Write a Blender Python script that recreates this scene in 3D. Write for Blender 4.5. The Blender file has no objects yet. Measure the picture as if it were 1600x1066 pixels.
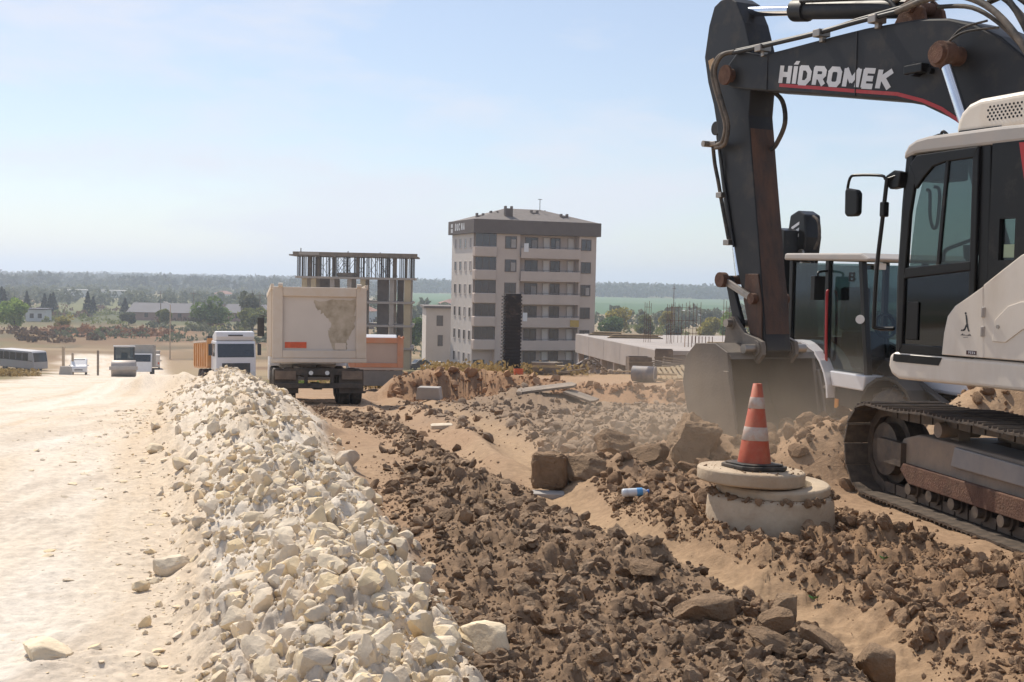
import bpy, bmesh, math, random
import numpy as np
from mathutils import Vector, Matrix

random.seed(7)
RNG = np.random.default_rng(11)
SC = bpy.context.scene
COL = SC.collection
R_ = math.radians

# ------------------------------------------------------------------ camera
EYE = np.array([0.0, 0.0, 1.82])
PITCH, ROLL = R_(2.83), R_(1.15)
cam_data = bpy.data.cameras.new('camera')
cam = bpy.data.objects.new('camera', cam_data)
COL.objects.link(cam)
cam_data.sensor_width = 36.0
cam_data.lens = 42.75
cam_data.clip_start = 0.1
cam_data.clip_end = 60000
_f = Vector((0, math.cos(PITCH), -math.sin(PITCH)))
_r = Vector((1, 0, 0))
_u = _r.cross(_f)
_r2 = math.cos(ROLL) * _r + math.sin(ROLL) * _u
_u2 = -math.sin(ROLL) * _r + math.cos(ROLL) * _u
cm = Matrix(((_r2.x, _u2.x, -_f.x), (_r2.y, _u2.y, -_f.y), (_r2.z, _u2.z, -_f.z))).to_4x4()
cm.translation = Vector(EYE)
cam.matrix_world = cm
SC.camera = cam

# ------------------------------------------------------------------ sun, sky, exposure
SUN_AZ = -32.0      # degrees from +Y, negative = left
SUN_EL = 50.0
sun_dir = Vector((math.sin(R_(SUN_AZ)) * math.cos(R_(SUN_EL)), math.cos(R_(SUN_AZ)) * math.cos(R_(SUN_EL)), math.sin(R_(SUN_EL))))
ld = bpy.data.lights.new('sun', 'SUN')
ld.energy = 4.6
ld.angle = R_(0.53)
ld.color = (1.0, 0.915, 0.79)
lo = bpy.data.objects.new('sun', ld)
COL.objects.link(lo)
lo.rotation_euler = sun_dir.to_track_quat('Z', 'Y').to_euler()
lo.location = (-30, 40, 60)

world = bpy.data.worlds.new('World')
SC.world = world
world.use_nodes = True
wn = world.node_tree
wn.nodes.clear()
w_out = wn.nodes.new('ShaderNodeOutputWorld')
w_bg = wn.nodes.new('ShaderNodeBackground')
w_sky = wn.nodes.new('ShaderNodeTexSky')
w_sky.sky_type = 'NISHITA'
w_sky.sun_disc = False
w_sky.sun_elevation = R_(SUN_EL)
w_sky.sun_rotation = R_(SUN_AZ)
w_sky.altitude = 200
w_sky.air_density = 1.0
w_sky.dust_density = 0.6
w_sky.ozone_density = 2.6
w_bg.inputs['Strength'].default_value = 0.112
# thin, high cloud veils all over the sky
w_tc = wn.nodes.new('ShaderNodeTexCoord')
w_map = wn.nodes.new('ShaderNodeMapping')
w_map.inputs['Scale'].default_value = (1.6, 1.6, 5.5)
w_map.inputs['Location'].default_value = (0.35, 0.1, 0.6)
w_noise = wn.nodes.new('ShaderNodeTexNoise')
w_noise.inputs['Scale'].default_value = 2.6
w_noise.inputs['Detail'].default_value = 5
w_noise.inputs['Roughness'].default_value = 0.55
w_ramp = wn.nodes.new('ShaderNodeValToRGB')
w_ramp.color_ramp.elements[0].position = 0.50
w_ramp.color_ramp.elements[0].color = (.27, .27, .27, 1)
w_ramp.color_ramp.elements[1].position = 0.68
w_ramp.color_ramp.elements[1].color = (0.80, 0.80, 0.80, 1)
w_mix = wn.nodes.new('ShaderNodeMixRGB')
w_mix.inputs['Color2'].default_value = (6.7, 6.9, 7.7, 1)
wn.links.new(w_tc.outputs['Generated'], w_map.inputs['Vector'])
wn.links.new(w_map.outputs['Vector'], w_noise.inputs['Vector'])
wn.links.new(w_noise.outputs['Fac'], w_ramp.inputs['Fac'])
wn.links.new(w_ramp.outputs['Color'], w_mix.inputs['Fac'])
wn.links.new(w_sky.outputs['Color'], w_mix.inputs['Color1'])
wn.links.new(w_mix.outputs['Color'], w_bg.inputs['Color'])
wn.links.new(w_bg.outputs['Background'], w_out.inputs['Surface'])

SC.view_settings.view_transform = 'Standard'
SC.view_settings.look = 'None'
SC.view_settings.gamma = 1.0
SC.view_settings.exposure = 0.12
SC.view_settings.use_curve_mapping = False
SC.render.engine = 'CYCLES'
SC.cycles.use_denoising = True
SC.cycles.max_bounces = 6
SC.cycles.diffuse_bounces = 3
SC.cycles.glossy_bounces = 3
SC.cycles.transmission_bounces = 6
SC.cycles.transparent_max_bounces = 12
SC.cycles.volume_bounces = 1
SC.cycles.caustics_reflective = False
SC.cycles.caustics_refractive = False

# ------------------------------------------------------------------ helpers
def tag(o, label=None, cat=None, group=None, kind=None):
    if label: o['label'] = label
    if cat: o['category'] = cat
    if group: o['group'] = group
    if kind: o['kind'] = kind
    return o

def empty(name, loc=(0, 0, 0), rz=0.0, label=None, cat=None, group=None):
    o = bpy.data.objects.new(name, None)
    o.empty_display_size = 0.2
    COL.objects.link(o)
    o.location = loc
    o.rotation_euler = (0, 0, rz)
    return tag(o, label, cat, group)

def link(name, me, parent=None):
    o = bpy.data.objects.new(name, me)
    COL.objects.link(o)
    if parent: o.parent = parent
    return o

def copy_tree(o, parent=None):
    c = o.copy()
    COL.objects.link(c)
    c.parent = parent
    for ch in list(o.children):
        copy_tree(ch, c)
    return c

class MB:
    """collects shapes, then build() links them as one mesh object"""
    def __init__(s, M=None):
        s.v, s.f, s.m, s.sm = [], [], [], []
        s.M = M or Matrix.Identity(4)
        s.mi = 0
    def add(s, vs, fs, smooth=False):
        b = len(s.v)
        for p in vs: s.v.append(tuple(s.M @ Vector(p)))
        for f in fs:
            s.f.append([i + b for i in f]); s.m.append(s.mi); s.sm.append(smooth)
        return s
    def box(s, c, d, rot=None):
        hx, hy, hz = d[0] / 2, d[1] / 2, d[2] / 2
        vs = [(-hx, -hy, -hz), (hx, -hy, -hz), (hx, hy, -hz), (-hx, hy, -hz), (-hx, -hy, hz), (hx, -hy, hz), (hx, hy, hz), (-hx, hy, hz)]
        m = Matrix.Translation(c)
        if rot is not None:
            m = m @ (rot if isinstance(rot, Matrix) else Matrix.Rotation(rot, 4, 'Z'))
        vs = [m @ Vector(p) for p in vs]
        return s.add(vs, [(0, 3, 2, 1), (4, 5, 6, 7), (0, 1, 5, 4), (1, 2, 6, 5), (2, 3, 7, 6), (3, 0, 4, 7)])
    def bb(s, x0, x1, y0, y1, z0, z1):
        return s.box(((x0 + x1) / 2, (y0 + y1) / 2, (z0 + z1) / 2), (abs(x1 - x0), abs(y1 - y0), abs(z1 - z0)))
    def prism(s, pts, y0, y1):
        """side profile (x, z) extruded along y"""
        a = sum(pts[i][0] * pts[(i + 1) % len(pts)][1] - pts[(i + 1) % len(pts)][0] * pts[i][1] for i in range(len(pts)))
        if a < 0: pts = pts[::-1]
        n = len(pts)
        lo, hi = min(y0, y1), max(y0, y1)
        vs = [(p[0], lo, p[1]) for p in pts] + [(p[0], hi, p[1]) for p in pts]
        fs = [tuple(range(n)), tuple(range(2 * n - 1, n - 1, -1))]
        for i in range(n):
            j = (i + 1) % n
            fs.append((j, i, i + n, j + n))
        return s.add(vs, fs)
    def slab(s, pts, z0, z1):
        """plan outline (x, y) extruded along z"""
        a = sum(pts[i][0] * pts[(i + 1) % len(pts)][1] - pts[(i + 1) % len(pts)][0] * pts[i][1] for i in range(len(pts)))
        if a < 0: pts = pts[::-1]
        n = len(pts)
        vs = [(p[0], p[1], z0) for p in pts] + [(p[0], p[1], z1) for p in pts]
        fs = [tuple(range(n - 1, -1, -1)), tuple(range(n, 2 * n))]
        for i in range(n):
            j = (i + 1) % n
            fs.append((i, j, j + n, i + n))
        return s.add(vs, fs)
    def cyl(s, p0, p1, r0, r1=None, n=16, cap=True):
        r1 = r0 if r1 is None else r1
        p0, p1 = Vector(p0), Vector(p1)
        d = (p1 - p0).normalized()
        a = d.orthogonal().normalized(); b = d.cross(a)
        vs = []
        for p, r in ((p0, r0), (p1, r1)):
            for i in range(n):
                t = 2 * math.pi * i / n
                vs.append(p + (a * math.cos(t) + b * math.sin(t)) * r)
        fs = [(i, (i + 1) % n, (i + 1) % n + n, i + n) for i in range(n)]
        s.add(vs, fs, True)
        if cap:
            s.add(vs[:n], [tuple(range(n - 1, -1, -1))]); s.add(vs[n:], [tuple(range(n))])
        return s
    def ring(s, p0, p1, ri, ro, n=24):
        p0, p1 = Vector(p0), Vector(p1)
        d = (p1 - p0).normalized()
        a = d.orthogonal().normalized(); b = d.cross(a)
        vs = []
        for p, r in ((p0, ro), (p1, ro), (p1, ri), (p0, ri)):
            for i in range(n):
                t = 2 * math.pi * i / n
                vs.append(p + (a * math.cos(t) + b * math.sin(t)) * r)
        for k in range(4):
            l = (k + 1) % 4
            s.add([vs[k * n + i] for i in range(n)] + [vs[l * n + i] for i in range(n)],
                  [(i, (i + 1) % n, (i + 1) % n + n, i + n) for i in range(n)], k in (0, 2))
        return s
    def lathe(s, prof, n=24, c=(0, 0, 0), smooth=True, axis='Z'):
        vs, fs = [], []
        k = len(prof)
        for i in range(n):
            t = 2 * math.pi * i / n
            for r, z in prof:
                if axis == 'Z': q = (c[0] + r * math.cos(t), c[1] + r * math.sin(t), c[2] + z)
                else: q = (c[0] + r * math.cos(t), c[1] + z, c[2] + r * math.sin(t))
                vs.append(q)
        for i in range(n):
            j = (i + 1) % n
            for a in range(k - 1):
                q = (i * k + a, j * k + a, j * k + a + 1, i * k + a + 1)
                fs.append(q if axis == 'Z' else q[::-1])
        return s.add(vs, fs, smooth)
    def tube(s, pts, r, n=8, sub=4, smooth_path=True):
        P = [Vector(p) for p in pts]
        if smooth_path and len(P) > 2:
            Q = []
            for i in range(len(P) - 1):
                p0 = P[i - 1] if i else P[0]; p1 = P[i]; p2 = P[i + 1]; p3 = P[i + 2] if i + 2 < len(P) else P[-1]
                for k in range(sub):
                    t = k / sub
                    Q.append(0.5 * ((2 * p1) + (p2 - p0) * t + (2 * p0 - 5 * p1 + 4 * p2 - p3) * t * t + (3 * p1 - p0 - 3 * p2 + p3) * t ** 3))
            Q.append(P[-1]); P = Q
        vs, fs = [], []
        d = (P[1] - P[0]).normalized()
        a = d.orthogonal().normalized()
        for i, p in enumerate(P):
            if i: d = ((P[min(i + 1, len(P) - 1)] - P[i - 1])).normalized()
            a = (a - d * a.dot(d)).normalized(); b = d.cross(a)
            for k in range(n):
                t = 2 * math.pi * k / n
                vs.append(p + (a * math.cos(t) + b * math.sin(t)) * r)
        for i in range(len(P) - 1):
            for k in range(n):
                fs.append((i * n + k, i * n + (k + 1) % n, (i + 1) * n + (k + 1) % n, (i + 1) * n + k))
        s.add(vs, fs, True)
        s.add(vs[:n], [tuple(range(n - 1, -1, -1))]); s.add(vs[-n:], [tuple(range(n))])
        return s
    def quad(s, a, b, c, d): return s.add([a, b, c, d], [(0, 1, 2, 3)])
    def mesh(s, name, mats):
        me = bpy.data.meshes.new(name)
        me.from_pydata(s.v, [], s.f)
        for m in (mats if isinstance(mats, (list, tuple)) else [mats]): me.materials.append(m)
        me.polygons.foreach_set('material_index', s.m)
        me.polygons.foreach_set('use_smooth', s.sm)
        me.update()
        return me
    def build(s, name, mats, parent=None, bevel=0.0, seg=2, angle=35):
        o = link(name, s.mesh(name, mats), parent)
        if bevel:
            m = o.modifiers.new('bevel', 'BEVEL')
            m.width = bevel; m.segments = seg; m.limit_method = 'ANGLE'; m.angle_limit = R_(angle)
            m.harden_normals = False
        return o

# ------------------------------------------------------------------ materials
def new_mat(name):
    m = bpy.data.materials.new(name)
    m.use_nodes = True
    nt = m.node_tree
    return m, nt, nt.nodes['Principled BSDF']

def mat(name, col, rough=0.6, metal=0.0, var=0.12, vscale=3.0, dust=0.0, dustcol=(0.42, 0.31, 0.21), dscale=2.0,
        bump=0.0, bscale=40.0, spec=0.5, coat=0.0, detail=6, streak=0.0):
    m, nt, p = new_mat(name)
    N, L = nt.nodes, nt.links
    tc = N.new('ShaderNodeTexCoord')
    n1 = N.new('ShaderNodeTexNoise')
    n1.inputs['Scale'].default_value = vscale; n1.inputs['Detail'].default_value = detail; n1.inputs['Roughness'].default_value = 0.6
    L.new(tc.outputs['Object'], n1.inputs['Vector'])
    mr = N.new('ShaderNodeMapRange')
    mr.inputs['From Min'].default_value = 0.3; mr.inputs['From Max'].default_value = 0.7
    mr.inputs['To Min'].default_value = 1 - var; mr.inputs['To Max'].default_value = 1 + var
    L.new(n1.outputs['Fac'], mr.inputs['Value'])
    mul = N.new('ShaderNodeMixRGB'); mul.blend_type = 'MULTIPLY'; mul.inputs['Fac'].default_value = 1
    mul.inputs['Color1'].default_value = (*col, 1)
    L.new(mr.outputs['Result'], mul.inputs['Color2'])
    last = mul.outputs['Color']
    if dust > 0:
        n2 = N.new('ShaderNodeTexNoise')
        n2.inputs['Scale'].default_value = dscale; n2.inputs['Detail'].default_value = 8; n2.inputs['Roughness'].default_value = 0.68
        mp = N.new('ShaderNodeMapping')
        mp.inputs['Scale'].default_value = (1, 1, 0.25 if streak else 1)
        L.new(tc.outputs['Object'], mp.inputs['Vector']); L.new(mp.outputs['Vector'], n2.inputs['Vector'])
        m2 = N.new('ShaderNodeMapRange')
        m2.inputs['From Min'].default_value = 0.62 - 0.5 * dust; m2.inputs['From Max'].default_value = 0.95 - 0.45 * dust
        m2.inputs['To Max'].default_value = min(1.0, 0.35 + 0.7 * dust)
        L.new(n2.outputs['Fac'], m2.inputs['Value'])
        dm = N.new('ShaderNodeMixRGB'); dm.inputs['Color2'].default_value = (*dustcol, 1)
        L.new(m2.outputs['Result'], dm.inputs['Fac']); L.new(last, dm.inputs['Color1'])
        last = dm.outputs['Color']
        rm = N.new('ShaderNodeMapRange'); rm.inputs['To Min'].default_value = rough; rm.inputs['To Max'].default_value = 0.92
        L.new(m2.outputs['Result'], rm.inputs['Value']); L.new(rm.outputs['Result'], p.inputs['Roughness'])
    else:
        p.inputs['Roughness'].default_value = rough
    L.new(last, p.inputs['Base Color'])
    p.inputs['Metallic'].default_value = metal
    p.inputs['Specular IOR Level'].default_value = spec
    if coat: p.inputs['Coat Weight'].default_value = coat
    if bump > 0:
        n3 = N.new('ShaderNodeTexNoise'); n3.inputs['Scale'].default_value = bscale; n3.inputs['Detail'].default_value = 5
        L.new(tc.outputs['Object'], n3.inputs['Vector'])
        bp = N.new('ShaderNodeBump'); bp.inputs['Strength'].default_value = bump; bp.inputs['Distance'].default_value = 0.01
        L.new(n3.outputs['Fac'], bp.inputs['Height']); L.new(bp.outputs['Normal'], p.inputs['Normal'])
    return m

def stone_mat(name, c1, c2, c3, rough=0.9, scale=9.0, bump=0.6, bscale=30.0, spec=0.25, patch=.08):
    """broken stone or earth: colour differs from lump to lump and across each lump"""
    m, nt, p = new_mat(name)
    N, L = nt.nodes, nt.links
    geo = N.new('ShaderNodeNewGeometry'); oi = N.new('ShaderNodeObjectInfo')
    ad = N.new('ShaderNodeMath'); ad.operation = 'ADD'
    L.new(geo.outputs['Random Per Island'], ad.inputs[0]); L.new(oi.outputs['Random'], ad.inputs[1])
    fr = N.new('ShaderNodeMath'); fr.operation = 'FRACT'; L.new(ad.outputs[0], fr.inputs[0])
    rp = N.new('ShaderNodeValToRGB')
    e = rp.color_ramp.elements
    e[0].position = 0.0; e[0].color = (*c1, 1); e[1].position = 1.0; e[1].color = (*c3, 1)
    x = e.new(0.55); x.color = (*c2, 1)
    L.new(fr.outputs[0], rp.inputs['Fac'])
    ns = N.new('ShaderNodeTexNoise'); ns.inputs['Scale'].default_value = scale; ns.inputs['Detail'].default_value = 7; ns.inputs['Roughness'].default_value = 0.65
    L.new(geo.outputs['Position'], ns.inputs['Vector'])
    mr = N.new('ShaderNodeMapRange'); mr.inputs['From Min'].default_value = 0.3; mr.inputs['From Max'].default_value = 0.7
    mr.inputs['To Min'].default_value = 0.74; mr.inputs['To Max'].default_value = 1.16
    L.new(ns.outputs['Fac'], mr.inputs['Value'])
    mu = N.new('ShaderNodeMixRGB'); mu.blend_type = 'MULTIPLY'; mu.inputs['Fac'].default_value = 1
    L.new(rp.outputs['Color'], mu.inputs['Color1']); L.new(mr.outputs['Result'], mu.inputs['Color2'])
    n0 = N.new('ShaderNodeTexNoise'); n0.inputs['Scale'].default_value = 1.1; n0.inputs['Detail'].default_value = 3
    L.new(geo.outputs['Position'], n0.inputs['Vector'])
    m0 = N.new('ShaderNodeMapRange'); m0.inputs['From Min'].default_value = .35; m0.inputs['From Max'].default_value = .65
    m0.inputs['To Min'].default_value = 1 - patch; m0.inputs['To Max'].default_value = 1 + patch * .5
    L.new(n0.outputs['Fac'], m0.inputs['Value'])
    mv = N.new('ShaderNodeMixRGB'); mv.blend_type = 'MULTIPLY'; mv.inputs['Fac'].default_value = 1
    L.new(mu.outputs['Color'], mv.inputs['Color1']); L.new(m0.outputs['Result'], mv.inputs['Color2'])
    L.new(mv.outputs['Color'], p.inputs['Base Color'])
    p.inputs['Roughness'].default_value = rough; p.inputs['Specular IOR Level'].default_value = spec
    nb = N.new('ShaderNodeTexNoise'); nb.inputs['Scale'].default_value = bscale; nb.inputs['Detail'].default_value = 6; nb.inputs['Roughness'].default_value = 0.65
    L.new(geo.outputs['Position'], nb.inputs['Vector'])
    bp = N.new('ShaderNodeBump'); bp.inputs['Strength'].default_value = bump; bp.inputs['Distance'].default_value = 0.03
    L.new(nb.outputs['Fac'], bp.inputs['Height']); L.new(bp.outputs['Normal'], p.inputs['Normal'])
    return m

def glass_mat(name, tint, alpha_rough=0.02):
    m, nt, p = new_mat(name)
    N, L = nt.nodes, nt.links
    tr = N.new('ShaderNodeBsdfTransparent'); tr.inputs['Color'].default_value = (*tint, 1)
    gl = N.new('ShaderNodeBsdfGlossy'); gl.inputs['Roughness'].default_value = alpha_rough; gl.inputs['Color'].default_value = (0.9, 0.95, 1, 1)
    lw = N.new('ShaderNodeLayerWeight'); lw.inputs['Blend'].default_value = .5
    pw = N.new('ShaderNodeMath'); pw.operation = 'POWER'; pw.inputs[1].default_value = 4.0
    fr = N.new('ShaderNodeMath'); fr.operation = 'MULTIPLY_ADD'; fr.inputs[1].default_value = .9; fr.inputs[2].default_value = .045
    L.new(lw.outputs['Facing'], pw.inputs[0]); L.new(pw.outputs[0], fr.inputs[0])
    mx = N.new('ShaderNodeMixShader')
    L.new(fr.outputs[0], mx.inputs['Fac']); L.new(tr.outputs['BSDF'], mx.inputs[1]); L.new(gl.outputs['BSDF'], mx.inputs[2])
    L.new(mx.outputs['Shader'], N['Material Output'].inputs['Surface'])
    return m

# ------------------------------------------------------------------ noise
def _hash(ix, iy, seed):
    n = (ix.astype(np.int64) * 374761393 + iy.astype(np.int64) * 668265263 + seed * 974634777) & 0xFFFFFFFF
    n = ((n ^ (n >> 13)) * 1274126177) & 0xFFFFFFFF
    n = (n ^ (n >> 16)) & 0xFFFFFFFF
    return n / 4294967295.0

def vnoise(x, y, seed=0):
    x = np.asarray(x, float); y = np.asarray(y, float)
    ix, iy = np.floor(x), np.floor(y)
    fx, fy = x - ix, y - iy
    fx = fx * fx * (3 - 2 * fx); fy = fy * fy * (3 - 2 * fy)
    a = _hash(ix, iy, seed); b = _hash(ix + 1, iy, seed); c = _hash(ix, iy + 1, seed); d = _hash(ix + 1, iy + 1, seed)
    return (a + (b - a) * fx) * (1 - fy) + (c + (d - c) * fx) * fy

def fbm(x, y, scale, octv=4, seed=0, gain=0.5, ridge=False):
    s = 0.0; amp = 1.0; tot = 0.0; f = scale
    for o in range(octv):
        n = vnoise(x * f + 17.3 * o, y * f - 9.1 * o, seed + o) * 2 - 1
        if ridge: n = 1 - 2 * np.abs(n)
        s = s + amp * n; tot += amp; amp *= gain; f *= 2.03
    return s / tot

def lumps(x, y, s, seed, rmin, rmax):
    """height of round lumps of mixed size lying close together"""
    wx = x + .22 * s * (vnoise(x / s * 2.7, y / s * 2.7, seed + 50) - .5) * 2; wy = y + .22 * s * (vnoise(x / s * 2.7 + 9, y / s * 2.7 - 5, seed + 51) - .5) * 2
    ix, iy = np.floor(wx / s), np.floor(wy / s)
    h = np.zeros(np.shape(x))
    for dx in (-1, 0, 1):
        for dy in (-1, 0, 1):
            cx, cy = ix + dx, iy + dy
            px = (cx + .5 + .8 * (_hash(cx, cy, seed) - .5)) * s; py = (cy + .5 + .8 * (_hash(cx, cy, seed + 1) - .5)) * s
            r = s * (rmin + (rmax - rmin) * _hash(cx, cy, seed + 2) ** 1.6)
            h = np.maximum(h, r * r - (wx - px) ** 2 - (wy - py) ** 2)
    return np.sqrt(h)

def sstep(a, b, x):
    t = np.clip((x - a) / (b - a), 0, 1)
    return t * t * (3 - 2 * t)

def poly_sd(P, x, y):
    """signed distance to polygon, positive inside"""
    P = np.asarray(P, float)
    d = np.full(np.shape(x), 1e9); ins = np.zeros(np.shape(x), bool)
    n = len(P)
    for i in range(n):
        ax, ay = P[i]; bx, by = P[(i + 1) % n]
        ex, ey = bx - ax, by - ay
        wx, wy = x - ax, y - ay
        t = np.clip((wx * ex + wy * ey) / (ex * ex + ey * ey), 0, 1)
        d = np.minimum(d, np.hypot(wx - ex * t, wy - ey * t))
        c = ((ay > y) != (by > y)) & (x < ex * (y - ay) / (ey if ey else 1e-12) + ax)
        ins ^= c
    return np.where(ins, d, -d)

def line_sd(P, x, y):
    """distance to polyline, arc position"""
    P = np.asarray(P, float)
    d = np.full(np.shape(x), 1e9); side = np.zeros(np.shape(x)); 
    for i in range(len(P) - 1):
        ax, ay = P[i]; bx, by = P[i + 1]
        ex, ey = bx - ax, by - ay
        wx, wy = x - ax, y - ay
        t = np.clip((wx * ex + wy * ey) / (ex * ex + ey * ey), 0, 1)
        dd = np.hypot(wx - ex * t, wy - ey * t)
        sg = np.sign(ex * wy - ey * wx)
        m = dd < d
        d = np.where(m, dd, d); side = np.where(m, sg, side)
    return d, side

# ------------------------------------------------------------------ the lie of the land
_YS = [-60, 0, 9, 12, 14, 16, 19, 22, 27, 33, 42, 55, 75, 92, 110, 139, 164, 185, 230, 310, 450, 1000, 2200, 4000, 7000, 14000, 20000]
_ZS = [.3, 0, 0, -.06, -.15, -.28, -.5, -.74, -1.16, -1.66, -2.36, -3.4, -4.95, -6.32, -7.56, -9.95, -11.1, -11.5, -12.1, -13.0, -14.0, -15.5, -16, -14, -9, 4, 20]
BERM_Y = [2.0, 5.4, 9.4, 14, 22, 44, 60]
BERM_X = [0.1, -.74, -1.77, -3.05, -5.0, -10.3, -14.2]
BERM_W = [.64, .69, .76, 1.07, 1.5, 2.1, 2.2]
BERM_HY = [-2, 3, 9, 14, 22, 38, 43, 46, 50]
BERM_H = [.34, .38, .44, .55, .78, 1.02, .92, .35, 0]
POLY_A = [(-4.7, 28.0), (-3.0, 23.85), (-1.19, 15.35), (-0.22, 11.55), (0.28, 9.65), (0.75, 8.45), (1.07, 7.55), (1.42, 6.5), (1.6, 5.55), (1.66, 3.0),
          (0.75, 3.0), (-0.06, 5.45), (-0.35, 6.55), (-0.62, 8.1), (-0.95, 10.4), (-0.98, 12.7), (-1.5, 16.45)]
POLY_B = [(1.06, 10.3), (1.54, 9.2), (2.45, 10.0), (2.71, 8.4), (3.28, 7.65), (3.6, 6.6), (3.4, 3.2), (2.1, 3.2), (2.07, 5.6), (1.8, 6.25), (1.5, 7.25), (1.23, 8.1), (0.86, 9.25)]
POLY_C = [(-3.24, 36.5), (1.24, 38.3), (5.6, 36.15), (2.9, 15.25), (1.49, 13.8), (0.73, 13.25), (0.26, 14.65), (-0.82, 19.95)]
POLY_D = [(0.7, 15.9), (2.6, 15.2), (2.0, 10.6), (0.99, 10.05), (0.59, 10.65)]
RUT_R = [(-5.44, 57.0), (-0.4, 20.15), (0.23, 13.0), (0.55, 9.95), (0.93, 8.45), (1.41, 7.4), (1.83, 6.35), (1.95, 5.2), (2.0, 2.0)]
RUT_L = [(-9.45, 75.0), (-1.87, 22.5), (-0.65, 13.55), (-0.1, 11.6), (0.3, 10.4)]
BANK = [(-4.2, 42.6), (-1.5, 42.4), (1.5, 40.6), (5.25, 38.4), (9, 37.4), (14, 36.6), (40, 34)]
MOUNDS = [  # x, y, radius x, radius y, height
    (1.84, 8.60, .60, .52, -.10), (2.35, 8.3, .5, .6, .16), (1.35, 8.75, .4, .5, .10), (3.05, 11.75, .75, .7, .5), (3.4, 12.9, .9, .8, .55), (6.1, 15.2, 1.1, 1.0, .85), (7.2, 15.0, 1.0, .9, .75), (7.9, 12.5, 1.2, 1.2, .5),
    (2.0, 12.6, .7, .5, .25), (1.0, 11.4, .5, .4, .16), (.05, 33.2, 1.4, 1.2, .30), (1.3, 33.4, 1.9, 1.2, .34),
    (-13.2, 47.0, 2.4, 3.0, .6), (-15.2, 50.0, 2.4, 3.0, .5), (-17.5, 58.0, 2.0, 4.0, .45), (-17.2, 66.0, 2.0, 4.0, .4), (-23.0, 84.0, 1.4, 1.4, .5)]

LANES = ((1.42, 0.), (1.95, 1.), (3.3, .4), (3.95, 2.))   # wheel lanes on the road, metres left of the rubble

def berm_t(x, y):
    xc = np.interp(y, BERM_Y, BERM_X); w = np.interp(y, BERM_Y, BERM_W)
    return (x - xc) / w

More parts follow.
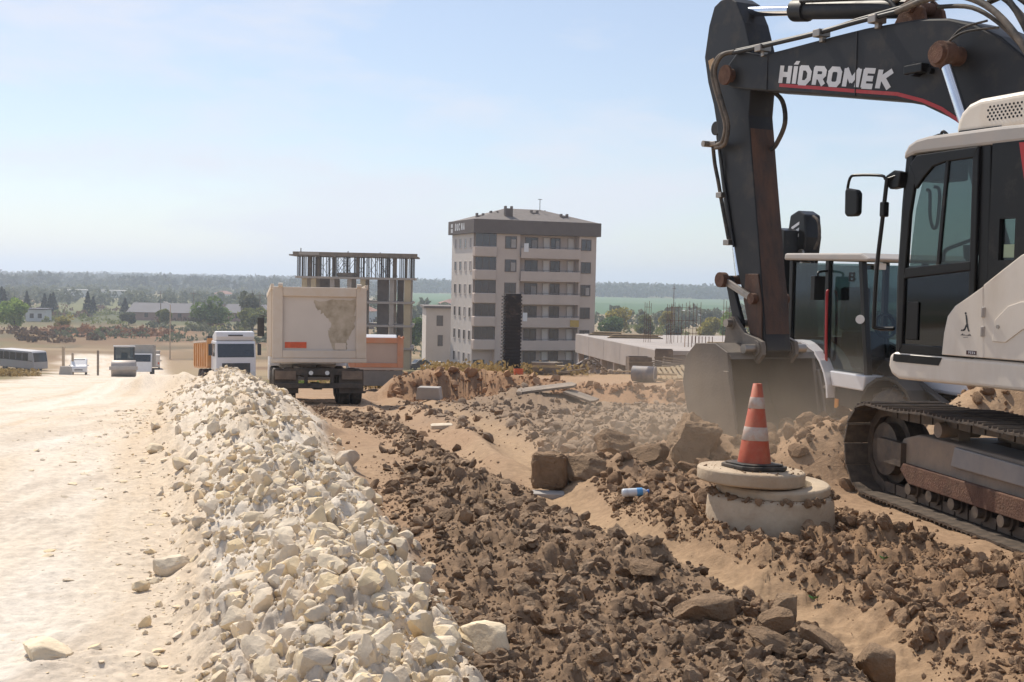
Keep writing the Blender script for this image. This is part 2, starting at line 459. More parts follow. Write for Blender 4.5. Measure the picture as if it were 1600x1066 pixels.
def H(x, y):
    x = np.asarray(x, float); y = np.asarray(y, float)
    z = np.interp(y, _YS, _ZS)
    near = 1 - sstep(60, 140, np.hypot(x, y))
    # broken-rock windrow
    t = berm_t(x, y) + 0.16 * fbm(x, y, 0.9, 3, 5)
    hb = np.interp(y, BERM_HY, BERM_H, left=.34, right=0)
    prof = np.clip(1.06 - np.abs(t), 0, 1)
    prof = np.where(prof > .85, .85 + (prof - .85) * .5, prof)
    z = z + hb * prof * (0.88 + 0.3 * fbm(x, y, 1.1, 4, 21)) + .05 * sstep(0, .25, prof) * fbm(x, y, 6, 3, 33) * near
    # loose earth
    a = sstep(-.25, .55, poly_sd(POLY_A, x, y) + .22 * fbm(x, y, 1.3, 3, 8))
    b = sstep(-.2, .5, poly_sd(POLY_B, x, y) + .2 * fbm(x, y, 1.5, 3, 9))
    c = sstep(-.5, 1.2, poly_sd(POLY_C, x, y) + .6 * fbm(x, y, .6, 3, 10))
    d = sstep(-.2, .5, poly_sd(POLY_D, x, y) + .2 * fbm(x, y, 1.5, 3, 12))
    loose = np.maximum.reduce([a, b, c * .8, d * .8])
    z = z + a * (.10 + .12 * fbm(x, y, .9, 3, 40)) + b * (.10 + .12 * fbm(x, y, 1.0, 3, 41)) + c * (.03 + .16 * fbm(x, y, .5, 4, 42)) + d * .06
    z = z + loose * .035 * fbm(x, y, 5, 4, 50)
    for mx, my, rx, ry, mh in MOUNDS:
        q = ((x - mx) / rx) ** 2 + ((y - my) / ry) ** 2
        z = z + mh * np.exp(-q * 1.3) * (1 + .35 * fbm(x, y, 2.2, 3, 60))
    # wheel ruts
    dr, sd = line_sd(RUT_R, x, y)
    w = 1 + y * .012
    z = z + near * (-.085 * np.exp(-(dr / (.20 * w)) ** 2) + .05 * np.exp(-((dr - .36 * w) / (.12 * w)) ** 2)) * (1 - .5 * d)
    dl, sl = line_sd(RUT_L, x, y)
    z = z + near * (-.08 * np.exp(-(dl / (.2 * w)) ** 2) + .05 * np.exp(-((dl - .36 * w) / (.12 * w)) ** 2)) * sstep(10, 12, y)
    # tread prints in the ruts and in the lanes of the road
    z = z + (y < 26) * .012 * np.sin(y * 2 * np.pi / .15 + 3 * np.abs(dr) * 9) * np.exp(-(dr / .17) ** 2) * sstep(-.2, .3, fbm(x, y, .8, 2, 65))
    lat = x - np.interp(y, BERM_Y, BERM_X)
    for l0, ph in LANES:
        dd = lat + l0 + .022 * y + .06 * np.sin(y * .35 + ph)
        z = z + (y < 30) * .007 * np.sin(y * 2 * np.pi / .17 + 14 * np.abs(dd)) * np.exp(-(dd / .16) ** 2) * sstep(-.3, .4, fbm(x, y, .5, 2, 66)) - .012 * (y < 60) * near * np.exp(-(dd / .22) ** 2)
    # cut bank and the terrace behind it
    db, sb = line_sd(BANK, x, y)
    s = db * sb + .5 * fbm(x, y, .8, 3, 70) + .25 * fbm(x, y, 3.0, 2, 71, ridge=True) * np.exp(-(db / 2.5) ** 2)
    lf = sstep(-5.6, -3.6, x + .3 * fbm(x, y, .5, 2, 72))
    sc = .92 - .42 * sstep(-1.5, 3.5, x)
    z = z + lf * (sstep(-.35, .75, s) * sc + sstep(.6, 8, s) * (1.05 - sc)) * (1 - sstep(88, 125, y))
    z = z + lf * np.exp(-((s - .2) / .9) ** 2) * (.10 * fbm(x, y, 3.2, 4, 74) + .06 * fbm(x * 1.0, y, 8, 2, 75))
    z = z + lf * .14 * np.exp(-((s - .9) / .7) ** 2) * (1 + fbm(x, y, 1.6, 3, 73))
    # scrape marks of the compacted ground, roughness
    sel = (np.hypot(x, y) < 24) & (y > 2)
    if np.any(sel):
        xs, ys = x[sel], y[sel]; z = z.copy(); z[sel] += .35 * lumps(xs, ys, .12, 450, .03, .42) * sstep(.0, .5, fbm(xs, ys, 1.4, 3, 67)) + .25 * lumps(xs, ys, .05, 460, .05, .45) * sstep(-.1, .4, fbm(xs, ys, 2.1, 3, 68))
    z = z + near * (.03 * fbm(x, y, 1.2, 4, 80) + .014 * fbm(x, y, 6.0, 3, 81) + .06 * fbm(x, y, .16, 3, 83) * sstep(14, 30, y))
    on_road = (1 - sstep(-1.3, -1.0, t)) * near
    z = z + on_road * (.018 * fbm(x * 1.5, y * .25, 1.6, 3, 84) + .010 * fbm(x * 3, y * .5, 3.0, 3, 85) - .02 * np.exp(-((t + 3.0 + .4 * np.sin(y * .15)) / .35) ** 2))
    crumb = sstep(.1, .6, fbm(x, y, .55, 3, 86)) * sstep(-2.6, -1.3, t) * on_road
    z = z + crumb * .03 * np.abs(fbm(x, y, 6, 3, 87))
    # crumbly relief of the loose earth and of the rubble's fines
    bm_ = sstep(.02, .3, prof) * (hb > .05)
    amt = np.maximum(np.maximum.reduce([a, b, c * .7, d]), bm_)
    sel = (amt > .02) & (np.hypot(x, y) < 45)
    if np.any(sel):
        xs, ys = x[sel], y[sel]; k_ = 1 + .018 * np.maximum(ys - 6, 0)
        q = .75 * lumps(xs, ys, .21, 400, .12, .62) * (.4 + vnoise(xs * 1.3, ys * 1.3, 401)) * .8 + .8 * lumps(xs, ys, .095, 410, .1, .62) + .7 * lumps(xs, ys, .045, 420, .1, .6) * (ys < 14)
        z = z.copy(); z[sel] += amt[sel] * q * 1.0
    # grit drifts on the road beside the rubble
    dr_ = on_road * sstep(-3.4, -1.2, t) * sstep(-.25, .35, fbm(x, y, .7, 3, 88))
    sel = (dr_ > .02) & (np.hypot(x, y) < 30)
    if np.any(sel):
        xs, ys = x[sel], y[sel]
        z = z.copy(); z[sel] += dr_[sel] * (.22 * lumps(xs, ys, .16, 430, .1, .6) + .3 * lumps(xs, ys, .06, 440, .1, .6))
    # plain and distant ridges
    r = np.hypot(x, y)
    z = z + sstep(150, 400, r) * 1.2 * fbm(x, y, .006, 3, 90) + sstep(1500, 5000, r) * 9 * fbm(x, y, .0005, 3, 91) + sstep(6000, 12000, r) * 22 * fbm(x, y, .00022, 4, 92)
    return z

def mixc(c, w, col):
    return c * (1 - w[..., None]) + np.asarray(col) * w[..., None]

def ground_colour(x, y):
    n1 = fbm(x, y, .35, 4, 101); n2 = fbm(x, y, 1.7, 4, 102); n3 = fbm(x, y, 5, 3, 103)
    c = np.zeros(x.shape + (3,)) + np.array([.345, .228, .142])
    c = mixc(c, sstep(-.1, .5, n1) * .6, (.40, .282, .18))
    c = mixc(c, sstep(.0, .6, n2) * .5, (.33, .215, .135))
    t = berm_t(x, y)
    near = 1 - sstep(70, 150, y)
    a = sstep(-.25, .3, poly_sd(POLY_A, x, y) + .25 * fbm(x, y, 1.3, 3, 8))
    b = sstep(-.2, .3, poly_sd(POLY_B, x, y) + .2 * fbm(x, y, 1.5, 3, 9))
    cc = sstep(-.5, .8, poly_sd(POLY_C, x, y) + .8 * fbm(x, y, .6, 3, 10))
    d = sstep(-.2, .3, poly_sd(POLY_D, x, y) + .2 * fbm(x, y, 1.5, 3, 12))
    c = mixc(c, a, (.245, .165, .105)); c = mixc(c, b, (.27, .17, .10)); c = mixc(c, cc * .9, (.26, .186, .127)); c = mixc(c, d * .8, (.31, .205, .13))
    dr, _ = line_sd(RUT_R, x, y)
    c = mixc(c, np.exp(-(dr / .3) ** 2) * .75 * near, (.39, .27, .165))
    db, sb = line_sd(BANK, x, y)
    s = db * sb
    lf = sstep(-5.4, -3.6, x)
    c = mixc(c, lf * np.exp(-((s - .2) / 1.1) ** 2) * .8, (.30, .17, .095))
    c = mixc(c, lf * sstep(1.4, 5, s) * .7, (.38, .25, .155))
    c = mixc(c, lf * sstep(4, 8, s) * sstep(-.1, .5, n2 + n1) * .5, (.30, .21, .09))
    # white road: windrow fines and the trodden surface to its left
    tw = t + .14 * fbm(x, y, 1.6, 4, 110)
    road = 1 - sstep(.72, 1.0, tw)
    xl = -32 - .33 * (y - 75)
    xr = -11 - .30 * (y - 46)
    far_road = np.where(y > 44, sstep(-1.5, 1.5, xr - x), 1.0)
    left = np.where(y > 60, sstep(-2, 2, x - xl + 3 * fbm(x, y, .2, 3, 111)), 1.0)
    road = road * far_road * left * (1 - sstep(196, 204, y + 4 * fbm(x, y, .1, 2, 112)))
    rc = np.zeros(x.shape + (3,)) + np.array([.68, .60, .50])
    rc = mixc(rc, sstep(-.1, .45, fbm(x * 1.3, y * .22, .5, 4, 120)) * .6, (.62, .49, .345))
    rc = mixc(rc, sstep(.05, .5, fbm(x, y, .8, 4, 121)) * .35, (.56, .49, .41))
    lat = x - np.interp(y, BERM_Y, BERM_X)
    tr = sum(np.exp(-((lat + l0 + .022 * y + .06 * np.sin(y * .35 + ph)) / .26) ** 2) for l0, ph in LANES)
    rc = mixc(rc, sstep(.1, .45, fbm(lat * 3.0, y * .12, 1.0, 3, 125)) * .65 * (1 - np.clip(tr, 0, 1)), (.58, .455, .32))
    rc = mixc(rc, np.clip(tr * (.55 + .4 * n1), 0, 1) * .8, (.76, .70, .62))
    rc = mixc(rc, sstep(.15, .5, fbm(x * 2.2, y * .18, 1.1, 3, 123)) * .5 * (y < 40), (.52, .43, .335))
    rc = mixc(rc, sstep(.3, .6, fbm(x, y, 3.2, 3, 124)) * .4, (.50, .425, .345))
    rc = mixc(rc, sstep(-2.0, -1.1, t) * (1 - sstep(-.9, -.7, t)) * .55, (.60, .47, .33))
    c = mixc(c, np.clip(road, 0, 1), (0, 0, 0)) + rc * np.clip(road, 0, 1)[..., None]
    # dry rough ground beyond the crest, then the fields of the plain
    out = sstep(66, 84, y + 5 * n1) * (1 - np.clip(road, 0, 1))
    dry = np.zeros(x.shape + (3,)) + np.array([.235, .165, .095])
    g1 = fbm(x, y, .03, 4, 130)
    dry = mixc(dry, sstep(-.2, .3, g1), (.17, .155, .07)); dry = mixc(dry, sstep(.15, .5, fbm(x, y, .05, 3, 131)), (.30, .20, .12))
    dry = mixc(dry, sstep(.1, .4, fbm(x, y, .11, 3, 135)) * .7, (.12, .10, .06)); dry = mixc(dry, sstep(.05, .35, fbm(x * .4, y, .045, 4, 136)) * .7, (.20, .115, .065)); dry = mixc(dry, sstep(.12, .4, fbm(x * .35, y, .06, 4, 137)) * .8, (.36, .265, .165))
    c = mixc(c, out, (0, 0, 0)) + dry * out[..., None]
    r = np.hypot(x, y)
    far = sstep(330, 420, r + 30 * g1)
    ca, sa = math.cos(.35), math.sin(.35)
    fx, fy = (x * ca + y * sa), (-x * sa + y * ca)
    cell = _hash(np.floor(fx / 170 + .5 * vnoise(x * .003, y * .003, 7)), np.floor(fy / 260), 140)
    pal = np.array([[.20, .17, .085], [.26, .19, .11], [.15, .15, .065], [.16, .15, .07], [.30, .24, .15], [.10, .105, .05], [.23, .15, .095]])
    fc = pal[(cell * 6.999).astype(int)]
    fc = fc * (1 + .25 * fbm(x, y, .02, 3, 141))[..., None]
    c = mixc(c, far, (0, 0, 0)) + fc * far[..., None]
    be = np.where(y > 1, x / np.maximum(y, 1), 9)
    green = sstep(600, 660, y) * (1 - sstep(1450, 1560, y)) * sstep(-.11, -.09, be)
    c = mixc(c, green, (.07, .135, .055))
    c = mixc(c, sstep(1010, 1040, y + x * .1) * (1 - sstep(1450, 1560, y)) * sstep(-.11, -.09, be) * .8, (.11, .175, .085))
    rust = np.exp(-(((x + 96) / 17) ** 2 + ((y - 296) / 24) ** 2) ** 2)
    c = mixc(c, rust * .9, (.33, .135, .06))
    wood = sstep(1700, 2600, r)
    c = mixc(c, wood * .8, (.06, .075, .04))
    return np.clip(c, 0, 1)

def build_ground():
    fine = np.radians(np.arange(-27.5, 27.51, .09))
    side = np.radians(np.concatenate([np.arange(31, 180, 6.0)]))
    ang = np.concatenate([-side[::-1], fine, side])
    rr = [0.25, .7, 1.2, 1.8, 2.3, 2.7]
    s = 1 / 2.9
    while s > 1 / 42.0:
        rr.append(1 / s); s -= .00068 if 1 / s > 4.2 else .0022
    r = rr[-1]
    while r < 19500:
        r *= 1.013 if r < 75 else (1.022 if r < 240 else 1.06)
        rr.append(r)
    rr = np.array(rr)
    A, Rr = np.meshgrid(ang, rr)
    x, y = Rr * np.sin(A), Rr * np.cos(A)
    z = H(x, y)
    z = np.where(y < 0, np.interp(y, [-400, -30, 0], [8, .2, 0]) + 0 * z, z)
    z = np.where((np.abs(A) > R_(60)) & (Rr > 60), np.minimum(z, 2.0), z)
    col = ground_colour(x, np.maximum(y, -40))
    nr, na = x.shape
    V = np.stack([x, y, z], -1).reshape(-1, 3)
    i = np.arange(nr - 1)[:, None] * na + np.arange(na)[None, :]
    j = np.arange(nr - 1)[:, None] * na + (np.arange(na)[None, :] + 1) % na
    F = np.stack([i, j, j + na, i + na], -1).reshape(-1, 4)[:, ::-1]
    V = np.vstack([V, [[0, 0, 0]]])
    ci = len(V) - 1
    tri = np.stack([np.full(na, ci), (np.arange(na) + 1) % na, np.arange(na)], -1)
    C = np.vstack([col.reshape(-1, 3), col[0, :1]])
    me = bpy.data.meshes.new('ground')
    nq, ntr = len(F), len(tri)
    me.vertices.add(len(V)); me.vertices.foreach_set('co', V.ravel())
    me.loops.add(nq * 4 + ntr * 3); me.polygons.add(nq + ntr)
    me.loops.foreach_set('vertex_index', np.concatenate([F.ravel(), tri.ravel()]).astype(np.int32))
    me.polygons.foreach_set('loop_start', np.concatenate([np.arange(nq) * 4, nq * 4 + np.arange(ntr) * 3]).astype(np.int32))
    me.polygons.foreach_set('use_smooth', np.ones(nq + ntr, bool))
    me.update(calc_edges=True)
    at_ = me.color_attributes.new('Col', 'FLOAT_COLOR', 'POINT')
    at_.data.foreach_set('color', np.hstack([C, np.ones((len(C), 1))]).astype(np.float32).ravel())
    o = link('ground', me)
    tag(o, kind='structure')
    m, nt, p = new_mat('earth')
    N, L = nt.nodes, nt.links
    ca = N.new('ShaderNodeVertexColor'); ca.layer_name = 'Col'
    geo = N.new('ShaderNodeNewGeometry')
    ns = N.new('ShaderNodeTexNoise'); ns.inputs['Scale'].default_value = 14; ns.inputs['Detail'].default_value = 8; ns.inputs['Roughness'].default_value = .7
    L.new(geo.outputs['Position'], ns.inputs['Vector'])
    mr = N.new('ShaderNodeMapRange'); mr.inputs['From Min'].default_value = .3; mr.inputs['From Max'].default_value = .7
    mr.inputs['To Min'].default_value = .74; mr.inputs['To Max'].default_value = 1.2
    L.new(ns.outputs['Fac'], mr.inputs['Value'])
    mu = N.new('ShaderNodeMixRGB'); mu.blend_type = 'MULTIPLY'; mu.inputs['Fac'].default_value = 1
    L.new(ca.outputs['Color'], mu.inputs['Color1']); L.new(mr.outputs['Result'], mu.inputs['Color2'])
    L.new(mu.outputs['Color'], p.inputs['Base Color'])
    p.inputs['Roughness'].default_value = .95; p.inputs['Specular IOR Level'].default_value = .15
    nb = N.new('ShaderNodeTexNoise'); nb.inputs['Scale'].default_value = 28; nb.inputs['Detail'].default_value = 8; nb.inputs['Roughness'].default_value = .7
    L.new(geo.outputs['Position'], nb.inputs['Vector'])
    bp = N.new('ShaderNodeBump'); bp.inputs['Strength'].default_value = .55; bp.inputs['Distance'].default_value = .03
    L.new(nb.outputs['Fac'], bp.inputs['Height']); L.new(bp.outputs['Normal'], p.inputs['Normal'])
    me.materials.append(m)
    return o
ground = build_ground()

# ------------------------------------------------------------------ broken stone and clods
def ico(sub):
    bm = bmesh.new(); bmesh.ops.create_icosphere(bm, subdivisions=sub, radius=1)
    V = np.array([v.co[:] for v in bm.verts]); F = np.array([[v.index for v in f.verts] for f in bm.faces]); bm.free()
    return V, F

def noise3(P, s, seed):
    return (vnoise(P[:, 0] * s + seed, P[:, 1] * s + P[:, 2] * s * .7, seed) + vnoise(P[:, 1] * s - seed, P[:, 2] * s + P[:, 0] * s * .6, seed + 3)) - 1

def rock_proto(seed, sub, planes, rough, lo=.55, hi=.95):
    rg = np.random.default_rng(seed)
    V, F = ico(sub)
    rad = np.full(len(V), 1.15)
    for _ in range(planes):
        n = rg.normal(size=3); n /= np.linalg.norm(n)
        dd = rg.uniform(lo, hi)
        c = V @ n
        with np.errstate(divide='ignore', invalid='ignore'):
            rad = np.where(c > 1e-3, np.minimum(rad, dd / np.maximum(c, 1e-3)), rad)
    P = V * rad[:, None]
    P = P * (1 + rough * noise3(P, 2.3, seed) + rough * .7 * noise3(P, 5.1, seed + 9) + rough * .45 * noise3(P, 10.3, seed + 19))[:, None]
    P = P * rg.uniform([.9, .75, .55], [1.15, 1.0, .8])
    return P, F

def rot_mats(n, rg, tilt=.6):
    a = rg.uniform(0, 2 * np.pi, n); b = rg.normal(0, tilt, n); c = rg.normal(0, tilt, n)
    ca, sa, cb, sb, cc, sc = np.cos(a), np.sin(a), np.cos(b), np.sin(b), np.cos(c), np.sin(c)
    Z = np.zeros(n); O = np.ones(n)
    Rz = np.stack([ca, -sa, Z, sa, ca, Z, Z, Z, O], -1).reshape(n, 3, 3)
    Rx = np.stack([O, Z, Z, Z, cb, -sb, Z, sb, cb], -1).reshape(n, 3, 3)
    Ry = np.stack([cc, Z, sc, Z, O, Z, -sc, Z, cc], -1).reshape(n, 3, 3)
    return Rx @ Ry @ Rz

def mesh_np(name, V, F, m, smooth=True, sharp=None):
    me = bpy.data.meshes.new(name)
    k = F.shape[1]
    me.vertices.add(len(V)); me.vertices.foreach_set('co', np.ascontiguousarray(V, np.float32).ravel())
    me.loops.add(F.size); me.polygons.add(len(F))
    me.loops.foreach_set('vertex_index', np.ascontiguousarray(F, np.int32).ravel())
    me.polygons.foreach_set('loop_start', (np.arange(len(F)) * k).astype(np.int32))
    me.polygons.foreach_set('use_smooth', np.full(len(F), smooth))
    me.update(calc_edges=True)
    me.materials.append(m)
    if sharp: me.set_sharp_from_angle(angle=R_(sharp))
    return me

def stuff_mesh(name, protos, pos, size, m, rg, tilt=.6, sink=.25, sharp=38, aspect=None):
    Vs, Fs = [], []; off = 0
    n = len(pos); which = rg.integers(0, len(protos), n); Rm = rot_mats(n, rg, tilt)
    for k, (P, F) in enumerate(protos):
        idx = np.nonzero(which == k)[0]
        if not len(idx): continue
        Q = np.einsum('nij,vj->nvi', Rm[idx], P) * size[idx][:, None, None]
        if aspect is not None: Q[:, :, 2] *= aspect
        Q = Q + pos[idx][:, None, :]
        Q[:, :, 2] += (size[idx] * (.5 - sink))[:, None] * .8
        nv = len(P)
        Fo = (F[None] + (np.arange(len(idx)) * nv)[:, None, None]).reshape(-1, 3) + off
        Vs.append(Q.reshape(-1, 3)); Fs.append(Fo); off += nv * len(idx)
    return mesh_np(name, np.vstack(Vs), np.vstack(Fs), m, True, sharp)

M_LIME = stone_mat('limestone', (.56, .47, .37), (.75, .635, .48), (.80, .63, .39), scale=7, bump=.45, bscale=24)
M_CLOD = stone_mat('clod_earth', (.215, .143, .09), (.29, .197, .125), (.39, .275, .182), scale=10, bump=1.0, bscale=38, patch=.24)
M_CLODB = stone_mat('brown_clod_earth', (.23, .142, .082), (.30, .19, .112), (.39, .258, .16), scale=10, bump=1.0, bscale=38, patch=.2)
M_CLODC = stone_mat('grey_clod_earth', (.21, .148, .10), (.285, .203, .139), (.37, .27, .188), scale=6, bump=.9, bscale=22)
M_CLODD = stone_mat('reddish_bank_earth', (.28, .155, .08), (.36, .205, .11), (.43, .265, .155), scale=5, bump=.9, bscale=14)
M_BLOCK = stone_mat('earth_block', (.25, .162, .096), (.30, .198, .12), (.35, .24, .15), scale=9, bump=1.0, bscale=34, patch=.15)

def ground_pts(n, rg, sampler, sizes):
    P = sampler(n, rg)
    z = H(P[:, 0], P[:, 1])
    return np.column_stack([P, z]), sizes

def in_poly(P, n, rg, ybias=1.6, margin=-.12):
    """random points in a polygon, denser towards the near end, ragged at the edge"""
    P = np.asarray(P); lo, hi = P.min(0), P.max(0)
    out = np.zeros((0, 2))
    while len(out) < n:
        k = n * 3
        u = rg.uniform(0, 1, k)
        q = np.column_stack([rg.uniform(lo[0] - .3, hi[0] + .3, k), lo[1] + (hi[1] - lo[1]) * u ** ybias])
        sd = poly_sd(P, q[:, 0], q[:, 1]) + .25 * fbm(q[:, 0], q[:, 1], 1.2, 3, 77)
        dr, _ = line_sd(RUT_R, q[:, 0], q[:, 1])
        q = q[(sd > margin + .25 * rg.normal(size=k) * .5) & (dr + .10 * fbm(q[:, 0], q[:, 1], 2.0, 2, 78) > .16 + .006 * q[:, 1])]
        out = np.vstack([out, q])
    return out[:n]

def in_view(P, pad=.06):
    b = P[:, 0] / np.maximum(P[:, 1], .1)
    return (np.abs(b) < .421 + pad) & (P[:, 1] > 3.6)

def heap(name, label, cat, part, m, pts, size, rg, n_single, sub_single=2, planes=11, rough=.09, seed=500, tilt=.6, sink=.25, sub_stuff=2, lo=.55, hi=.95, sharp=38):
    """a heap as one thing: its largest lumps are parts, the rest one loose mass"""
    root = empty(name, (float(pts[:, 0].mean()), float(pts[:, 1].mean()), float(pts[:, 2].min())), 0, label, cat)
    score = size / pts[:, 1] * in_view(pts)
    order = np.argsort(-score)
    big, rest = order[:n_single], order[n_single:]
    protos = [rock_proto(seed + i, sub_single, planes, rough, lo, hi) for i in range(14)]
    meshes = [mesh_np(part, P, F, m, True, sharp) for P, F in protos]
    Rm = rot_mats(len(big), rg, tilt)
    for k, i in enumerate(big):
        o = link(part, meshes[k % len(meshes)])
        s = float(size[i])
        mw = Matrix(Rm[k].tolist()).to_4x4()
        o.matrix_world = Matrix.Translation((float(pts[i, 0]), float(pts[i, 1]), float(pts[i, 2]) + s * .8 * (.5 - sink))) @ mw @ Matrix.Scale(s, 4)
        mb = o.matrix_world.copy()
        o.parent = root
        o.matrix_parent_inverse = Matrix.Translation(-root.location)
        o.matrix_basis = mb
    small = (size[rest] / pts[rest, 1] < .0025) | (pts[rest, 1] > 16)
    far = rest[small]; nr = rest[~small]
    p1 = [rock_proto(seed + 30 + i, 1, max(6, planes - 3), rough, lo, hi) for i in range(7)]
    p2 = [rock_proto(seed + 50 + i, sub_stuff, planes, rough, lo, hi) for i in range(7)]
    for nm, idx, pr in ((part + '_mass', far, p1), (part + '_mass', nr, p2)):
        if len(idx):
            me = stuff_mesh(nm, pr, pts[idx] - np.array(root.location), size[idx], m, rg, tilt, sink, sharp)
            tag(link(nm, me, root), kind='stuff')
    return root

def build_heaps():
    rg = np.random.default_rng(3)
    # white windrow
    n = 13000
    y = np.concatenate([3.4 + 6.6 * rg.uniform(0, 1, 6300) ** 1.0, 10 + 36.5 * rg.uniform(0, 1, n - 6300) ** 1.25])
    t = np.clip(rg.normal(0, .50, n), -1.3, 1.02)
    xs = np.interp(y, BERM_Y, BERM_X) + t * np.interp(y, BERM_Y, BERM_W)
    size = np.clip(.0115 * rg.pareto(1.8, n) + .0095, .008, .088) * (1 + .012 * y) * np.where(np.abs(t) > 1.0, .6, 1)
    P = np.column_stack([xs, y, H(xs, y)])
    heap('rubble_windrow', 'long white windrow of broken limestone beside the pale road', 'rubble heap', 'stone', M_LIME, P, size, rg, 290, 3, 15, .035, 500, .8, .30, 2, .46, .86, 22)
    # loose earth beside it
    P2 = in_poly(POLY_A, 17000, rg, 1.9)
    s2 = np.clip(.0043 * rg.pareto(1.62, len(P2)) + .0046, .004, .052) * (1 + .02 * P2[:, 1])
    heap('clod_windrow', 'broad dark windrow of crumbly clods right beside the white rubble', 'earth heap', 'clod', M_CLOD, np.column_stack([P2, H(P2[:, 0], P2[:, 1])]), s2, rg, 260, 3, 8, .42, 700, .7, .16)
    P3 = in_poly(POLY_B, 11500, rg, 1.1)
    s3 = np.clip(.0043 * rg.pareto(1.62, len(P3)) + .0046, .004, .052) * (1 + .02 * P3[:, 1])
    heap('clod_heap', 'brown loose clods heaped around the concrete manhole', 'earth heap', 'clod', M_CLODB, np.column_stack([P3, H(P3[:, 0], P3[:, 1])]), s3, rg, 240, 3, 8, .42, 800, .7, .16)
    P4 = in_poly(POLY_C, 4600, rg, 2.4)
    s4 = np.clip(.012 * rg.pareto(1.8, len(P4)) + .012, .011, .085) * (1 + .014 * P4[:, 1])
    heap('dug_earth', 'churned grey brown earth in front of the cut bank', 'earth heap', 'clod', M_CLODC, np.column_stack([P4, H(P4[:, 0], P4[:, 1])]), s4, rg, 120, 2, 7, .18, 900, .7, .2)
    P5 = in_poly(POLY_D, 1300, rg, 1.2)
    P5 = np.vstack([P5, np.column_stack([rg.normal(3.15, .5, 520), rg.normal(12.1, .7, 520)]), np.column_stack([rg.normal(6.6, .9, 420), rg.normal(15.1, .6, 420)])])
    s5 = np.clip(.010 * rg.pareto(1.6, len(P5)) + .010, .009, .09) * (1 + .014 * P5[:, 1])
    heap('spoil_heap', 'tan spoil and clods freshly dug below the excavator bucket', 'earth heap', 'clod', M_CLODB, np.column_stack([P5, H(P5[:, 0], P5[:, 1])]), s5, rg, 110, 2, 7, .18, 950, .7, .2)
    k = 1500
    tt = rg.uniform(0, 1, k); bx = np.interp(tt, [0, .2, .45, .75, 1], [-4.2, -1.5, 1.5, 5.25, 9]); by = np.interp(tt, [0, .2, .45, .75, 1], [42.6, 42.4, 40.6, 38.4, 37.4]) + rg.normal(-.1, .55, k)
    sb_ = np.clip(.03 * rg.pareto(1.8, k) + .03, .025, .22)
    me = stuff_mesh('bank_clods', [rock_proto(1400 + i, 1, 8, .2) for i in range(6)], np.column_stack([bx, by, H(bx, by)]), sb_, M_CLODD, rg, .6, .35)
    tag(link('bank_clods', me), 'reddish clods crumbling from the cut bank', 'earth', kind='stuff')
    k = 700
    yy = rg.uniform(17, 36, k); xx = rg.uniform(-.20, .12, k) * yy
    ss = np.clip(.02 * rg.pareto(1.8, k) + .015, .012, .12)
    keep = berm_t(xx, yy) > 1.15; xx, yy, ss = xx[keep], yy[keep], ss[keep]
    me = stuff_mesh('far_crumbs', [rock_proto(1450 + i, 1, 8, .2) for i in range(4)], np.column_stack([xx, yy, H(xx, yy)]), ss, M_CLODB, rg, .6, .35)
    tag(link('far_crumbs', me), 'scattered clods on the tan ground behind the tipper', 'gravel', kind='stuff')
    # crumbs over the compacted strips and the road edge
    k = 1900
    yy = 4 + 22 * rg.uniform(0, 1, k) ** 1.7
    xx = np.interp(yy, BERM_Y, BERM_X) - np.interp(yy, BERM_Y, BERM_W) * (1.0 + np.abs(rg.normal(0, .55, k)))
    ss = np.clip(.0045 * rg.pareto(1.8, k) + .004, .004, .04) * (1 + .03 * yy)
    me = stuff_mesh('limestone_chips', [rock_proto(1200 + i, 1, 8, .1) for i in range(5)], np.column_stack([xx, yy, H(xx, yy)]), ss, M_LIME, rg, .25, .5, aspect=.6)
    o = link('limestone_chips', me); tag(o, 'small white chips scattered along the edge of the pale road', 'gravel', kind='stuff')
    k = 2200
    yy = 4.5 + 16 * rg.uniform(0, 1, k) ** 1.4
    xx = rg.uniform(-.35, .42, k) * yy
    keep = (berm_t(xx, yy) > 1.05)
    xx, yy = xx[keep], yy[keep]
    ss = np.clip(.0045 * rg.pareto(1.8, len(xx)) + .004, .004, .03) * (1 + .03 * yy)
    me = stuff_mesh('earth_crumbs', [rock_proto(1300 + i, 1, 7, .16) for i in range(5)], np.column_stack([xx, yy, H(xx, yy)]), ss, M_CLODB, rg, .6, .3)
    o = link('earth_crumbs', me); tag(o, 'small earth crumbs strewn over the trampled ground', 'gravel', kind='stuff')
build_heaps()

# ------------------------------------------------------------------ paints and metals
M_BOOM = mat('charcoal_paint', (.016, .016, .018), .5, 0, .2, 2.2, dust=.20, dustcol=(.15, .115, .085), dscale=3.2, spec=.35, bump=.05, bscale=60)
M_RUSTBOOM = mat('worn_charcoal_steel', (.030, .020, .016), .6, 0, .4, 5, dust=.55, dustcol=(.17, .085, .05), dscale=4.5, bump=.4, bscale=45, streak=1)
M_BLACK = mat('black_paint', (.008, .0075, .0075), .35, 0, .2, 3, dust=.10, dustcol=(.14, .11, .085), dscale=3, spec=.3)
M_RUBBER = mat('black_rubber', (.018, .017, .016), .7, 0, .2, 6, dust=.42, dustcol=(.25, .19, .14), dscale=5)
M_HOSE = mat('dusty_hose_rubber', (.05, .043, .037), .65, 0, .2, 8, dust=.5, dustcol=(.30, .23, .17), dscale=6)
M_CREAM = mat('cream_paint', (.74, .66, .56), .42, 0, .06, 2, dust=.36, dustcol=(.52, .40, .27), dscale=2.0, streak=1)
M_ROOF = mat('grey_beige_roof_paint', (.42, .385, .35), .45, 0, .08, 3, dust=.35, dustcol=(.45, .36, .28), dscale=3)
M_RED = mat('red_stripe_paint', (.40, .018, .02), .4, 0, .08, 6, dust=.15)
M_WHITEPRINT = mat('white_lettering', (.62, .62, .63), .5, 0, .05, 8, dust=.2)
